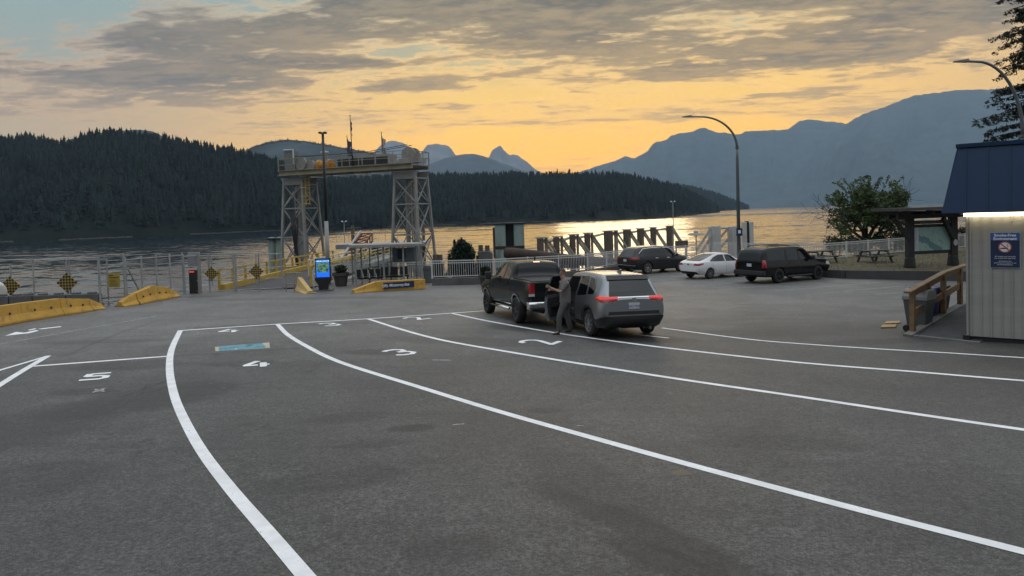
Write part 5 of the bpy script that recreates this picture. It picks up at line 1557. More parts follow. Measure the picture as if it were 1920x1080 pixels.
# pale concrete berth walls
def berth_wall(x0, x1, yt, yb, Y, label, braces=(), slot=None):
    a, b = at(x0, yt, Y), at(x1, yt, Y); w = b.x - a.x; h = a.z - WATER
    root = thing('berth_wall', label, 'pier wall', ((a.x + b.x) / 2, Y, WATER))
    if slot:
        MB().box((-w * .31, 0, h / 2), (w * .38, .7, h)).build('wall_panel', PALEC, root, bevel=.04)
        MB().box((w * .31, 0, h / 2), (w * .38, .7, h)).build('wall_panel', PALEC, root, bevel=.04)
        MB().box((0, .2, h / 2 + .1), (w * .26, .6, h)).build('fender_strip', DARKST, root)
    else:
        MB().box((0, 0, h / 2), (w, .7, h)).build('wall_panel', PALEC, root, bevel=.04)
    for (u0, z0, u1, z1) in braces:
        MB().beam((u0, .3, h + z0), (u1, .6, h + z1), .28).build('brace', PALEC, root)
    return root
berth_wall(1335, 1350, 424, 467, 86, 'wide pale pier wall with two slanting struts on one side', ((-.5, -.2, -2.3, -3.0), (-.5, -1.3, -1.7, -3.2)))
berth_wall(1328.5, 1334, 425, 467, 88, 'narrow dark grey pier post beside the wide pale wall')
berth_wall(1365, 1373, 424.5, 467, 87, 'grey pier post with two struts left of the lamp post', ((-.2, -.3, -1.4, -1.7), (-.2, -1.6, -1.4, -2.9)))
berth_wall(1374.5, 1380.5, 424, 467, 86, 'thin pale pier wall hidden partly by the lamp post')
berth_wall(1391, 1411, 416.5, 464, 84, 'tall pale pier wall with a dark central slot', (), True)
def cross_beam(p, q, label):
    m = MB().tube([p, q], .12, 8); o = m.build('pipe_strut', PALEC, None, loc=p, world=True); tag(o, label, 'strut')
cross_beam(at(1350, 427.5, 86), at(1366, 427, 87), 'horizontal pipe joining the wide pale wall to the next post')
hb = thing('site_board', 'brown boarded panel on posts at the end of the timber frames', 'board', at(1278, 466, 84))
w_ = (at(1290, 453, 84) - at(1266, 453, 84)).length
MB().box((0, 0, .5), (w_, .12, .85)).build('panel', TIMBER, hb); MB().beam((-w_ * .4, .1, .1), (-w_ * .4, .1, -6), .14).build('post', TIMBERL, hb); MB().beam((w_ * .4, .1, .1), (w_ * .4, .1, -6), .14).build('post', TIMBERL, hb)
# small lamps on the piers
def dock_lamp(px, pyt, pyb, Y, label, kind):
    b = at(px, pyb, Y); t = at(px - (pyb - pyt) * .02, pyt, Y)
    root = thing('dock_lamp', label, 'lamp', (b.x, b.y, b.z))
    h = t.z - b.z
    MB().tube([(0, 0, -2.5), (t.x - b.x, 0, h)], .05, 7).build('pole', GALV, root)
    if kind == 'hood':
        MB().lathe([(.78, 0), (.62, .16), (.2, .22), (.16, .36), (0, .38)], (t.x - b.x, 0, h), 'z', 14).build('hood', GPAINT, root)
    else:
        for s in (-.25, .25): MB().lathe([(0, -.12), (.15, 0), (.0, .13)], (t.x - b.x + s, 0, h + .05), 'z', 10).build('globe', mat('white_globe', (.6, .6, .6), .3, 0, 0), root)
        MB().beam((t.x - b.x - .25, 0, h), (t.x - b.x + .25, 0, h), .05).build('cross_arm', GALV, root)
dock_lamp(1305.5, 441, 470, 62, 'dock lamp with a wide flat hood beside the pale pier walls', 'hood')
dock_lamp(1262.5, 378.5, 424, 100, 'thin dock lamp with twin white globes above the last timber frame', 'globe')
dock_lamp(645.5, 416, 438, 92, 'thin dock lamp with twin white globes seen through the gantry', 'globe')
# bits of pier behind the bush
for (x0, x1, y0, y1, Y, m, lb, nm) in ((813, 832, 489, 505, 60, DARKST, 'dark pump housing on the pier behind the trash can', 'pump_housing'), (896, 924, 471, 491, 64, CONC, 'grey hut with chimney posts beside the green dolphin', 'pier_hut')):
    a = at(x0, y0, Y); b = at(x1, y1, Y)
    root = thing(nm, lb, 'pier hut', ((a.x + b.x) / 2, Y, b.z))
    w, h = b.x - a.x, a.z - b.z
    MB().prism([(-w / 2, -7), (w / 2, -7), (w / 2, h * .8), (w * .3, h), (-w / 2, h)], -.8, .8, 'xz').build('hut_body', m, root, bevel=.03)
    MB().box((-w * .3, 0, h + .25), (.4, .4, .6)).build('chimney', TIMBER, root)
    MB().box((w * .15, .1, h + .22), (.4, .4, .55)).build('chimney', TIMBER, root)

# ---------------- fences
def chain_panel(root, a, b, h, n, post_r=.035, mesh=True, rails=(.12, .55, 1.0), brace=False):
    a, b = Vector(a), Vector(b)
    for k in range(n + 1):
        p = a.lerp(b, k / n); p.z = gz(p.x, p.y)
        MB().tube([p, p + Vector((0, 0, h))], post_r, 7).build('post', GALV, root, world=True)
    q = MB()
    for f in rails:
        q.tube([Vector((a.x, a.y, gz(a.x, a.y) + h * f - .02)), Vector((b.x, b.y, gz(b.x, b.y) + h * f - .02))], .024, 6)
    q.build('rail', GALV, root, world=True)
    if mesh:
        L = (b - a).length; q = MB(); s = .16
        za, zb = gz(a.x, a.y), gz(b.x, b.y)
        def pt(u, v):
            p = a.lerp(b, u / L); return Vector((p.x, p.y, za + (zb - za) * u / L + .05 + v))
        H = h - .08
        u = -H
        while u < L:
            for sg in (1, -1):
                u0, v0, u1, v1 = (u, 0, u + H, H) if sg > 0 else (u, H, u + H, 0)
                if u0 < 0: t = -u0 / H; v0 = v0 + (v1 - v0) * t; u0 = 0
                if u1 > L:
                    t = (L - u0) / (u1 - u0); v1 = v0 + (v1 - v0) * t; u1 = L
                if u1 - u0 > .01: q.beam(pt(u0, v0), pt(u1, v1), .004)
            u += s
        q.build('wire_mesh', mat('fence_wire', (.12, .125, .13), .5, .5, .05), root, world=True)

f = thing('chain_link_fence', 'chain link fence behind the grey concrete blocks', 'fence', (-24, 31.6, gz(-24, 31.6)))
chain_panel(f, (-25, 32.2, 0), (-17.6, 30.75, 0), 2.05, 4, mesh=True)
f = thing('chain_link_gate', 'chain link gate with the yellow notice', 'gate', P(190, 578))
chain_panel(f, P(189, 577), P(236, 572), 2.25, 1, .05, True, (.12, .5))
f = thing('chain_link_fence', 'chain link fence behind the low yellow ramped barriers', 'fence', P(240, 571))
chain_panel(f, P(239, 571), P(345, 551), 2.1, 4, .04, True, (.95,))
p = P(243, 571); q_ = P(270, 566)
MB().beam(p + Vector((0, 0, 1.6)), q_ + Vector((0, 0, .1)), .05).build('brace', GALV, f, world=True)
for lb, x0, x1 in (('chain link gate leaf on the side of the card reader', 347, 440), ('chain link gate leaf next to the gantry', 444, 530)):
    y0, y1 = 551 - (x0 - 345) * .04, 551 - (x1 - 345) * .04
    f = thing('chain_link_gate', lb, 'gate', P(x0, y0))
    chain_panel(f, P(x0, y0), P(x1, y1), 2.0, 2, .045, True, (.06, .33, .62, .97))
f = thing('yellow_guard_rail', 'low yellow pipe guard rail beside the single yellow barrier', 'railing', P(540, 546))
a, b = P(537, 545), P(568, 546)
for z in (.35, .95): MB().tube([a + Vector((0, 0, z)), b + Vector((0, 0, z))], .03, 6).build('rail', YDULL, f, world=True)
for t in (0, .5, 1): MB().tube([a.lerp(b, t), a.lerp(b, t) + Vector((0, 0, 1.0))], .035, 6).build('post', YDULL, f, world=True)

def sign_diamond(px, py, Y, s, label):
    c = at(px, py, Y)
    root = thing('diamond_sign', label, 'sign', c)
    rt2 = s
    MB().prism([(0, s), (s, 0), (0, -s), (-s, 0)], -.02, .0, 'xz').build('sign_plate', mat('sign_yellow', (.34, .24, .055), .55, 0, .08), root)
    m = MB(); n = 7
    for i in range(n):
        for j in range(n):
            if (i + j) % 2 == 0:
                u0, v0 = -1 + 2 * i / n, -1 + 2 * j / n; d = 2 / n
                pts = [(u0, v0), (u0 + d, v0), (u0 + d, v0 + d), (u0, v0 + d)]
                m.quad(*[((u - v) / 2 * s, -.024, (u + v) / 2 * s) for u, v in pts])
    m.build('black_checks', mat('sign_black', (.012, .012, .012), .6, 0, 0), root)
    MB().beam((0, .03, s + .55), (0, .03, -s - .25), .05).build('post', GALV, root)
    return root
grp = 'checkerboard diamond signs on the fence'
def ground_y(px, py): return P(px, py).y
for px, py, Y, s, lb in ((20, 536, 31.5, .435, 'black and yellow checkerboard diamond above the pale truck'), (126, 530, 31.0, .45, 'black and yellow checkerboard diamond above the grey concrete blocks'),
                      (397, 513, P(397, 549).y - .15, .37, 'black and yellow checkerboard diamond on the gate beside the card reader'), (480.5, 509, P(480, 545.5).y - .15, .385, 'black and yellow checkerboard diamond on the gate nearest the gantry')):
    sign_diamond(px, py, Y, s, lb)['group'] = grp
c = at(214, 525.5, ground_y(212, 575) - .1)
sg = thing('notice_board', 'yellow notice with dark lettering on the chain link gate', 'sign', c)
MB().box((0, 0, 0), (.50, .02, .60)).build('sign_plate', mat('notice_yellow', (.33, .24, .04), .55, 0, .05), sg)
vs, fs = text_mb("PUBLIC\nBOAT RAMP", .085, bold=.003); vs2, fs2 = text_mb("Foot traffic\nonly past\nthis point\nuse the\nwalkway", .075, spacing=.85)
# the real notice is too small to read: dark rows of marks of the same length
ink = mat('sign_black', (.012, .012, .012), .6, 0, 0)
row = MB()
for k, (w, z, x0) in enumerate(((.20, .21, -.21), (.40, .12, -.20), (.30, 0.0, -.19), (.28, -.06, -.17), (.34, -.12, -.19), (.34, -.18, -.17), (.36, -.24, -.19))):
    x = x0
    while x < x0 + w - .02:
        d = random.uniform(.018, .045)
        hh = .036 if k < 2 else .02
        row.box((x + d / 2, -.0125, z), (d, .004, hh)); x += d + random.uniform(.008, .016)
row.build('lettering', ink, sg)
# gate equipment column
p = P(366, 550)
root = thing('card_reader', 'dark gate control column with a red light and grey back panel', 'gate control', p)
MB().box((-.05, 0, .6), (.34, .34, 1.2)).build('cabinet', DARKST, root, bevel=.03)
MB().box((.26, 0, 1.0), (.13, .14, 2.1)).build('post', GPAINT, root)
MB().box((.0, .06, 1.75), (.62, .08, .72)).build('back_panel', mat('panel_grey', (.28, .29, .31), .6), root, bevel=.01)
MB().box((-.05, -.18, 1.12), (.24, .03, .07)).build('red_light', mat('red_glow', (.5, .02, .02), .4, 0, 0, emit=((1, .08, .06), .6)), root)
# ---------------- concrete barriers
def barrier(p, q, h0, h1, label, name='concrete_barrier', m=None, wb=.56, wt=.22, pins=2, grp=None, holes=True):
    p, q = Vector(p), Vector(q); d = (q - p); L = Vector((d.x, d.y)).length; u = Vector((d.x / L, d.y / L)); n = Vector((-u.y, u.x))
    root = thing(name, label, 'barrier', p, grp)
    def sec(h): return [(-wb / 2, 0), (-wb / 2, h * .12), (-wt / 2 - (wb - wt) * .16, h * .45), (-wt / 2, h), (wt / 2, h), (wt / 2 + (wb - wt) * .16, h * .45), (wb / 2, h * .12), (wb / 2, 0)]
    m_ = MB(); rows = []; N = 4
    for k in range(N + 1):
        t = k / N; h = h0 + (h1 - h0) * t
        c = p.lerp(q, t); z = gz(c.x, c.y)
        rows.append([(c.x + n.x * a, c.y + n.y * a, z + b) for a, b in sec(h)])
    vs = [v for r_ in rows for v in r_]; fs = []
    for k in range(N):
        for j in range(8): fs.append((k * 8 + j, k * 8 + (j + 1) % 8, (k + 1) * 8 + (j + 1) % 8, (k + 1) * 8 + j))
    fs += [tuple(reversed(range(8))), tuple(range(N * 8, N * 8 + 8))]
    m_.add(vs, fs).build('barrier_body', m or YCONC, root, world=True, bevel=.015)
    if holes:
        side = -1 if (n.x * -p.x + n.y * -p.y) < 0 else 1
        for t in (.3, .72):
            c = p.lerp(q, t); h = h0 + (h1 - h0) * t
            cc = Vector((c.x + n.x * side * (wt / 2 + .055), c.y + n.y * side * (wt / 2 + .055), gz(c.x, c.y) + h * .55))
            ax = Vector((n.x * side, n.y * side, .15)).normalized()
            MB().tube([cc - ax * .05, cc + ax * .035], .035, 10).build('lifting_hole', DARKST, root, world=True)
    return root
g1 = 'yellow concrete barriers along the exit lane'
def bp(px, py): return P(px, py)
barrier(bp(-60, 622), bp(33, 604), .66, .66, 'yellow barrier beside the pale truck, cut by the frame', grp=g1)
barrier(bp(34, 603.5), bp(108, 592), .66, .66, 'yellow barrier in the middle of the exit row with a straight top', grp=g1)
barrier(bp(109, 592), bp(163, 583.5), .66, .50, 'yellow barrier whose top slopes down before the wedge', grp=g1)
barrier(bp(163.5, 583), bp(187, 579), .50, .20, 'yellow wedge ending the row of exit barriers', grp=g1, holes=False)
barrier(bp(224, 575), bp(252, 571.5), .20, .52, 'yellow wedge starting the barriers before the fence braces', grp=g1, holes=False)
barrier(bp(252.5, 571.5), bp(284, 565), .52, .72, 'yellow barrier rising towards the hump by the fence', grp=g1)
barrier(bp(284.5, 565), bp(313, 559.5), .72, .52, 'yellow barrier falling from the hump by the fence', grp=g1)
barrier(bp(313.5, 559.5), bp(328, 556), .50, .22, 'small yellow wedge at the fence end of the hump', grp=g1, holes=False)
a = P(582, 551); barrier(a, (a.x - .95, a.y + 1.5, a.z), .15, .74, 'single yellow barrier end sloping towards the camera beside the screen kiosk', m=mat('pale_yellow_concrete', (.52, .36, .14), .75, 0, .12, 1.6, bump=.3, bscale=22), holes=False)
barrier(bp(662, 549.5), bp(703, 546.5), .16, .50, 'yellow wedge starting the motorcycle barrier', holes=False, wb=.5, wt=.3)
mb_ = barrier(bp(703.5, 546.5), bp(796, 541.5), .52, .52, 'long yellow barrier with the blue Motorcycles sign', holes=False, wb=.42, wt=.34)
a, b = bp(720, 545.7), bp(777, 542.6)
d = (b - a); L = d.length; u = d.normalized()
cs = (a + b) / 2 + Vector((.03, -.26, .30))
sgn = thing('barrier_sign', 'dark blue sign reading Motorcycles on the yellow barrier', 'sign', cs)
sgn.rotation_euler = (0, 0, math.atan2(d.y, d.x))
MB().box((0, 0, 0), (L, .02, .31)).build('sign_plate', BLUESIGN, sgn)
vs, fs = text_mb("Motorcycles", .21, 'LEFT', .004)
MB().add([(v.x - .50, -.012, v.y - .06) for v in vs], fs).build('lettering', WHITEINK, sgn)
q = MB()
for x in (-.10, .10): q.lathe([(.045, -.002), (.07, -.002), (.07, .002), (.045, .002), (.045, -.002)], (x * .8 - .72, -.012, -.01), 'y', 14)
q.beam((-.80, -.012, 0), (-.72, -.012, .06), .025, .004, up=(0, 1, 0)); q.beam((-.72, -.012, .06), (-.64, -.012, 0), .025, .004, up=(0, 1, 0)); q.beam((-.66, -.012, .02), (-.69, -.012, .09), .02, .004, up=(0, 1, 0))
q.build('motorcycle_symbol', WHITEINK, sgn)
# grey concrete blocks along the left edge
gb = 'grey concrete blocks below the chain link fence'
for k, (x0, x1, lb) in enumerate(((-40, 22, 'dark grey concrete block behind the pale truck'), (23, 66, 'dark grey concrete block beside the pale truck'), (67, 128, 'dark grey concrete block under the second diamond sign'), (129, 190, 'dark grey concrete block ending at the tall gate post'))):
    pa, pb = P(x0, 582 - x0 * .03), P(x1 - 1, 582 - x1 * .03)
    r_ = barrier(pa, pb, .60, .60, lb, 'concrete_block', CONC, .5, .44, grp=gb, holes=False)
    MB().box(pa.lerp(pb, .25) + Vector((0, 0, .62)), (.34, .2, .10)).build('lifting_loop', CONC, r_, world=True, bevel=.03)
    MB().box(pa.lerp(pb, .75) + Vector((0, 0, .62)), (.34, .2, .10)).build('lifting_loop', CONC, r_, world=True, bevel=.03)
# landing steps/skid seen through the gate
st = thing('timber_skid', 'low dark timber skid on the bank behind the chain link gate', 'skid', P(200, 573))
a, b = P(190, 573) + Vector((0, 1.0, -.1)), P(238, 566) + Vector((0, 1.0, -.1))
for k in range(3): MB().beam(a + Vector((0, k * .5, .15 * k)), b + Vector((0, k * .5, .15 * k)), .25, .15).build('timber', TIMBERL, st, world=True)

# ---------------- white picket fence with its low wall
def picket(root, pts, h, spacing=.125, base=0.0):
    posts = []
    for (a, b) in zip(pts, pts[1:]):
        a, b = Vector(a), Vector(b); L = (b - a).length; n = max(1, round(L / 2.4))
        for k in range(n):
            p, q = a.lerp(b, k / n), a.lerp(b, (k + 1) / n)
            MB().beam(p, p + Vector((0, 0, h + .06)), .07).build('post', WHITEP, root, world=True)
            m = MB()
            m.beam(p + Vector((0, 0, h)), q + Vector((0, 0, h)), .04, .05); m.beam(p + Vector((0, 0, h - .13)), q + Vector((0, 0, h - .13)), .035, .04); m.beam(p + Vector((0, 0, .1)), q + Vector((0, 0, .1)), .035, .04)
            l = (q - p).length; c = max(2, int(l / spacing))
            for j in range(1, c):
                s = p.lerp(q, j / c); m.beam(s + Vector((0, 0, .06)), s + Vector((0, 0, h)), .022)
            m.build('picket_panel', WHITEP, root, world=True)
    e = Vector(pts[-1]); MB().beam(e, e + Vector((0, 0, h + .06)), .07).build('post', WHITEP, root, world=True)
def G3(x, y, dz=0): return Vector((x, y, gz(x, y) + dz))
f1 = thing('picket_fence', 'white metal picket fence behind the screen kiosk and shelter', 'fence', P(583, 543))
picket(f1, [G3(-10.9, 38.6), G3(-10.3, 41.3), G3(-4.95, 43.1)], 1.05)
wall_pts = [(-4.45, 38.9), (-1.0, 39.6), (4.6, 43.5), (9.0, 50.2), (14.8, 54.0)]
lw = thing('low_wall', 'long low grey concrete wall carrying the white picket fence', 'wall', G3(*wall_pts[0]))
for a, b in zip(wall_pts, wall_pts[1:]):
    A, B = G3(a[0], a[1], .14), G3(b[0], b[1], .14); MB().beam(A, B, .32, .48).build('wall_section', CONC, lw, world=True)
f2 = thing('picket_fence', 'white metal picket fence on the low concrete wall behind the parked vehicles', 'fence', G3(*wall_pts[0]))
picket(f2, [G3(x, y, .38) for x, y in wall_pts], .96)

# ---------------- glass shelter with seats
def shelter():
    A, B = P(668, 537), P(792, 531.5)
    root = thing('glass_shelter', 'grey framed glass waiting shelter with a flat roof', 'shelter', A)
    u = Vector((B.x - A.x, B.y - A.y, 0)); L = u.length; u.normalize(); v = Vector((-u.y, u.x, 0)); ht = 2.12
    def S(a, b, z):
        p = A + u * a + v * b; return Vector((p.x, p.y, gz(p.x, p.y) + z))
    for a in (0, L * .42, L * .72, L):
        MB().beam(S(a, 0, 0), S(a, 0, ht), .09).build('post', GPAINT, root, world=True)
    for a in (0, L * .14, L * .27, L * .4, L * .6, L * .8, L):
        MB().beam(S(a, 1.6, 0), S(a, 1.6, ht), .07).build('post', GPAINT, root, world=True)
    q = MB()
    c = [S(-.25, -.25, ht), S(L + .15, -.25, ht), S(L + .15, 1.9, ht), S(-.25, 1.9, ht)]
    m = MB().add(c + [x + Vector((0, 0, .17)) for x in c], [(3, 2, 1, 0), (4, 5, 6, 7), (0, 1, 5, 4), (1, 2, 6, 5), (2, 3, 7, 6), (3, 0, 4, 7)])
    m.build('roof', GPAINT, root, world=True, bevel=.02)
    for z in (.28,):
        MB().beam(S(0, 0, z), S(L * .42, 0, z), .05).build('rail', GPAINT, root, world=True)
    pn = mat('etched_glass', (.30, .33, .34), .1, 0, .05)
    gm = bpy.data.materials.new('clear_glass'); gm.use_nodes = True
    T = NT(gm.node_tree); gm.node_tree.nodes.clear(); o_ = T.new('ShaderNodeOutputMaterial'); tr = T.new('ShaderNodeBsdfTransparent'); gl = T.new('ShaderNodeBsdfGlossy'); mx = T.new('ShaderNodeMixShader')
    tr.inputs[0].default_value = (.86, .90, .90, 1); gl.inputs['Roughness'].default_value = .03; mx.inputs[0].default_value = .07
    T.link(tr.outputs[0], mx.inputs[1]); T.link(gl.outputs[0], mx.inputs[2]); T.link(mx.outputs[0], o_.inputs[0])
    for a, b in ((0, L * .42), (L * .42, L * .72)):
        MB().quad(S(a, 1.6, .25), S(b, 1.6, .25), S(b, 1.6, ht - .1), S(a, 1.6, ht - .1)).build('glass_pane', gm, root, world=True)
    MB().quad(S(0, 0, .25), S(0, 1.6, .25), S(0, 1.6, ht - .1), S(0, 0, ht - .1)).build('glass_pane', gm, root, world=True)
    MB().quad(S(L, 0, .25), S(L, 1.6, .25), S(L, 1.6, ht - .1), S(L, 0, ht - .1)).build('glass_pane', gm, root, world=True)
    bb = MB().quad(S(L * .62, 1.55, 1.15), S(L * .98, 1.55, 1.15), S(L * .98, 1.55, ht - .12), S(L * .62, 1.55, ht - .12)); bb.build('notice_pane', mat('notice_grey', (.13, .16, .19), .3), root, world=True)
    bb = MB().quad(S(L * .70, 1.5, 1.35), S(L * .83, 1.5, 1.35), S(L * .83, 1.5, ht - .2), S(L * .70, 1.5, ht - .2)); bb.build('blue_poster', BLUESIGN, root, world=True)
    # row of black seats on one beam
    be = thing('seat_row', 'row of three black seats on a beam inside the shelter', 'seat', S(L * .6, .9, 0))
    MB().beam(S(L * .40, .95, .38), S(L * .84, .95, .38), .06).build('beam', DARKST, be, world=True)
    for a in (.42, .82): MB().beam(S(L * a, .95, 0), S(L * a, .95, .38), .06).build('leg', DARKST, be, world=True)
    for a in (.47, .62, .77):
        MB().beam(S(L * a - .22, .85, .44), S(L * a + .22, .85, .44), .45, .05).build('seat', DARKST, be, world=True, bevel=.02)
        MB().beam(S(L * a - .21, 1.08, .70), S(L * a + .21, 1.08, .70), .06, .45).build('backrest', DARKST, be, world=True, bevel=.02)
    be = thing('armchair_row', 'row of dark seats with pale armrests at the glass end of the shelter', 'seat', S(L * .12, .6, 0))
    MB().beam(S(.2, .5, .36), S(.2 + 1.3, .7, .36), .06).build('beam', DARKST, be, world=True)
    for k in range(4):
        a = .25 + k * .36
        MB().beam(S(a - .14, .6, .42), S(a + .14, .6, .42), .42, .05).build('seat', DARKST, be, world=True)
        MB().tube([S(a - .17, .35, .42), S(a - .17, .4, .62), S(a - .17, .85, .66), S(a - .2, .95, .9)], .02, 5).build('armrest', WHITEP, be, world=True)
        MB().beam(S(a - .13, .86, .66), S(a + .13, .86, .66), .05, .4).build('backrest', DARKST, be, world=True)
    MB().beam(S(.8, .6, 0), S(.8, .6, .36), .07).build('leg', DARKST, be, world=True)
    return S, L
SH, SHL = shelter()
# trash can beside the shelter
p = P(803, 536)
p = Vector((p.x, p.y, gz(p.x, p.y)))
tc = thing('trash_can', 'grey square trash can with a domed lid beside the shelter', 'trash can', SH(SHL + .42, .35, 0))
CAN = mat('can_grey', (.10, .105, .105), .6, 0, .12)
MB().prism([(-.22, 0), (.22, 0), (.25, .75), (-.25, .75)], -.23, .23, 'xz').build('bin_body', CAN, tc, bevel=.02)
MB().prism([(-.27, .75), (.27, .75), (.26, .84), (.18, .98), (-.18, .98), (-.26, .84)], -.26, .26, 'xz').build('lid', CAN, tc, bevel=.02)
# screen kiosk
def screen_kiosk():
    p = P(607.5, 545)
    root = thing('screen_kiosk', 'black outdoor display kiosk with a lit blue map screen', 'display', p)
    root.rotation_euler = (0, 0, R(4))
    bk = mat('kiosk_black', (.012, .013, .015), .35, 0, .05)
    MB().prism([(-.22, 0), (.22, 0), (.25, .32), (.40, .55), (.42, .70), (-.42, .70), (-.40, .55), (-.25, .32)], -.18, .18, 'xz').build('pedestal', bk, root, bevel=.02)
    MB().box((0, 0, 1.18), (.78, .2, 1.02)).build('housing', bk, root, bevel=.02)
    MB().box((0, 0, .03), (.95, .7, .05)).build('base_plate', CONC, root)
    m = bpy.data.materials.new('screen_map'); m.use_nodes = True
    T = NT(m.node_tree); b = m.node_tree.nodes['Principled BSDF']
    tc_ = T.new('ShaderNodeTexCoord').outputs['Object']; x, y, z = T.sep(tc_)
    n = T.noise(T.comb(x, z, 0), 7.0, 5, .65, 1.2)
    land = T.ramp(n, [(.42, (.012, .05, .11, 1)), (.48, (.03, .10, .08, 1)), (.54, (.16, .30, .10, 1)), (.59, (.03, .10, .07, 1)), (.66, (.20, .32, .12, 1))])
    bar = T.m('MULTIPLY', T.smooth(z, 1.52, 1.525), T.m('SUBTRACT', 1.0, T.smooth(z, 1.565, 1.57)))
    wob = T.smooth(T.noise(T.comb(T.m('MULTIPLY', x, 30), z, 0), 1.0, 2, .5), .42, .5)
    col = T.mix(T.m('MULTIPLY', T.m('SUBTRACT', 1.0, T.smooth(T.m('ABSOLUTE', x), .29, .295)), T.m('MULTIPLY', T.smooth(z, .97, .975), T.m('SUBTRACT', 1.0, T.smooth(z, 1.47, 1.475)))), (.02, .16, .62, 1), land)
    col = T.mix(T.m('SUBTRACT', 1.0, T.smooth(z, .915, .92)), col, (.015, .14, .85, 1))
    col = T.mix(T.m('MULTIPLY', bar, wob), col, (.6, .8, .9, 1))
    b.inputs['Base Color'].default_value = (0, 0, 0, 1); T.setin(b.inputs['Emission Color'], col); b.inputs['Emission Strength'].default_value = 1.25; b.inputs['Roughness'].default_value = .1
    MB().quad((-.335, -.104, .72), (.335, -.104, .72), (.335, -.104, 1.62), (-.335, -.104, 1.62)).build('screen', m, root)
screen_kiosk()
# ---------------- planters
def planter(p, w, h, label, leafy):
    root = thing('planter', label, 'planter', p)
    MB().lathe([(w * .34, 0), (w * .44, h * .75), (w * .52, h * .78), (w * .52, h), (w * .44, h), (w * .42, h * .9), (0, h * .9)], (0, 0, 0), 'z', 16).build('pot', mat('planter_dark', (.045, .043, .04), .7, 0, .2), root, smooth=False)
    V, F, A = leaf_cloud([(0, 0, h + leafy * .45, w * .4, w * .4, leafy * .5)], 260, .09, (.0, 1))
    o = big_mesh('foliage', V, F, foliage_mat('planter_leaves', (.012, .02, .010), (.05, .065, .03)), A); o.parent = root

def leaf_cloud(blobs, per, size, tint=(0, 1), up=0.3, aspect=2.0):
    """many small leaf-sized triangles pairs spread through ellipsoids"""
    VV, FF, AA = [], [], []; off = 0
    for (x, y, z, rx, ry, rz) in blobs:
        n = per
        d = rng.normal(size=(n, 3)); d /= np.linalg.norm(d, axis=1)[:, None]
        rad = rng.uniform(.25, 1.0, n) ** .5
        c = d * rad[:, None] * np.array([rx, ry, rz]) + np.array([x, y, z])
        a = rng.normal(size=(n, 3)); a /= np.linalg.norm(a, axis=1)[:, None]
        b = rng.normal(size=(n, 3)); b -= (b * a).sum(1)[:, None] * a; b /= np.linalg.norm(b, axis=1)[:, None]
        s = size * rng.uniform(.6, 1.4, n)[:, None]
        v = np.stack([c - a * s, c + b * s / aspect, c + a * s, c - b * s / aspect], 1).reshape(-1, 3)
        i = np.arange(n)[:, None] * 4 + off
        f = np.concatenate([i + np.array([[0, 1, 2]]), i + np.array([[0, 2, 3]])])
        t = np.repeat(np.clip(rng.uniform(0, 1, n) * .8 + .2 * rng.uniform(), 0, 1) * (tint[1] - tint[0]) + tint[0], 4)
        VV.append(v); FF.append(f); AA.append(t); off += n * 4
    return np.concatenate(VV), np.concatenate(FF), np.concatenate(AA)
planter(SH(-.75, .6, 0), .9, .75, 'dark round planter with greenery between the kiosk and the shelter', .45)
pp = P(915, 537); planter(Vector((-1.5, 38.1, gz(-1.5, 38.1))), .72, .6, 'dark round planter with greenery beside the black pickup', .5)
# ================================================================== lamp posts, booth, lawn, trees
LAMPP = mat('lamp_post_paint', (.12, .14, .15), .45, .3, .12, 1.0)
def lamp_post(base, reach, height, label, sign=False, azim=180, bend=1.9):
    root = thing('street_lamp', label, 'street lamp', base)
    root.rotation_euler = (0, 0, R(azim - 180))
    z1 = height - bend
    MB().tube([(0, 0, 0), (0, 0, z1 - .6), (0, 0, z1)], [.125, .085, .075], 12).build('pole', LAMPP, root, smooth=True)
    arm = []
    for k in range(15):
        t = k / 14 * math.pi / 2
        arm.append((-(1 - math.cos(t)) * (reach * .72), 0, z1 + math.sin(t) * bend))
    arm.append((-reach + .35, 0, height + .02)); 
    MB().tube(arm, [.075 - .028 * k / 15 for k in range(16)], 10).build('arm', LAMPP, root, smooth=True)
    MB().lathe([(.1, z1 - .05), (.11, z1 - .05), (.11, z1 + .05), (.1, z1 + .05)], (0, 0, 0), 'z', 12).build('collar', LAMPP, root)
    MB().add([(-reach - .22, -.06, height - .0), (-reach - .22, .06, height), (-reach + .38, .13, height - .02), (-reach + .38, -.13, height - .02), (-reach - .2, -.05, height + .05), (-reach - .2, .05, height + .05), (-reach + .36, .10, height + .12), (-reach + .36, -.10, height + .12)],
             [(3, 2, 1, 0), (4, 5, 6, 7), (0, 1, 5, 4), (1, 2, 6, 5), (2, 3, 7, 6), (3, 0, 4, 7)]).build('lamp_head', LAMPP, root, bevel=.02)
    MB().box((0, 0, .15), (.45, .45, .3)).build('footing', CONC, root)
    if sign:
        s = MB().box((.0, -.14, sign), (.36, .03, .46)).build('pole_sign', BLUESIGN, root)
        MB().box((0, -.157, sign + .02), (.16, .004, .2)).build('sign_symbol', WHITEINK, s)
    return root
b = at(1386, 490, 42.5); bz = gz(b.x, b.y)
top = at(1345, 218, 42.5).z
lamp_post(Vector((b.x, b.y, bz)), 3.05, top - bz, 'tall grey street lamp with a curved arm behind the long black SUV', at(1385, 435, 42.5).z - bz, 180)
b = at(1918, 270, 28.5); b.z = gz(b.x, b.y); top = at(1850, 115, 28.5).z
lamp_post(b, 2.55, top - b.z, 'street lamp with a curved arm rising behind the blue roofed booth', False, 180, 3.0)
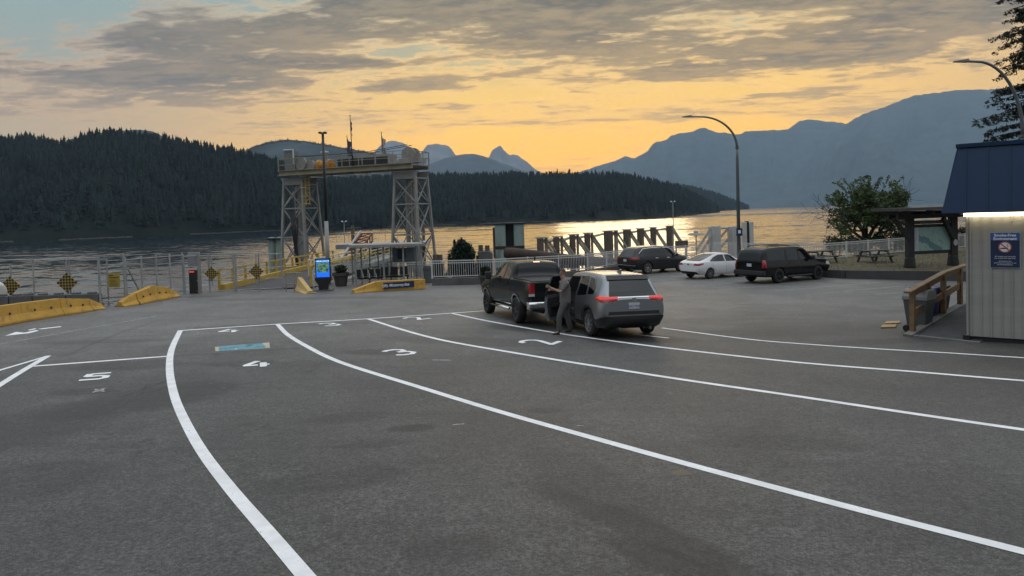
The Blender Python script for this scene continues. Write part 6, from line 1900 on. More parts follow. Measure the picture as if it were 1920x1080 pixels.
# straight pole by the kiosk
b = P(606, 537); b = Vector((b.x, b.y + 1.2, gz(b.x, b.y)))
hp = at(597.3, 250, b.y).z - b.z
lp = thing('light_pole', 'tall straight light pole beside the screen kiosk', 'light pole', b)
MB().tube([(0, 0, 0), (0, 0, hp * .42)], [.12, .115], 10).build('lower_pole', GPAINT, lp, smooth=True)
MB().tube([(0, 0, hp * .42), (0, 0, hp)], [.09, .07], 10).build('upper_pole', mat('lamp_black', (.02, .022, .024), .45, .2, .1), lp, smooth=True)
for s in (-.13, .13): MB().box((s, 0, hp + .02), (.18, .3, .10)).build('flood_lamp', mat('lamp_black', (.02, .022, .024), .45, .2, .1), lp, bevel=.02)

# ---------------- raised lawn behind a retaining kerb
LAWN = [(17.0, 41.3), (18.6, 39.6), (24.0, 36.8), (30, 34.2), (46, 34), (46, 60), (29.5, 53.2), (20.5, 50.6), (16.9, 46.5)]
def lawn_z(x, y): return gz(20, 40) + .46 + max(0, y - 40) * .002
lb_ = bmesh.new()
vs = [lb_.verts.new((x, y, lawn_z(x, y))) for x, y in LAWN]; lb_.faces.new(vs); bmesh.ops.triangulate(lb_, faces=lb_.faces)
bmesh.ops.subdivide_edges(lb_, edges=lb_.edges, cuts=6, use_grid_fill=True)
me = bpy.data.meshes.new('lawn'); lb_.to_mesh(me); lb_.free()
me.materials.append(mat('lawn_soil', (.092, .078, .042), .95, 0, .18, .5, bump=.4, bscale=14, dirt=((.070, .068, .032), .3, .7)))
lawn = bpy.data.objects.new('lawn', me); COL.objects.link(lawn); tag(lawn, kind='structure')
kw = thing('retaining_wall', 'low dark concrete retaining wall along the dry lawn', 'wall', (18.6, 39.6, gz(18.6, 39.6)))
for a, b in zip(LAWN[:4], LAWN[1:5]):
    A, B = Vector((a[0], a[1], 0)), Vector((b[0], b[1], 0))
    for P_ in (A, B): P_.z = lawn_z(P_.x, P_.y) - .40
    MB().beam(A, B, .28, .84).build('wall_section', mat('dark_concrete', (.055, .055, .054), .85, 0, .2, 1.2, bump=.3, bscale=20), kw, world=True)
A, B = Vector(LAWN[8] + (0,)), Vector(LAWN[0] + (0,))
for P_ in (A, B): P_.z = lawn_z(P_.x, P_.y) - .40
MB().beam(A, B, .28, .84).build('wall_section', mat('dark_concrete', (.055, .055, .054), .85), kw, world=True)
# short dry grass blades
n = 26000
gx = rng.uniform(17, 38, n); gy = rng.uniform(35.5, 53, n)
keep = np.array([inside(LAWN, a, b) for a, b in zip(gx, gy)]); gx, gy = gx[keep], gy[keep]; n = len(gx)
zz = np.array([lawn_z(a, b) for a, b in zip(gx, gy)]); an = rng.uniform(0, 6.28, n); hh = rng.uniform(.03, .09, n)
V = np.stack([np.stack([gx - np.cos(an) * .010, gy - np.sin(an) * .010, zz], 1), np.stack([gx + np.cos(an) * .010, gy + np.sin(an) * .010, zz], 1), np.stack([gx + rng.normal(0, .03, n), gy + rng.normal(0, .03, n), zz + hh], 1)], 1).reshape(-1, 3)
gr = big_mesh('grass', V, np.arange(n * 3).reshape(-1, 3), foliage_mat('dry_grass', (.10, .09, .045), (.155, .13, .07)), np.repeat(rng.uniform(0, 1, n), 3))
tag(gr, 'short dry grass on the lawn', None, None, 'stuff')
f3 = thing('picket_fence', 'white metal picket fence along the back of the lawn', 'fence', (17, 46.6, lawn_z(17, 46.6)))
picket(f3, [Vector((x, y, lawn_z(x, y))) for x, y in ((15.2, 53.4), (19.2, 48.6), (20.9, 47.6), (27.2, 51.2), (37.5, 56.5))][0:], 1.08, .13)

# ---------------- picnic tables
def picnic_table(p, rot, label):
    root = thing('picnic_table', label, 'picnic table', p, 'picnic tables'); root.rotation_euler = (0, 0, rot)
    TW = mat('picnic_timber', (.085, .075, .065), .8, 0, .3, 3, stretch=(.6, 5, 5))
    m = MB()
    for k in range(5): m.box((0, -.30 + k * .15, .75), (1.85, .14, .045))
    m.build('table_top', TW, root)
    for s in (-1, 1):
        m = MB()
        for k in range(2): m.box((0, s * (.66 + k * .15), .44), (1.85, .14, .045))
        m.build('bench_seat', TW, root)
    for x in (-.65, .65):
        m = MB(); m.beam((x, -.35, .72), (x, -.75, 0), .1); m.beam((x, .35, .72), (x, .75, 0), .1); m.beam((x, -.8, .39), (x, .8, .39), .09); m.beam((x, -.35, .70), (x, .35, .70), .09)
        m.build('trestle_leg', TW, root)
p = at(1640, 484, 44.5); picnic_table(Vector((p.x, p.y, lawn_z(p.x, p.y))), R(12), 'picnic table on the dry lawn in front of the leafy tree')
p = at(1538, 478, 45.5); picnic_table(Vector((p.x, p.y, lawn_z(p.x, p.y))), R(25), 'picnic table half hidden by the nose of the long black SUV')
p = P(1150, 513); picnic_table(Vector((7.4, 48.0, gz(7.4, 48.0))), R(60), 'picnic table by the white fence behind the dark grey SUV')

# ---------------- map shelter
def map_shelter():
    A = at(1706, 500, 40.0); B = at(1787, 496, 40.6)
    A.z = lawn_z(A.x, A.y); B.z = lawn_z(B.x, B.y)
    root = thing('map_shelter', 'dark timber map shelter with a flat roof and braced posts', 'notice shelter', A)
    DK = mat('dark_stained_timber', (.020, .018, .018), .75, 0, .3, 2, stretch=(5, 5, .6))
    zt = at(1720, 405, 40.3).z
    u = (B - A); u.z = 0; u.normalize(); v = Vector((-u.y, u.x, 0)); L = (B - A).length
    for p, s in ((A, -1), (B, 1)):
        MB().beam(p, Vector((p.x, p.y, zt)), .36).build('post', DK, root, world=True)
        MB().lathe([(.28, 0), (.3, .1), (.26, .55), (.2, .6)], tuple(p - A), 'z', 12).build('post_base', DK, root)
    MB().beam(A + Vector((-.12, -.2, 0)) + Vector((0, 0, zt - A.z - 1.25)), A + u * -1.05 + Vector((0, 0, zt - A.z - .1)), .2).build('brace', DK, root, world=True)
    MB().beam(B + u * -.15 + v * -.22 + Vector((0, 0, zt - B.z - 1.35)), B + u * -.85 + v * -.22 + Vector((0, 0, zt - B.z - .15)), .2).build('brace', DK, root, world=True)
    for w in (-.35, .35): MB().beam(A + u * -1.1 + v * w + Vector((0, 0, zt - A.z)), B + u * 1.0 + v * w + Vector((0, 0, zt - A.z)), .14, .26).build('roof_beam', DK, root, world=True)
    for k in range(4):
        a = -.9 + k * (L + 1.7) / 3
        MB().beam(A + u * a + v * -1.05 + Vector((0, 0, zt - A.z + .2)), A + u * a + v * 1.1 + Vector((0, 0, zt - A.z + .2)), .1, .18).build('rafter', DK, root, world=True)
    c = [A + u * a + v * w + Vector((0, 0, zt - A.z + .32)) for a, w in ((-1.35, -1.25), (L + 1.2, -1.25), (L + 1.2, 1.3), (-1.35, 1.3))]
    MB().add(c + [x + Vector((0, 0, .17)) for x in c], [(3, 2, 1, 0), (4, 5, 6, 7), (0, 1, 5, 4), (1, 2, 6, 5), (2, 3, 7, 6), (3, 0, 4, 7)]).build('roof', mat('roof_felt', (.055, .053, .05), .8, 0, .15), root, world=True)
    zb0, zb1 = at(1745, 488, 40.3).z, at(1745, 470, 40.3).z
    def F(a, z, d=-.0): p = A + u * a + v * d; return Vector((p.x, p.y, z))
    z0, z1, z2, z3 = at(1745, 475.5, 40.3).z, at(1745, 469.5, 40.3).z, at(1745, 425.5, 40.3).z, at(1745, 420, 40.3).z
    z4 = at(1745, 413.5, 40.3).z
    MB().beam(F(.1, (z0 + z1) / 2), F(L - .1, (z0 + z1) / 2), .12, z1 - z0).build('bottom_board', DK, root, world=True)
    MB().beam(F(.1, (z2 + z3) / 2), F(L - .1, (z2 + z3) / 2), .12, z3 - z2).build('top_board', DK, root, world=True)
    tb = MB().beam(F(.1, (z3 + z4) / 2 + .02, -.06), F(L - .1, (z3 + z4) / 2 + .02, -.06), .1, z4 - z3).build('title_board', mat('title_brown', (.045, .040, .040), .7), root, world=True)
    vs, fs = text_mb("Welcome to the Sunshine", .17)
    an = math.atan2(u.y, u.x); mid = F(L * .5, (z3 + z4) / 2 - .04, -.115); Rm = Matrix.Rotation(an, 3, 'Z')
    MB().add([mid + Rm @ Vector((w.x * .95, 0, w.y)) for w in vs], fs).build('lettering', mat('title_letters', (.16, .15, .14), .6), tb, world=True)
    m = bpy.data.materials.new('area_map'); m.use_nodes = True
    T = NT(m.node_tree); bs = m.node_tree.nodes['Principled BSDF']
    tc_ = T.new('ShaderNodeTexCoord').outputs['Object']; x, y, z = T.sep(tc_)
    q = T.m('ADD', T.m('MULTIPLY', T.m('SUBTRACT', x, 1.25), .62), T.m('SUBTRACT', z, 1.35))
    nn = T.noise(T.comb(x, z, 0), 2.2, 5, .6, .4)
    d = T.m('ABSOLUTE', T.m('ADD', q, T.m('MULTIPLY', T.m('SUBTRACT', nn, .5), .9)))
    n2 = T.noise(T.comb(x, z, 4), 3.4, 5, .62, .8)
    col = T.mix(T.smooth(d, .10, .16), (.10, .19, .20, 1), T.ramp(n2, [(.38, (.20, .32, .29, 1)), (.5, (.27, .40, .35, 1)), (.6, (.22, .34, .31, 1)), (.66, (.13, .23, .24, 1))]))
    T.setin(bs.inputs['Base Color'], col); bs.inputs['Roughness'].default_value = .35
    zz = (z1, z2)
    mp = MB().quad(F(.58, z1, -.03), F(L - .12, z1, -.03), F(L - .12, z2, -.03), F(.58, z2, -.03)); mp.build('map_panel', m, root, world=True)
    lg = MB().quad(F(.18, z1, -.03), F(.578, z1, -.03), F(.578, z2, -.03), F(.18, z2, -.03)); lg_ = lg.build('map_legend', mat('legend_paper', (.42, .45, .50), .4), root, world=True)
    k = MB()
    for j in range(14):
        zz_ = z2 - .1 - j * .085
        if zz_ < z1 + .05: break
        k.quad(F(.22, zz_, -.034), F(.22 + random.uniform(.15, .3), zz_, -.034), F(.22 + .2, zz_ + .02, -.034), F(.22, zz_ + .02, -.034))
    k.build('legend_lines', mat('legend_ink', (.25, .28, .33), .6), lg_, world=True)
    ov = MB().lathe([(.12, 0), (.12, .012), (0, .014)], (0, 0, 0), 'y', 16)
    pz = at(1783, 455, 40.3).z
    ov.v = [(F(L, pz, -.19).x + x_, F(L, pz, -.19).y - y_, pz + z_ * 1.5) for x_, y_, z_ in ov.v]
    ov.build('oval_plate', mat('plate_cream', (.4, .39, .36), .5), root, world=True)
map_shelter()

# ---------------- ticket booth
def booth():
    C = P(1812, 638.5)
    u = Vector((.80, -.60, 0)); v = Vector((.60, .80, 0)); W, D, H = 3.4, 2.6, 3.02
    root = thing('ticket_booth', 'grey board and batten booth with a blue metal mansard roof', 'booth', C)
    z0 = C.z + .12
    def S(a, b, z): p = C + u * a + v * b; return Vector((p.x, p.y, z0 + z))
    BW = mat('booth_boards', (.32, .31, .29), .7, 0, .07, 1.2, bump=.12, bscale=60, stretch=(1, 1, 6))
    m = MB(); c = [S(0, 0, 0), S(W, 0, 0), S(W, D, 0), S(0, D, 0)]
    m.add(c + [x + Vector((0, 0, H)) for x in c], [(3, 2, 1, 0), (4, 5, 6, 7), (0, 1, 5, 4), (1, 2, 6, 5), (2, 3, 7, 6), (3, 0, 4, 7)])
    m.build('wall', BW, root, world=True)
    a = .10; k = 0
    bt = MB()
    while a < W:
        bt.beam(S(a, -.012, .0), S(a, -.012, H), .018 if k % 2 else .05, .022, up=(u.x, u.y, 0)); a += .195 if k % 2 else .215; k += 1
    bt.build('batten', BW, root, world=True)
    m = MB()
    for q in range(26):
        pass
    MB().beam(S(.035, -.012, 0), S(.035, -.012, H), .07, .026, up=(u.x, u.y, 0)).build('corner_board', BW, root, world=True)
    MB().beam(S(.0, .3, -.10), S(W, .3, -.10), .5, .16).build('plinth', DARKST, root, world=True)
    BL = mat('blue_roof_metal', (.005, .027, .072), .4, .25, .06, .6)
    # mansard roof: outer eaves rectangle to inner top rectangle
    e, i, hz_ = .46, .34, 1.56
    lo = [S(-e, -e, H - .02), S(W + e, -e, H - .02), S(W + e, D + e, H - .02), S(-e, D + e, H - .02)]
    hi = [S(-e + i, -e + i, H + hz_), S(W + e - i, -e + i, H + hz_), S(W + e - i, D + e - i, H + hz_), S(-e + i, D + e - i, H + hz_)]
    m = MB().add(lo + hi, [(0, 1, 5, 4), (1, 2, 6, 5), (2, 3, 7, 6), (3, 0, 4, 7), (4, 5, 6, 7), (3, 2, 1, 0)])
    rf = m.build('roof', BL, root, world=True)
    for (p, q, r_, s_) in ((lo[0], lo[1], hi[0], hi[1]), (lo[3], lo[0], hi[3], hi[0])):
        L = (q - p).length; n = int(L / .41); sm = MB()
        nr = (q - p).cross(r_ - p).normalized()
        for k in range(n + 1):
            t = (k + .15) / n
            if t > 1: break
            A_ = p.lerp(q, t); B_ = A_ + (r_ - p) + (q - p).normalized() * 0
            tt = max(0, min(1, t)); B_ = r_.lerp(s_, tt); 
            B_ = A_ + Vector((r_.x - p.x, r_.y - p.y, r_.z - p.z)) if .12 < t < .88 else B_
            d_ = (r_ - p) - (q - p).normalized() * (r_ - p).dot((q - p).normalized())
            B_ = A_ + d_
            if (B_ - r_).dot((q - p)) < 0: continue
            sm.beam(A_ + nr * .012, B_ + nr * .012, .03, .035, up=tuple(nr))
        sm.build('standing_seam', BL, rf, world=True)
    cp = MB()
    for a_, b_ in zip(hi, hi[1:] + hi[:1]): cp.beam(a_ + Vector((0, 0, .03)), b_ + Vector((0, 0, .03)), .12, .09)
    cp.build('ridge_cap', BL, rf, world=True)
    em = mat('lit_tube', (1, 1, 1), .4, 0, 0, emit=((1.0, .84, .52), 7.0))
    lt = MB().beam(S(-.03, -.10, H - .075), S(W, -.10, H - .075), .09, .075); lt.build('light_tube', em, root, world=True)
    MB().beam(S(-.1, -.03, H - .045), S(-.04, .4, H - .045), .06, .05).build('tube_end', TRIM, root, world=True)
    sd = MB(); MB().box(S(-.0, -.03, -.06), (.1, .1, .16)).build('downpipe_shoe', DARKST, root, world=True)
    # smoke-free sign
    A_ = at(1861, 470, 17.0)
    sx0, sx1 = .50, 1.07
    def zof(py): return at(1886, py, 16.75).z - z0
    zt, zb, zm = zof(436), zof(501), zof(450.5)
    sg_ = thing('wall_sign', 'blue smoke-free environment sign on the booth wall', 'sign', S((sx0 + sx1) / 2, -.035, (zt + zb) / 2))
    sg_.rotation_euler = (0, 0, math.atan2(u.y, u.x))
    w, h = sx1 - sx0, zt - zb
    MB().box((0, 0, 0), (w, .012, h)).build('sign_plate', BLUESIGN, sg_)
    hb_ = zt - zm
    MB().box((0, -.008, h / 2 - hb_ / 2), (w - .012, .006, hb_)).build('sign_header', mat('sign_blue', (.025, .10, .34), .5, 0, 0), sg_)
    MB().box((0, .004, 0), (w + .02, .010, h + .02)).build('sign_border', mat('sign_silver', (.45, .47, .5), .4), sg_)
    vs, fs = text_mb("Smoke-Free\nEnvironment", .088, bold=.0022, spacing=.95)
    MB().add([(p.x, -.0115, h / 2 - .088 + p.y) for p in vs], fs).build('lettering', WHITEINK, sg_)
    vs, fs = text_mb("All vessels and terminals\nare smoke and vape free.", .041, spacing=1.0)
    MB().add([(p.x, -.0095, -h * .20 + p.y) for p in vs], fs).build('lettering', WHITEINK, sg_)
    vs, fs = text_mb("Smoking is not\npermitted on board or on\nterminal property.", .041, spacing=1.0)
    MB().add([(p.x, -.0095, -h * .335 + p.y) for p in vs], fs).build('lettering', WHITEINK, sg_)
    zc = h * .085; rr = .132
    MB().lathe([(0, 0), (rr, 0), (rr, .003), (0, .003)], (0, -.0125, zc), 'y', 28).build('symbol_disc', WHITEINK, sg_)
    rd = mat('sign_red', (.42, .10, .08), .5, 0, 0); bk = mat('sign_black', (.012, .012, .012), .6, 0, 0)
    MB().box((-.015, -.0145, zc - .03), (.15, .003, .026)).build('cigarette', bk, sg_)
    MB().tube([(.035, -.0145, zc - .005), (.07, -.0145, zc + .02), (.03, -.0145, zc + .045), (.06, -.0145, zc + .075)], .006, 5).build('smoke_curl', bk, sg_)
    q = MB().lathe([(rr * .82, 0), (rr, 0), (rr, .003), (rr * .82, .003), (rr * .82, 0)], (0, -.0175, zc), 'y', 28); q.beam((-rr * .65, -.0165, zc + rr * .65), (rr * .65, -.0165, zc - rr * .65), .028, .003, up=(0, 1, 0))
    q.build('prohibition_ring', rd, sg_)
    return S
BS = booth()

# ---------------- wooden ramp with handrail beside the booth
def booth_ramp():
    WOOD = mat('handrail_timber', (.19, .115, .055), .65, 0, .25, 2.5, bump=.25, bscale=14, stretch=(2, 2, 2), dirt=((.08, .055, .03), 2.0, .4))
    DECK = mat('deck_boards', (.060, .060, .062), .8, 0, .25, 2.0, bump=.3, bscale=20)
    CURB = mat('deck_edge', (.16, .155, .145), .8, 0, .2, 2)
    p0 = P(1713, 628.5); root = thing('access_ramp', 'dark boarded ramp with a brown timber handrail beside the booth', 'ramp', p0)
    d = Vector((.79, .613, 0)); s = Vector((.613, -.79, 0)); L = 3.25
    def S(a, b, z): p = p0 + d * a + s * b; return Vector((p.x, p.y, p0.z + z))
    rise = .15
    n = 22
    dk = MB()
    for k in range(n):
        a0, a1 = -.25 + (L + .6) * k / n, -.25 + (L + .6) * (k + .93) / n
        za, zb = max(.02, a0 * rise + .05), max(.02, a1 * rise + .05)
        b1 = 1.55
        dk.add([S(a0, .12, za), S(a1, .12, zb), S(a1, b1, zb), S(a0, b1, za), S(a0, .12, za - .05), S(a1, .12, zb - .05), S(a1, b1, zb - .05), S(a0, b1, za - .05)], [(0, 1, 2, 3), (7, 6, 5, 4), (0, 4, 5, 1), (1, 5, 6, 2), (2, 6, 7, 3), (3, 7, 4, 0)])
    dk.build('deck', DECK, root, world=True)
    MB().beam(S(-.35, .0, .03), S(L + .3, .0, L * rise + .05), .22, .07).build('deck_edge', CURB, root, world=True)
    MB().beam(S(-.28, .12, .03), S(-.28, 1.6, .03), .12, .06, up=(0, 0, 1)).build('deck_edge', CURB, root, world=True)
    hts = [(0, 0.0), (.95, .95 * rise), (1.92, 1.92 * rise), (3.05, 3.05 * rise)]
    for a, z in hts: MB().beam(S(a, -.02, z), S(a, -.02, z + 1.14 + (.02 if a < 2 else -.02)), .115, .115, up=(d.x, d.y, 0)).build('post', WOOD, root, world=True)
    MB().beam(S(-.28, -.02, 1.13), S(1.95, -.02, 1.95 * rise + 1.18), .17, .055).build('cap_rail', WOOD, root, world=True)
    MB().beam(S(1.95, -.02, 1.95 * rise + 1.18), S(3.5, -.02, 3.05 * rise + 1.12), .17, .055).build('cap_rail', WOOD, root, world=True)
    MB().beam(S(0, -.02, 1.05), S(1.95, -.02, 1.95 * rise + 1.08), .05, .12).build('upper_rail', WOOD, root, world=True)
    MB().beam(S(1.95, -.02, 1.95 * rise + 1.08), S(3.1, -.02, 3.05 * rise + 1.03), .05, .12).build('upper_rail', WOOD, root, world=True)
    MB().beam(S(.0, -.02, .56), S(1.92, -.02, 1.92 * rise + .58), .05, .17).build('mid_rail', WOOD, root, world=True)
    MB().beam(S(1.92, -.02, 1.92 * rise + .58), S(3.1, -.02, 3.05 * rise + .58), .05, .17).build('mid_rail', WOOD, root, world=True)
    return S
RS = booth_ramp()
def wheel_bin(p, rot, m, lidm, label, name):
    root = thing(name, label, 'bin', p); root.rotation_euler = (0, 0, rot)
    MB().add([(-.20, -.22, .06), (.20, -.22, .06), (.20, .22, .06), (-.20, .22, .06), (-.29, -.30, .86), (.29, -.30, .86), (.29, .30, .86), (-.29, .30, .86)], [(3, 2, 1, 0), (0, 1, 5, 4), (1, 2, 6, 5), (2, 3, 7, 6), (3, 0, 4, 7), (4, 5, 6, 7)]).build('bin_body', m, root, bevel=.025)
    MB().prism([(-.32, .86), (.32, .86), (.32, .96), (.24, 1.14), (-.24, 1.14), (-.32, .96)], -.32, .32, 'xz').build('lid', lidm, root, bevel=.03)
    for s in (-.2, .2): MB().lathe([(.09, -.03), (.09, .03)], (s, .24, .09), 'x', 12).build('wheel', RUBBER, root)
GB = mat('bin_grey', (.085, .088, .085), .6, 0, .1)
p = P(1724, 621.5); wheel_bin(Vector((p.x, p.y, gz(p.x, p.y))), R(38), GB, mat('bin_lid_pale', (.22, .225, .22), .55, 0, .08), 'grey trash bin with a pale lid behind the first handrail post', 'trash_bin')
p = RS(1.72, -.42, 0); wheel_bin(Vector((p.x, p.y, gz(p.x, p.y))), R(38), mat('bin_blue', (.014, .03, .20), .5, 0, .06), mat('bin_lid_blue', (.05, .07, .26), .5, 0, .05), 'blue recycling bin behind the timber handrail', 'recycling_bin')
p = RS(2.55, -.48, 0); wheel_bin(Vector((p.x, p.y, gz(p.x, p.y))), R(38), DARKST, DARKST, 'black bin behind the timber handrail next to the blue bin', 'trash_bin')
# tan boards lying on the asphalt
for k, (q, lb) in enumerate((([(1651, 616), (1679, 615), (1681, 610.5), (1655, 611)], 'tan flat board lying on the asphalt, nearer of the pair'), ([(1657, 609), (1686, 607.5), (1688, 604), (1662, 604.5)], 'tan flat board lying on the asphalt, farther of the pair'))):
    pts = [P(*a) for a in q]; c = sum(pts, Vector()) / 4
    m = MB().add([x + Vector((0, 0, .004)) for x in pts] + [x + Vector((0, 0, .04)) for x in pts], [(3, 2, 1, 0), (4, 5, 6, 7), (0, 1, 5, 4), (1, 2, 6, 5), (2, 3, 7, 6), (3, 0, 4, 7)])
    o = m.build('flat_board', mat('tan_board', (.40, .27, .13), .8, 0, .12, 4), None, loc=c, world=True); tag(o, lb, 'board')

# ---------------- trees and bushes
BARK = mat('bark', (.035, .030, .026), .9, 0, .3, 3, bump=.6, bscale=12, stretch=(3, 3, .6))
def grow(base, height, spread, seed, levels=3, first=6, droop=0.0):
    """limbs as (points, radii) and twig tips"""
    r = random.Random(seed); limbs = []; tips = []
    def limb(p, d, L, rad, lev):
        pts = [p]; rs = [rad]; n = 5
        for k in range(n):
            d = (d + Vector((r.uniform(-.25, .25), r.uniform(-.25, .25), r.uniform(-.08, .2) - droop)) * (.5 if lev == 0 else .9)).normalized()
            p = p + d * (L / n); pts.append(p); rs.append(rad * (1 - .75 * (k + 1) / n))
            if lev < levels and k >= 1:
                for _ in range(2 if lev else 2):
                    a = r.uniform(0, 6.28); s = d.orthogonal().normalized(); t = d.cross(s)
                    nd = (d * .5 + (s * math.cos(a) + t * math.sin(a)) * .9 * spread + Vector((0, 0, .12))).normalized()
                    limb(p, nd, L * r.uniform(.45, .7), rs[-1] * .75, lev + 1)
        tips.extend(pts[2:] if lev >= levels - 1 else [pts[-1]])
        limbs.append((pts, rs))
    for k in range(first):
        a = k * 2.4 + r.uniform(-.4, .4)
        limb(base + Vector((0, 0, height * .16)), Vector((math.cos(a) * .75, math.sin(a) * .75, .75 if k % 2 else 1.1)).normalized(), height * .46, height * .022, 1)
    return limbs, tips
def leafy_tree():
    p = at(1624, 449, 56.0); z = lawn_z(29, 53) - .5; base = Vector((p.x, p.y, z))
    root = thing('leafy_tree', 'bushy broad leaved tree behind the lawn fence', 'tree', base)
    H = at(1630, 318, 56).z - z
    limbs, tips = grow(Vector((0, 0, 0)), H, 1.0, 11, 3, 8)
    tr = MB().tube([(0, 0, -.4), (.05, 0, H * .1), (-.05, 0, H * .22), (0, 0, H * .34)], [.26, .22, .19, .14], 10); tr.build('trunk', BARK, root, smooth=True)
    lm = MB()
    for pts, rs in limbs: lm.tube(pts, [max(.012, a) for a in rs], 5, caps=False)
    lm.build('limbs', BARK, root)
    blobs = []
    W = 2.75
    for t in tips:
        if random.random() < .34 and t.z > H * .20 and math.hypot(t.x, t.y) < 3.0:
            s = random.uniform(.16, .38); blobs.append((t.x, t.y, t.z, s * 1.1, s * 1.1, s * .75))
    # fill towards the photographed outline: broad to the left, low skirts, open top
    for _ in range(38):
        a = random.uniform(0, 6.28); rr = math.sqrt(random.random()); zf = random.random()
        wmax = W * (1.0 - .55 * max(0, zf - .45) / .55) * (.75 + .25 * min(1, zf / .3))
        x, y, zz = math.cos(a) * rr * wmax - .2, math.sin(a) * rr * wmax, H * (.16 + .66 * zf)
        if mnoise.noise(Vector((x * .9, y * .9, zz * .9))) < .0: continue
        s = random.uniform(.2, .46); blobs.append((x, y, zz, s * 1.2, s * 1.2, s * .7))
    V, F, A = leaf_cloud(blobs, 25, .095)
    o = big_mesh('crown', V, F, foliage_mat('broad_leaves', (.040, .068, .028), (.125, .165, .065)), A); o.parent = root
    tw = MB(); r = random.Random(5); twig_blobs = []
    for k in range(26):
        a = r.uniform(0, 6.28); b0 = Vector((math.cos(a) * 1.6, math.sin(a) * 1.6, H * r.uniform(.45, .8))); d = Vector((math.cos(a) * r.uniform(.5, 1.3), math.sin(a) * .8, r.uniform(.3, 1.0))).normalized()
        tw.tube([b0, b0 + d * .7, b0 + d * 1.25 + Vector((0, 0, .12))], [.025, .015, .008], 4)
        for t_ in (.35, .6, .85, 1.1): twig_blobs.append(tuple(b0 + d * t_ * 1.1 + Vector((0, 0, .05))) + (.16, .16, .13))
    tw.build('twigs', BARK, root)
    V, F, A = leaf_cloud(twig_blobs, 12, .085); o = big_mesh('twig_leaves', V, F, foliage_mat('broad_leaves', (0, 0, 0), (1, 1, 1)), A); o.parent = root
leafy_tree()
def hedge(px0, px1, py_t, py_b, Y, label, dens=26, name='shrub'):
    a, b = at(px0, py_b, Y), at(px1, py_b, Y); h = at(px0, py_t, Y).z - a.z
    c = (a + b) / 2; c.z -= .9
    root = thing(name, label, 'shrub', c); w = (b - a).length; h += .9
    blobs = []
    for _ in range(dens):
        x = random.uniform(-w / 2, w / 2); s = random.uniform(.22, .4) * h
        blobs.append((x, random.uniform(-.6, .6), random.uniform(.15, .85) * h * (1 - .35 * abs(2 * x / w) ** 2), s * 1.2, s, s))
    V, F, A = leaf_cloud(blobs, 110, .10); o = big_mesh('foliage', V, F, foliage_mat('shrub_leaves', (.015, .024, .012), (.05, .062, .03)), A); o.parent = root
    st_ = MB(); r = random.Random(3)
    for k in range(12): x = r.uniform(-w / 2, w / 2); st_.tube([(x, 0, -.3), (x + r.uniform(-.2, .2), r.uniform(-.3, .3), h * .8)], [.03, .01], 4)
    st_.build('stems', BARK, root)
hedge(1555, 1632, 437, 452, 53.5, 'low dark shrub left of the leafy tree trunk', 24)
hedge(1645, 1702, 432, 448, 54.5, 'low dark shrub right of the leafy tree trunk', 20)
hedge(1783, 1812, 424, 440, 58, 'small shrub seen between the map shelter and the booth', 12)
def juniper():
    a = at(867, 500, 44.5); root = thing('evergreen_bush', 'dark evergreen bush behind the white fence beside the pickup', 'bush', Vector((a.x, a.y, a.z - 1.2)))
    w = (at(912, 500, 44.5) - at(830, 500, 44.5)).length; h = at(867, 450, 44.5).z - a.z + 1.2
    blobs = []
    for _ in range(120):
        zf = random.random(); rr = w / 2 * (1 - zf) ** .55 * math.sqrt(random.random()); an = random.uniform(0, 6.28)
        s = random.uniform(.2, .36); blobs.append((rr * math.cos(an), rr * math.sin(an) * .8, h * (.1 + .8 * zf), s, s, s * 1.5))
    for x, zt in ((-.45, .98), (0.0, 1.02), (.35, .9), (-.2, .95), (.75, .72), (.95, .62), (-.8, .66)): blobs.append((x, 0, h * zt - .15, .07, .07, .28))
    V, F, A = leaf_cloud(blobs, 150, .075, (0, 1), .3, 3.2); o = big_mesh('foliage', V, F, foliage_mat('juniper_needles', (.006, .016, .012), (.022, .044, .028)), A); o.parent = root
    MB().tube([(0, 0, -.3), (0, 0, h * .7)], [.1, .04], 6).build('trunk', BARK, root)
juniper()
def fir_tree():
    b = at(1948, 380, 46.0); z = lawn_z(b.x, b.y) if False else gz(20, 45); base = Vector((b.x, b.y, z)); H = 25.0
    root = thing('fir_tree', 'tall dark fir with drooping branches rising behind the booth', 'tree', base)
    MB().tube([(0, 0, 0), (0, 0, H * .5), (0, 0, H)], [.35, .22, .03], 10).build('trunk', BARK, root, smooth=True)
    r = random.Random(21); br = MB(); blobs = []
    z0 = 2.2
    while z0 < H - .4:
        t = z0 / H; L0 = 4.7 * (1 - t) ** .62 * (1 if t > .12 else .8)
        for k in range(5):
            a = r.uniform(0, 6.28); L = L0 * r.uniform(.55, 1.1); pts = []; n = 6
            for j in range(n + 1):
                f = j / n; pts.append(Vector((math.cos(a) * L * f, math.sin(a) * L * f, z0 + L * (.10 * f - .34 * f * f + .10 * f ** 3) + r.uniform(-.04, .04))))
            br.tube(pts, [.05 * (1 - .8 * j / n) for j in range(n + 1)], 4, caps=False)
            side = Vector((-math.sin(a), math.cos(a), 0))
            for j in range(1, n + 1):
                for q in range(3):
                    f = (j + r.uniform(-.5, .5)) / n; i0 = min(n, max(0, int(f * n))); p = pts[i0]
                    off = side * r.uniform(-.42, .42) * (1.15 - f * .6); s = r.uniform(.13, .26)
                    blobs.append((p.x + off.x, p.y + off.y, p.z - r.uniform(0, .22), s * 1.2, s * 1.2, s * .62))
        z0 += r.uniform(.34, .5)
    br.build('branches', BARK, root)
    V, F, A = leaf_cloud(blobs, 13, .11, (0, 1), .3, 3.0); o = big_mesh('crown', V, F, foliage_mat('fir_needles', (.008, .014, .011), (.03, .042, .026)), A); o.parent = root
fir_tree()
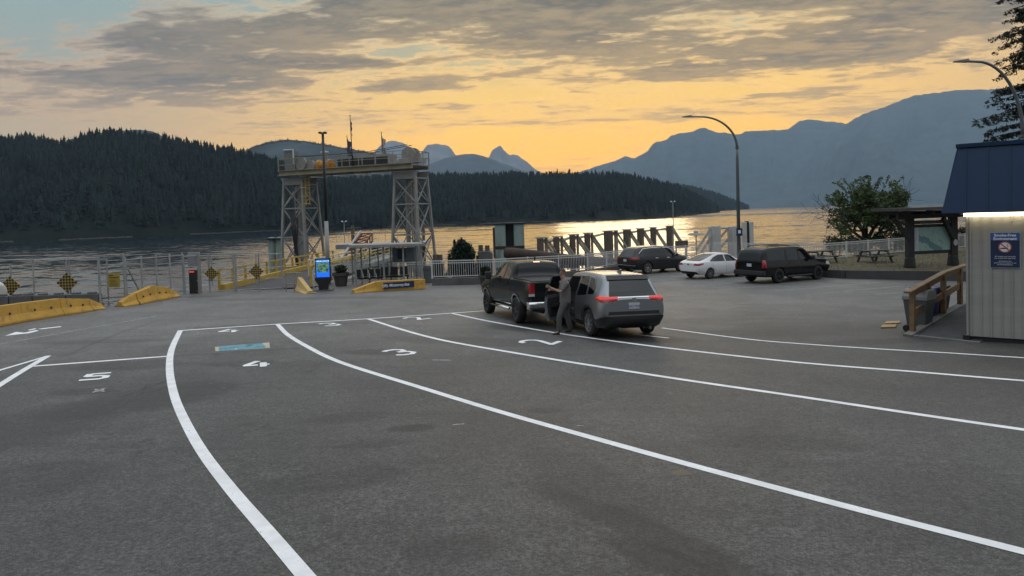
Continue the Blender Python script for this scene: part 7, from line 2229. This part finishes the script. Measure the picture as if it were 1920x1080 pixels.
# ================================================================== the driver standing at the open door
def skinned(name, nodes, edges, m, parent, root=0, sub=2):
    """nodes: name -> (x, y, z, rx, ry)"""
    keys = list(nodes); ix = {k: i for i, k in enumerate(keys)}
    me = bpy.data.meshes.new(name)
    me.from_pydata([nodes[k][:3] for k in keys], [(ix[a], ix[b]) for a, b in edges], [])
    o = bpy.data.objects.new(name, me); COL.objects.link(o)
    o.modifiers.new('skin', 'SKIN')
    sk = me.skin_vertices[0].data
    for k in keys:
        n = nodes[k]; sk[ix[k]].radius = (n[3], n[4] if len(n) > 4 else n[3]); sk[ix[k]].use_root = (ix[k] == root)
    s = o.modifiers.new('sub', 'SUBSURF'); s.levels = sub; s.render_levels = sub
    dg = bpy.context.evaluated_depsgraph_get(); dg.update()
    out = bpy.data.meshes.new_from_object(o.evaluated_get(dg)); out.name = name
    bpy.data.objects.remove(o); bpy.data.meshes.remove(me)
    out.materials.clear(); out.materials.append(m)
    out.polygons.foreach_set('use_smooth', [True] * len(out.polygons))
    q = bpy.data.objects.new(name, out); COL.objects.link(q); q.parent = parent
    return q

def person():
    p = P(1060, 626)
    root = thing('person', 'standing man in grey T-shirt and dark trousers holding the open car door', 'person', p)
    SKIN = mat('skin', (.33, .20, .145), .55, 0, .05, 8)
    SHIRT = mat('grey_shirt', (.15, .135, .125), .9, 0, .16, 7, bump=.3, bscale=18)
    TROU = mat('dark_trousers', (.082, .082, .078), .9, 0, .16, 6, bump=.3, bscale=14)
    SHOE = mat('shoe_leather', (.018, .016, .015), .6, 0, .1)
    HAIR = mat('short_hair', (.075, .048, .028), .8, 0, .25, 40)
    L = dict
    hand = Vector((-.455, -.20, 1.335))
    n = {
        'pelvis': (.02, .02, .95, .10, .10), 'waist': (.025, .02, 1.10, .095, .095), 'chest': (.03, .01, 1.30, .105, .105), 'upper': (.02, .01, 1.43, .08, .08), 'neck': (-.005, 0, 1.52, .052, .054), 'skull0': (-.035, -.005, 1.60, .060, .058),
        'skull1': (-.035, -.005, 1.675, .080, .074), 'skull2': (-.025, -.005, 1.745, .072, .066), 'crown': (-.02, -.005, 1.79, .035, .035),
        'nose': (-.118, -.055, 1.665, .014, .013), 'chin': (-.085, -.035, 1.585, .03, .03),
        'shL': (.03, -.185, 1.425, .052, .052), 'elL': (-.115, -.29, 1.185, .043, .043), 'wrL': (-.375, -.22, 1.305, .026, .03), 'palmL': (-.435, -.205, 1.34, .022, .04),
        'shR': (.0, .19, 1.425, .052, .052), 'elR': (-.10, .26, 1.18, .043, .043), 'wrR': (-.30, .13, 1.20, .026, .03), 'palmR': (-.36, .10, 1.215, .022, .038),
        'hipL': (-.02, -.075, .86, .07, .07), 'kneeL': (-.165, -.13, .50, .055, .055), 'ankL': (-.175, -.10, .09, .04, .038), 'toeL': (-.31, -.15, .035, .03, .035),
        'hipR': (.05, .09, .86, .07, .07), 'kneeR': (.075, .14, .49, .055, .055), 'ankR': (.185, .24, .10, .04, .038), 'toeR': (.07, .20, .035, .03, .035),
    }
    e = [('pelvis', 'waist'), ('waist', 'chest'), ('chest', 'upper'), ('upper', 'neck'), ('neck', 'skull0'), ('skull0', 'skull1'), ('skull1', 'skull2'), ('skull2', 'crown'), ('skull1', 'nose'), ('skull0', 'chin'),
         ('upper', 'shL'), ('shL', 'elL'), ('elL', 'wrL'), ('wrL', 'palmL'), ('upper', 'shR'), ('shR', 'elR'), ('elR', 'wrR'), ('wrR', 'palmR'),
         ('pelvis', 'hipL'), ('hipL', 'kneeL'), ('kneeL', 'ankL'), ('ankL', 'toeL'), ('pelvis', 'hipR'), ('hipR', 'kneeR'), ('kneeR', 'ankR'), ('ankR', 'toeR')]
    # fingers: four curling over the top of the door, thumb on the near side
    for side, base, dirn in (('L', Vector(n['palmL'][:3]), Vector((-1, .12, .15))), ('R', Vector(n['palmR'][:3]), Vector((-1, -.3, -.2)))):
        dirn.normalize()
        for k, (ln, off) in enumerate(((.062, -.030), (.072, -.010), (.068, .011), (.052, .030))):
            a = base + Vector((-.028, off * .5, off * .85)); b = a + dirn * ln * .5 + Vector((0, .01, .004)); c = b + Vector((-.012, .030, -.020)) * (ln / .07); 
            n[f'f{side}{k}a'] = (*a, .0095, .0095); n[f'f{side}{k}b'] = (*b, .0085, .0085); n[f'f{side}{k}c'] = (*c, .0075, .0075)
            e += [('palm' + side, f'f{side}{k}a'), (f'f{side}{k}a', f'f{side}{k}b'), (f'f{side}{k}b', f'f{side}{k}c')]
        t0 = base + Vector((.0, -.035, .015)); t1 = t0 + Vector((-.035, -.012, .032)); t2 = t1 + Vector((-.015, .004, .028))
        n[f't{side}0'] = (*t0, .013, .013); n[f't{side}1'] = (*t1, .0105, .0105); n[f't{side}2'] = (*t2, .009, .009)
        e += [('palm' + side, f't{side}0'), (f't{side}0', f't{side}1'), (f't{side}1', f't{side}2')]
    skinned('body', n, e, SKIN, root)
    g = lambda k, r0, r1=None: (*n[k][:3], r0, r1 or r0)
    sh = {'hem': (.02, .02, .82, .19, .19), 'waist': (.03, .02, 1.08, .165, .165), 'chest': (.03, .01, 1.28, .172, .172), 'upper': (.02, .01, 1.43, .135, .135), 'collar': (.0, 0, 1.50, .07, .07),
          'shL': g('shL', .098), 'slL': (-.05, -.25, 1.285, .068, .066), 'slL2': (-.095, -.278, 1.215, .066, .064), 'shR': g('shR', .098), 'slR': (-.055, .23, 1.29, .068, .066), 'slR2': (-.085, .25, 1.215, .066, .064)}
    skinned('shirt', sh, [('waist', 'hem'), ('waist', 'chest'), ('chest', 'upper'), ('upper', 'collar'), ('upper', 'shL'), ('shL', 'slL'), ('slL', 'slL2'), ('upper', 'shR'), ('shR', 'slR'), ('slR', 'slR2')], SHIRT, root, 1)
    tr = {'top': (.02, .02, 1.02, .15, .15), 'pelvis': (.02, .02, .94, .165, .165), 'low': (.02, .02, .86, .15, .15), 'hipL': (-.03, -.085, .80, .108, .108), 'kneeL': (-.165, -.13, .50, .082, .082), 'shinL': (-.17, -.12, .28, .078, .078), 'cuffL': (-.172, -.10, .085, .082, .08),
          'hipR': (.055, .11, .80, .108, .108), 'kneeR': (.078, .14, .49, .082, .082), 'shinR': (.125, .19, .28, .078, .078), 'cuffR': (.18, .235, .09, .082, .08)}
    skinned('trousers', tr, [('top', 'pelvis'), ('pelvis', 'low'), ('low', 'hipL'), ('hipL', 'kneeL'), ('kneeL', 'shinL'), ('shinL', 'cuffL'), ('low', 'hipR'), ('hipR', 'kneeR'), ('kneeR', 'shinR'), ('shinR', 'cuffR')], TROU, root)
    for a, b_ in (('ankL', 'toeL'), ('ankR', 'toeR')):
        A, B = Vector(n[a][:3]), Vector(n[b_][:3]); d = (B - A); d.z = 0; d.normalize()
        s = {'heel': (*(A - d * .045 + Vector((0, 0, -.045))), .042, .05), 'mid': (*(A + d * .06 + Vector((0, 0, -.045))), .044, .05), 'ball': (*(A + d * .13 + Vector((0, 0, -.058))), .038, .036), 'tip': (*(A + d * .195 + Vector((0, 0, -.062))), .030, .026), 'top': (*(A + Vector((0, 0, .01))), .046, .046)}
        skinned('shoe', s, [('heel', 'mid'), ('mid', 'ball'), ('ball', 'tip'), ('heel', 'top')], SHOE, root)
    # hair, eyes, ears, mouth: the face is turned over the shoulder towards the camera
    f = Vector((-.80, -.60, 0)).normalized(); s = Vector((-f.y, f.x, 0)); c = Vector((-.032, -.005, 1.70))
    hm_ = MB(); vs = []; fs = []; NU, NV = 14, 7
    for j in range(NV + 1):
        th = math.pi * .56 * j / NV
        for i in range(NU):
            a = 2 * math.pi * i / NU
            fr = max(0, math.cos(a)); lim = 1 - .42 * fr * (j / NV)
            t = th * lim
            vs.append(c + f * (math.cos(a) * math.sin(t) * .094) + s * (math.sin(a) * math.sin(t) * .086) + Vector((0, 0, math.cos(t) * .112)) - f * .008)
    for j in range(NV):
        for i in range(NU): fs.append((j * NU + i, j * NU + (i + 1) % NU, (j + 1) * NU + (i + 1) % NU, (j + 1) * NU + i))
    hm_.add(vs, fs).build('hair', HAIR, root, smooth=True)
    for k in (-1, 1):
        q = MB().lathe([(0, -.010), (.011, -.005), (.013, 0), (.011, .005), (0, .010)], tuple(c + f * .068 + s * (k * .030) + Vector((0, 0, -.018))), 'z', 8); q.build('eye', mat('eye_dark', (.02, .016, .014), .3, 0, 0), root, smooth=True)
        q = MB().beam(c + f * .076 + s * (k * .030 - .016) + Vector((0, 0, .004)), c + f * .076 + s * (k * .030 + .016) + Vector((0, 0, .004)), .012, .008); q.build('eyebrow', HAIR, root)
        q = MB().lathe([(0, -.028), (.012, -.015), (.015, .005), (.010, .024), (0, .03)], tuple(c + s * (k * .078) - f * .004 + Vector((0, 0, -.03))), 'z', 8); q.build('ear', SKIN, root, smooth=True)
    MB().beam(c + f * .078 + s * -.022 + Vector((0, 0, -.083)), c + f * .078 + s * .022 + Vector((0, 0, -.083)), .012, .010).build('mouth', mat('lips', (.22, .10, .08), .6, 0, 0), root)
    root.rotation_euler = (0, 0, R(0))
person()
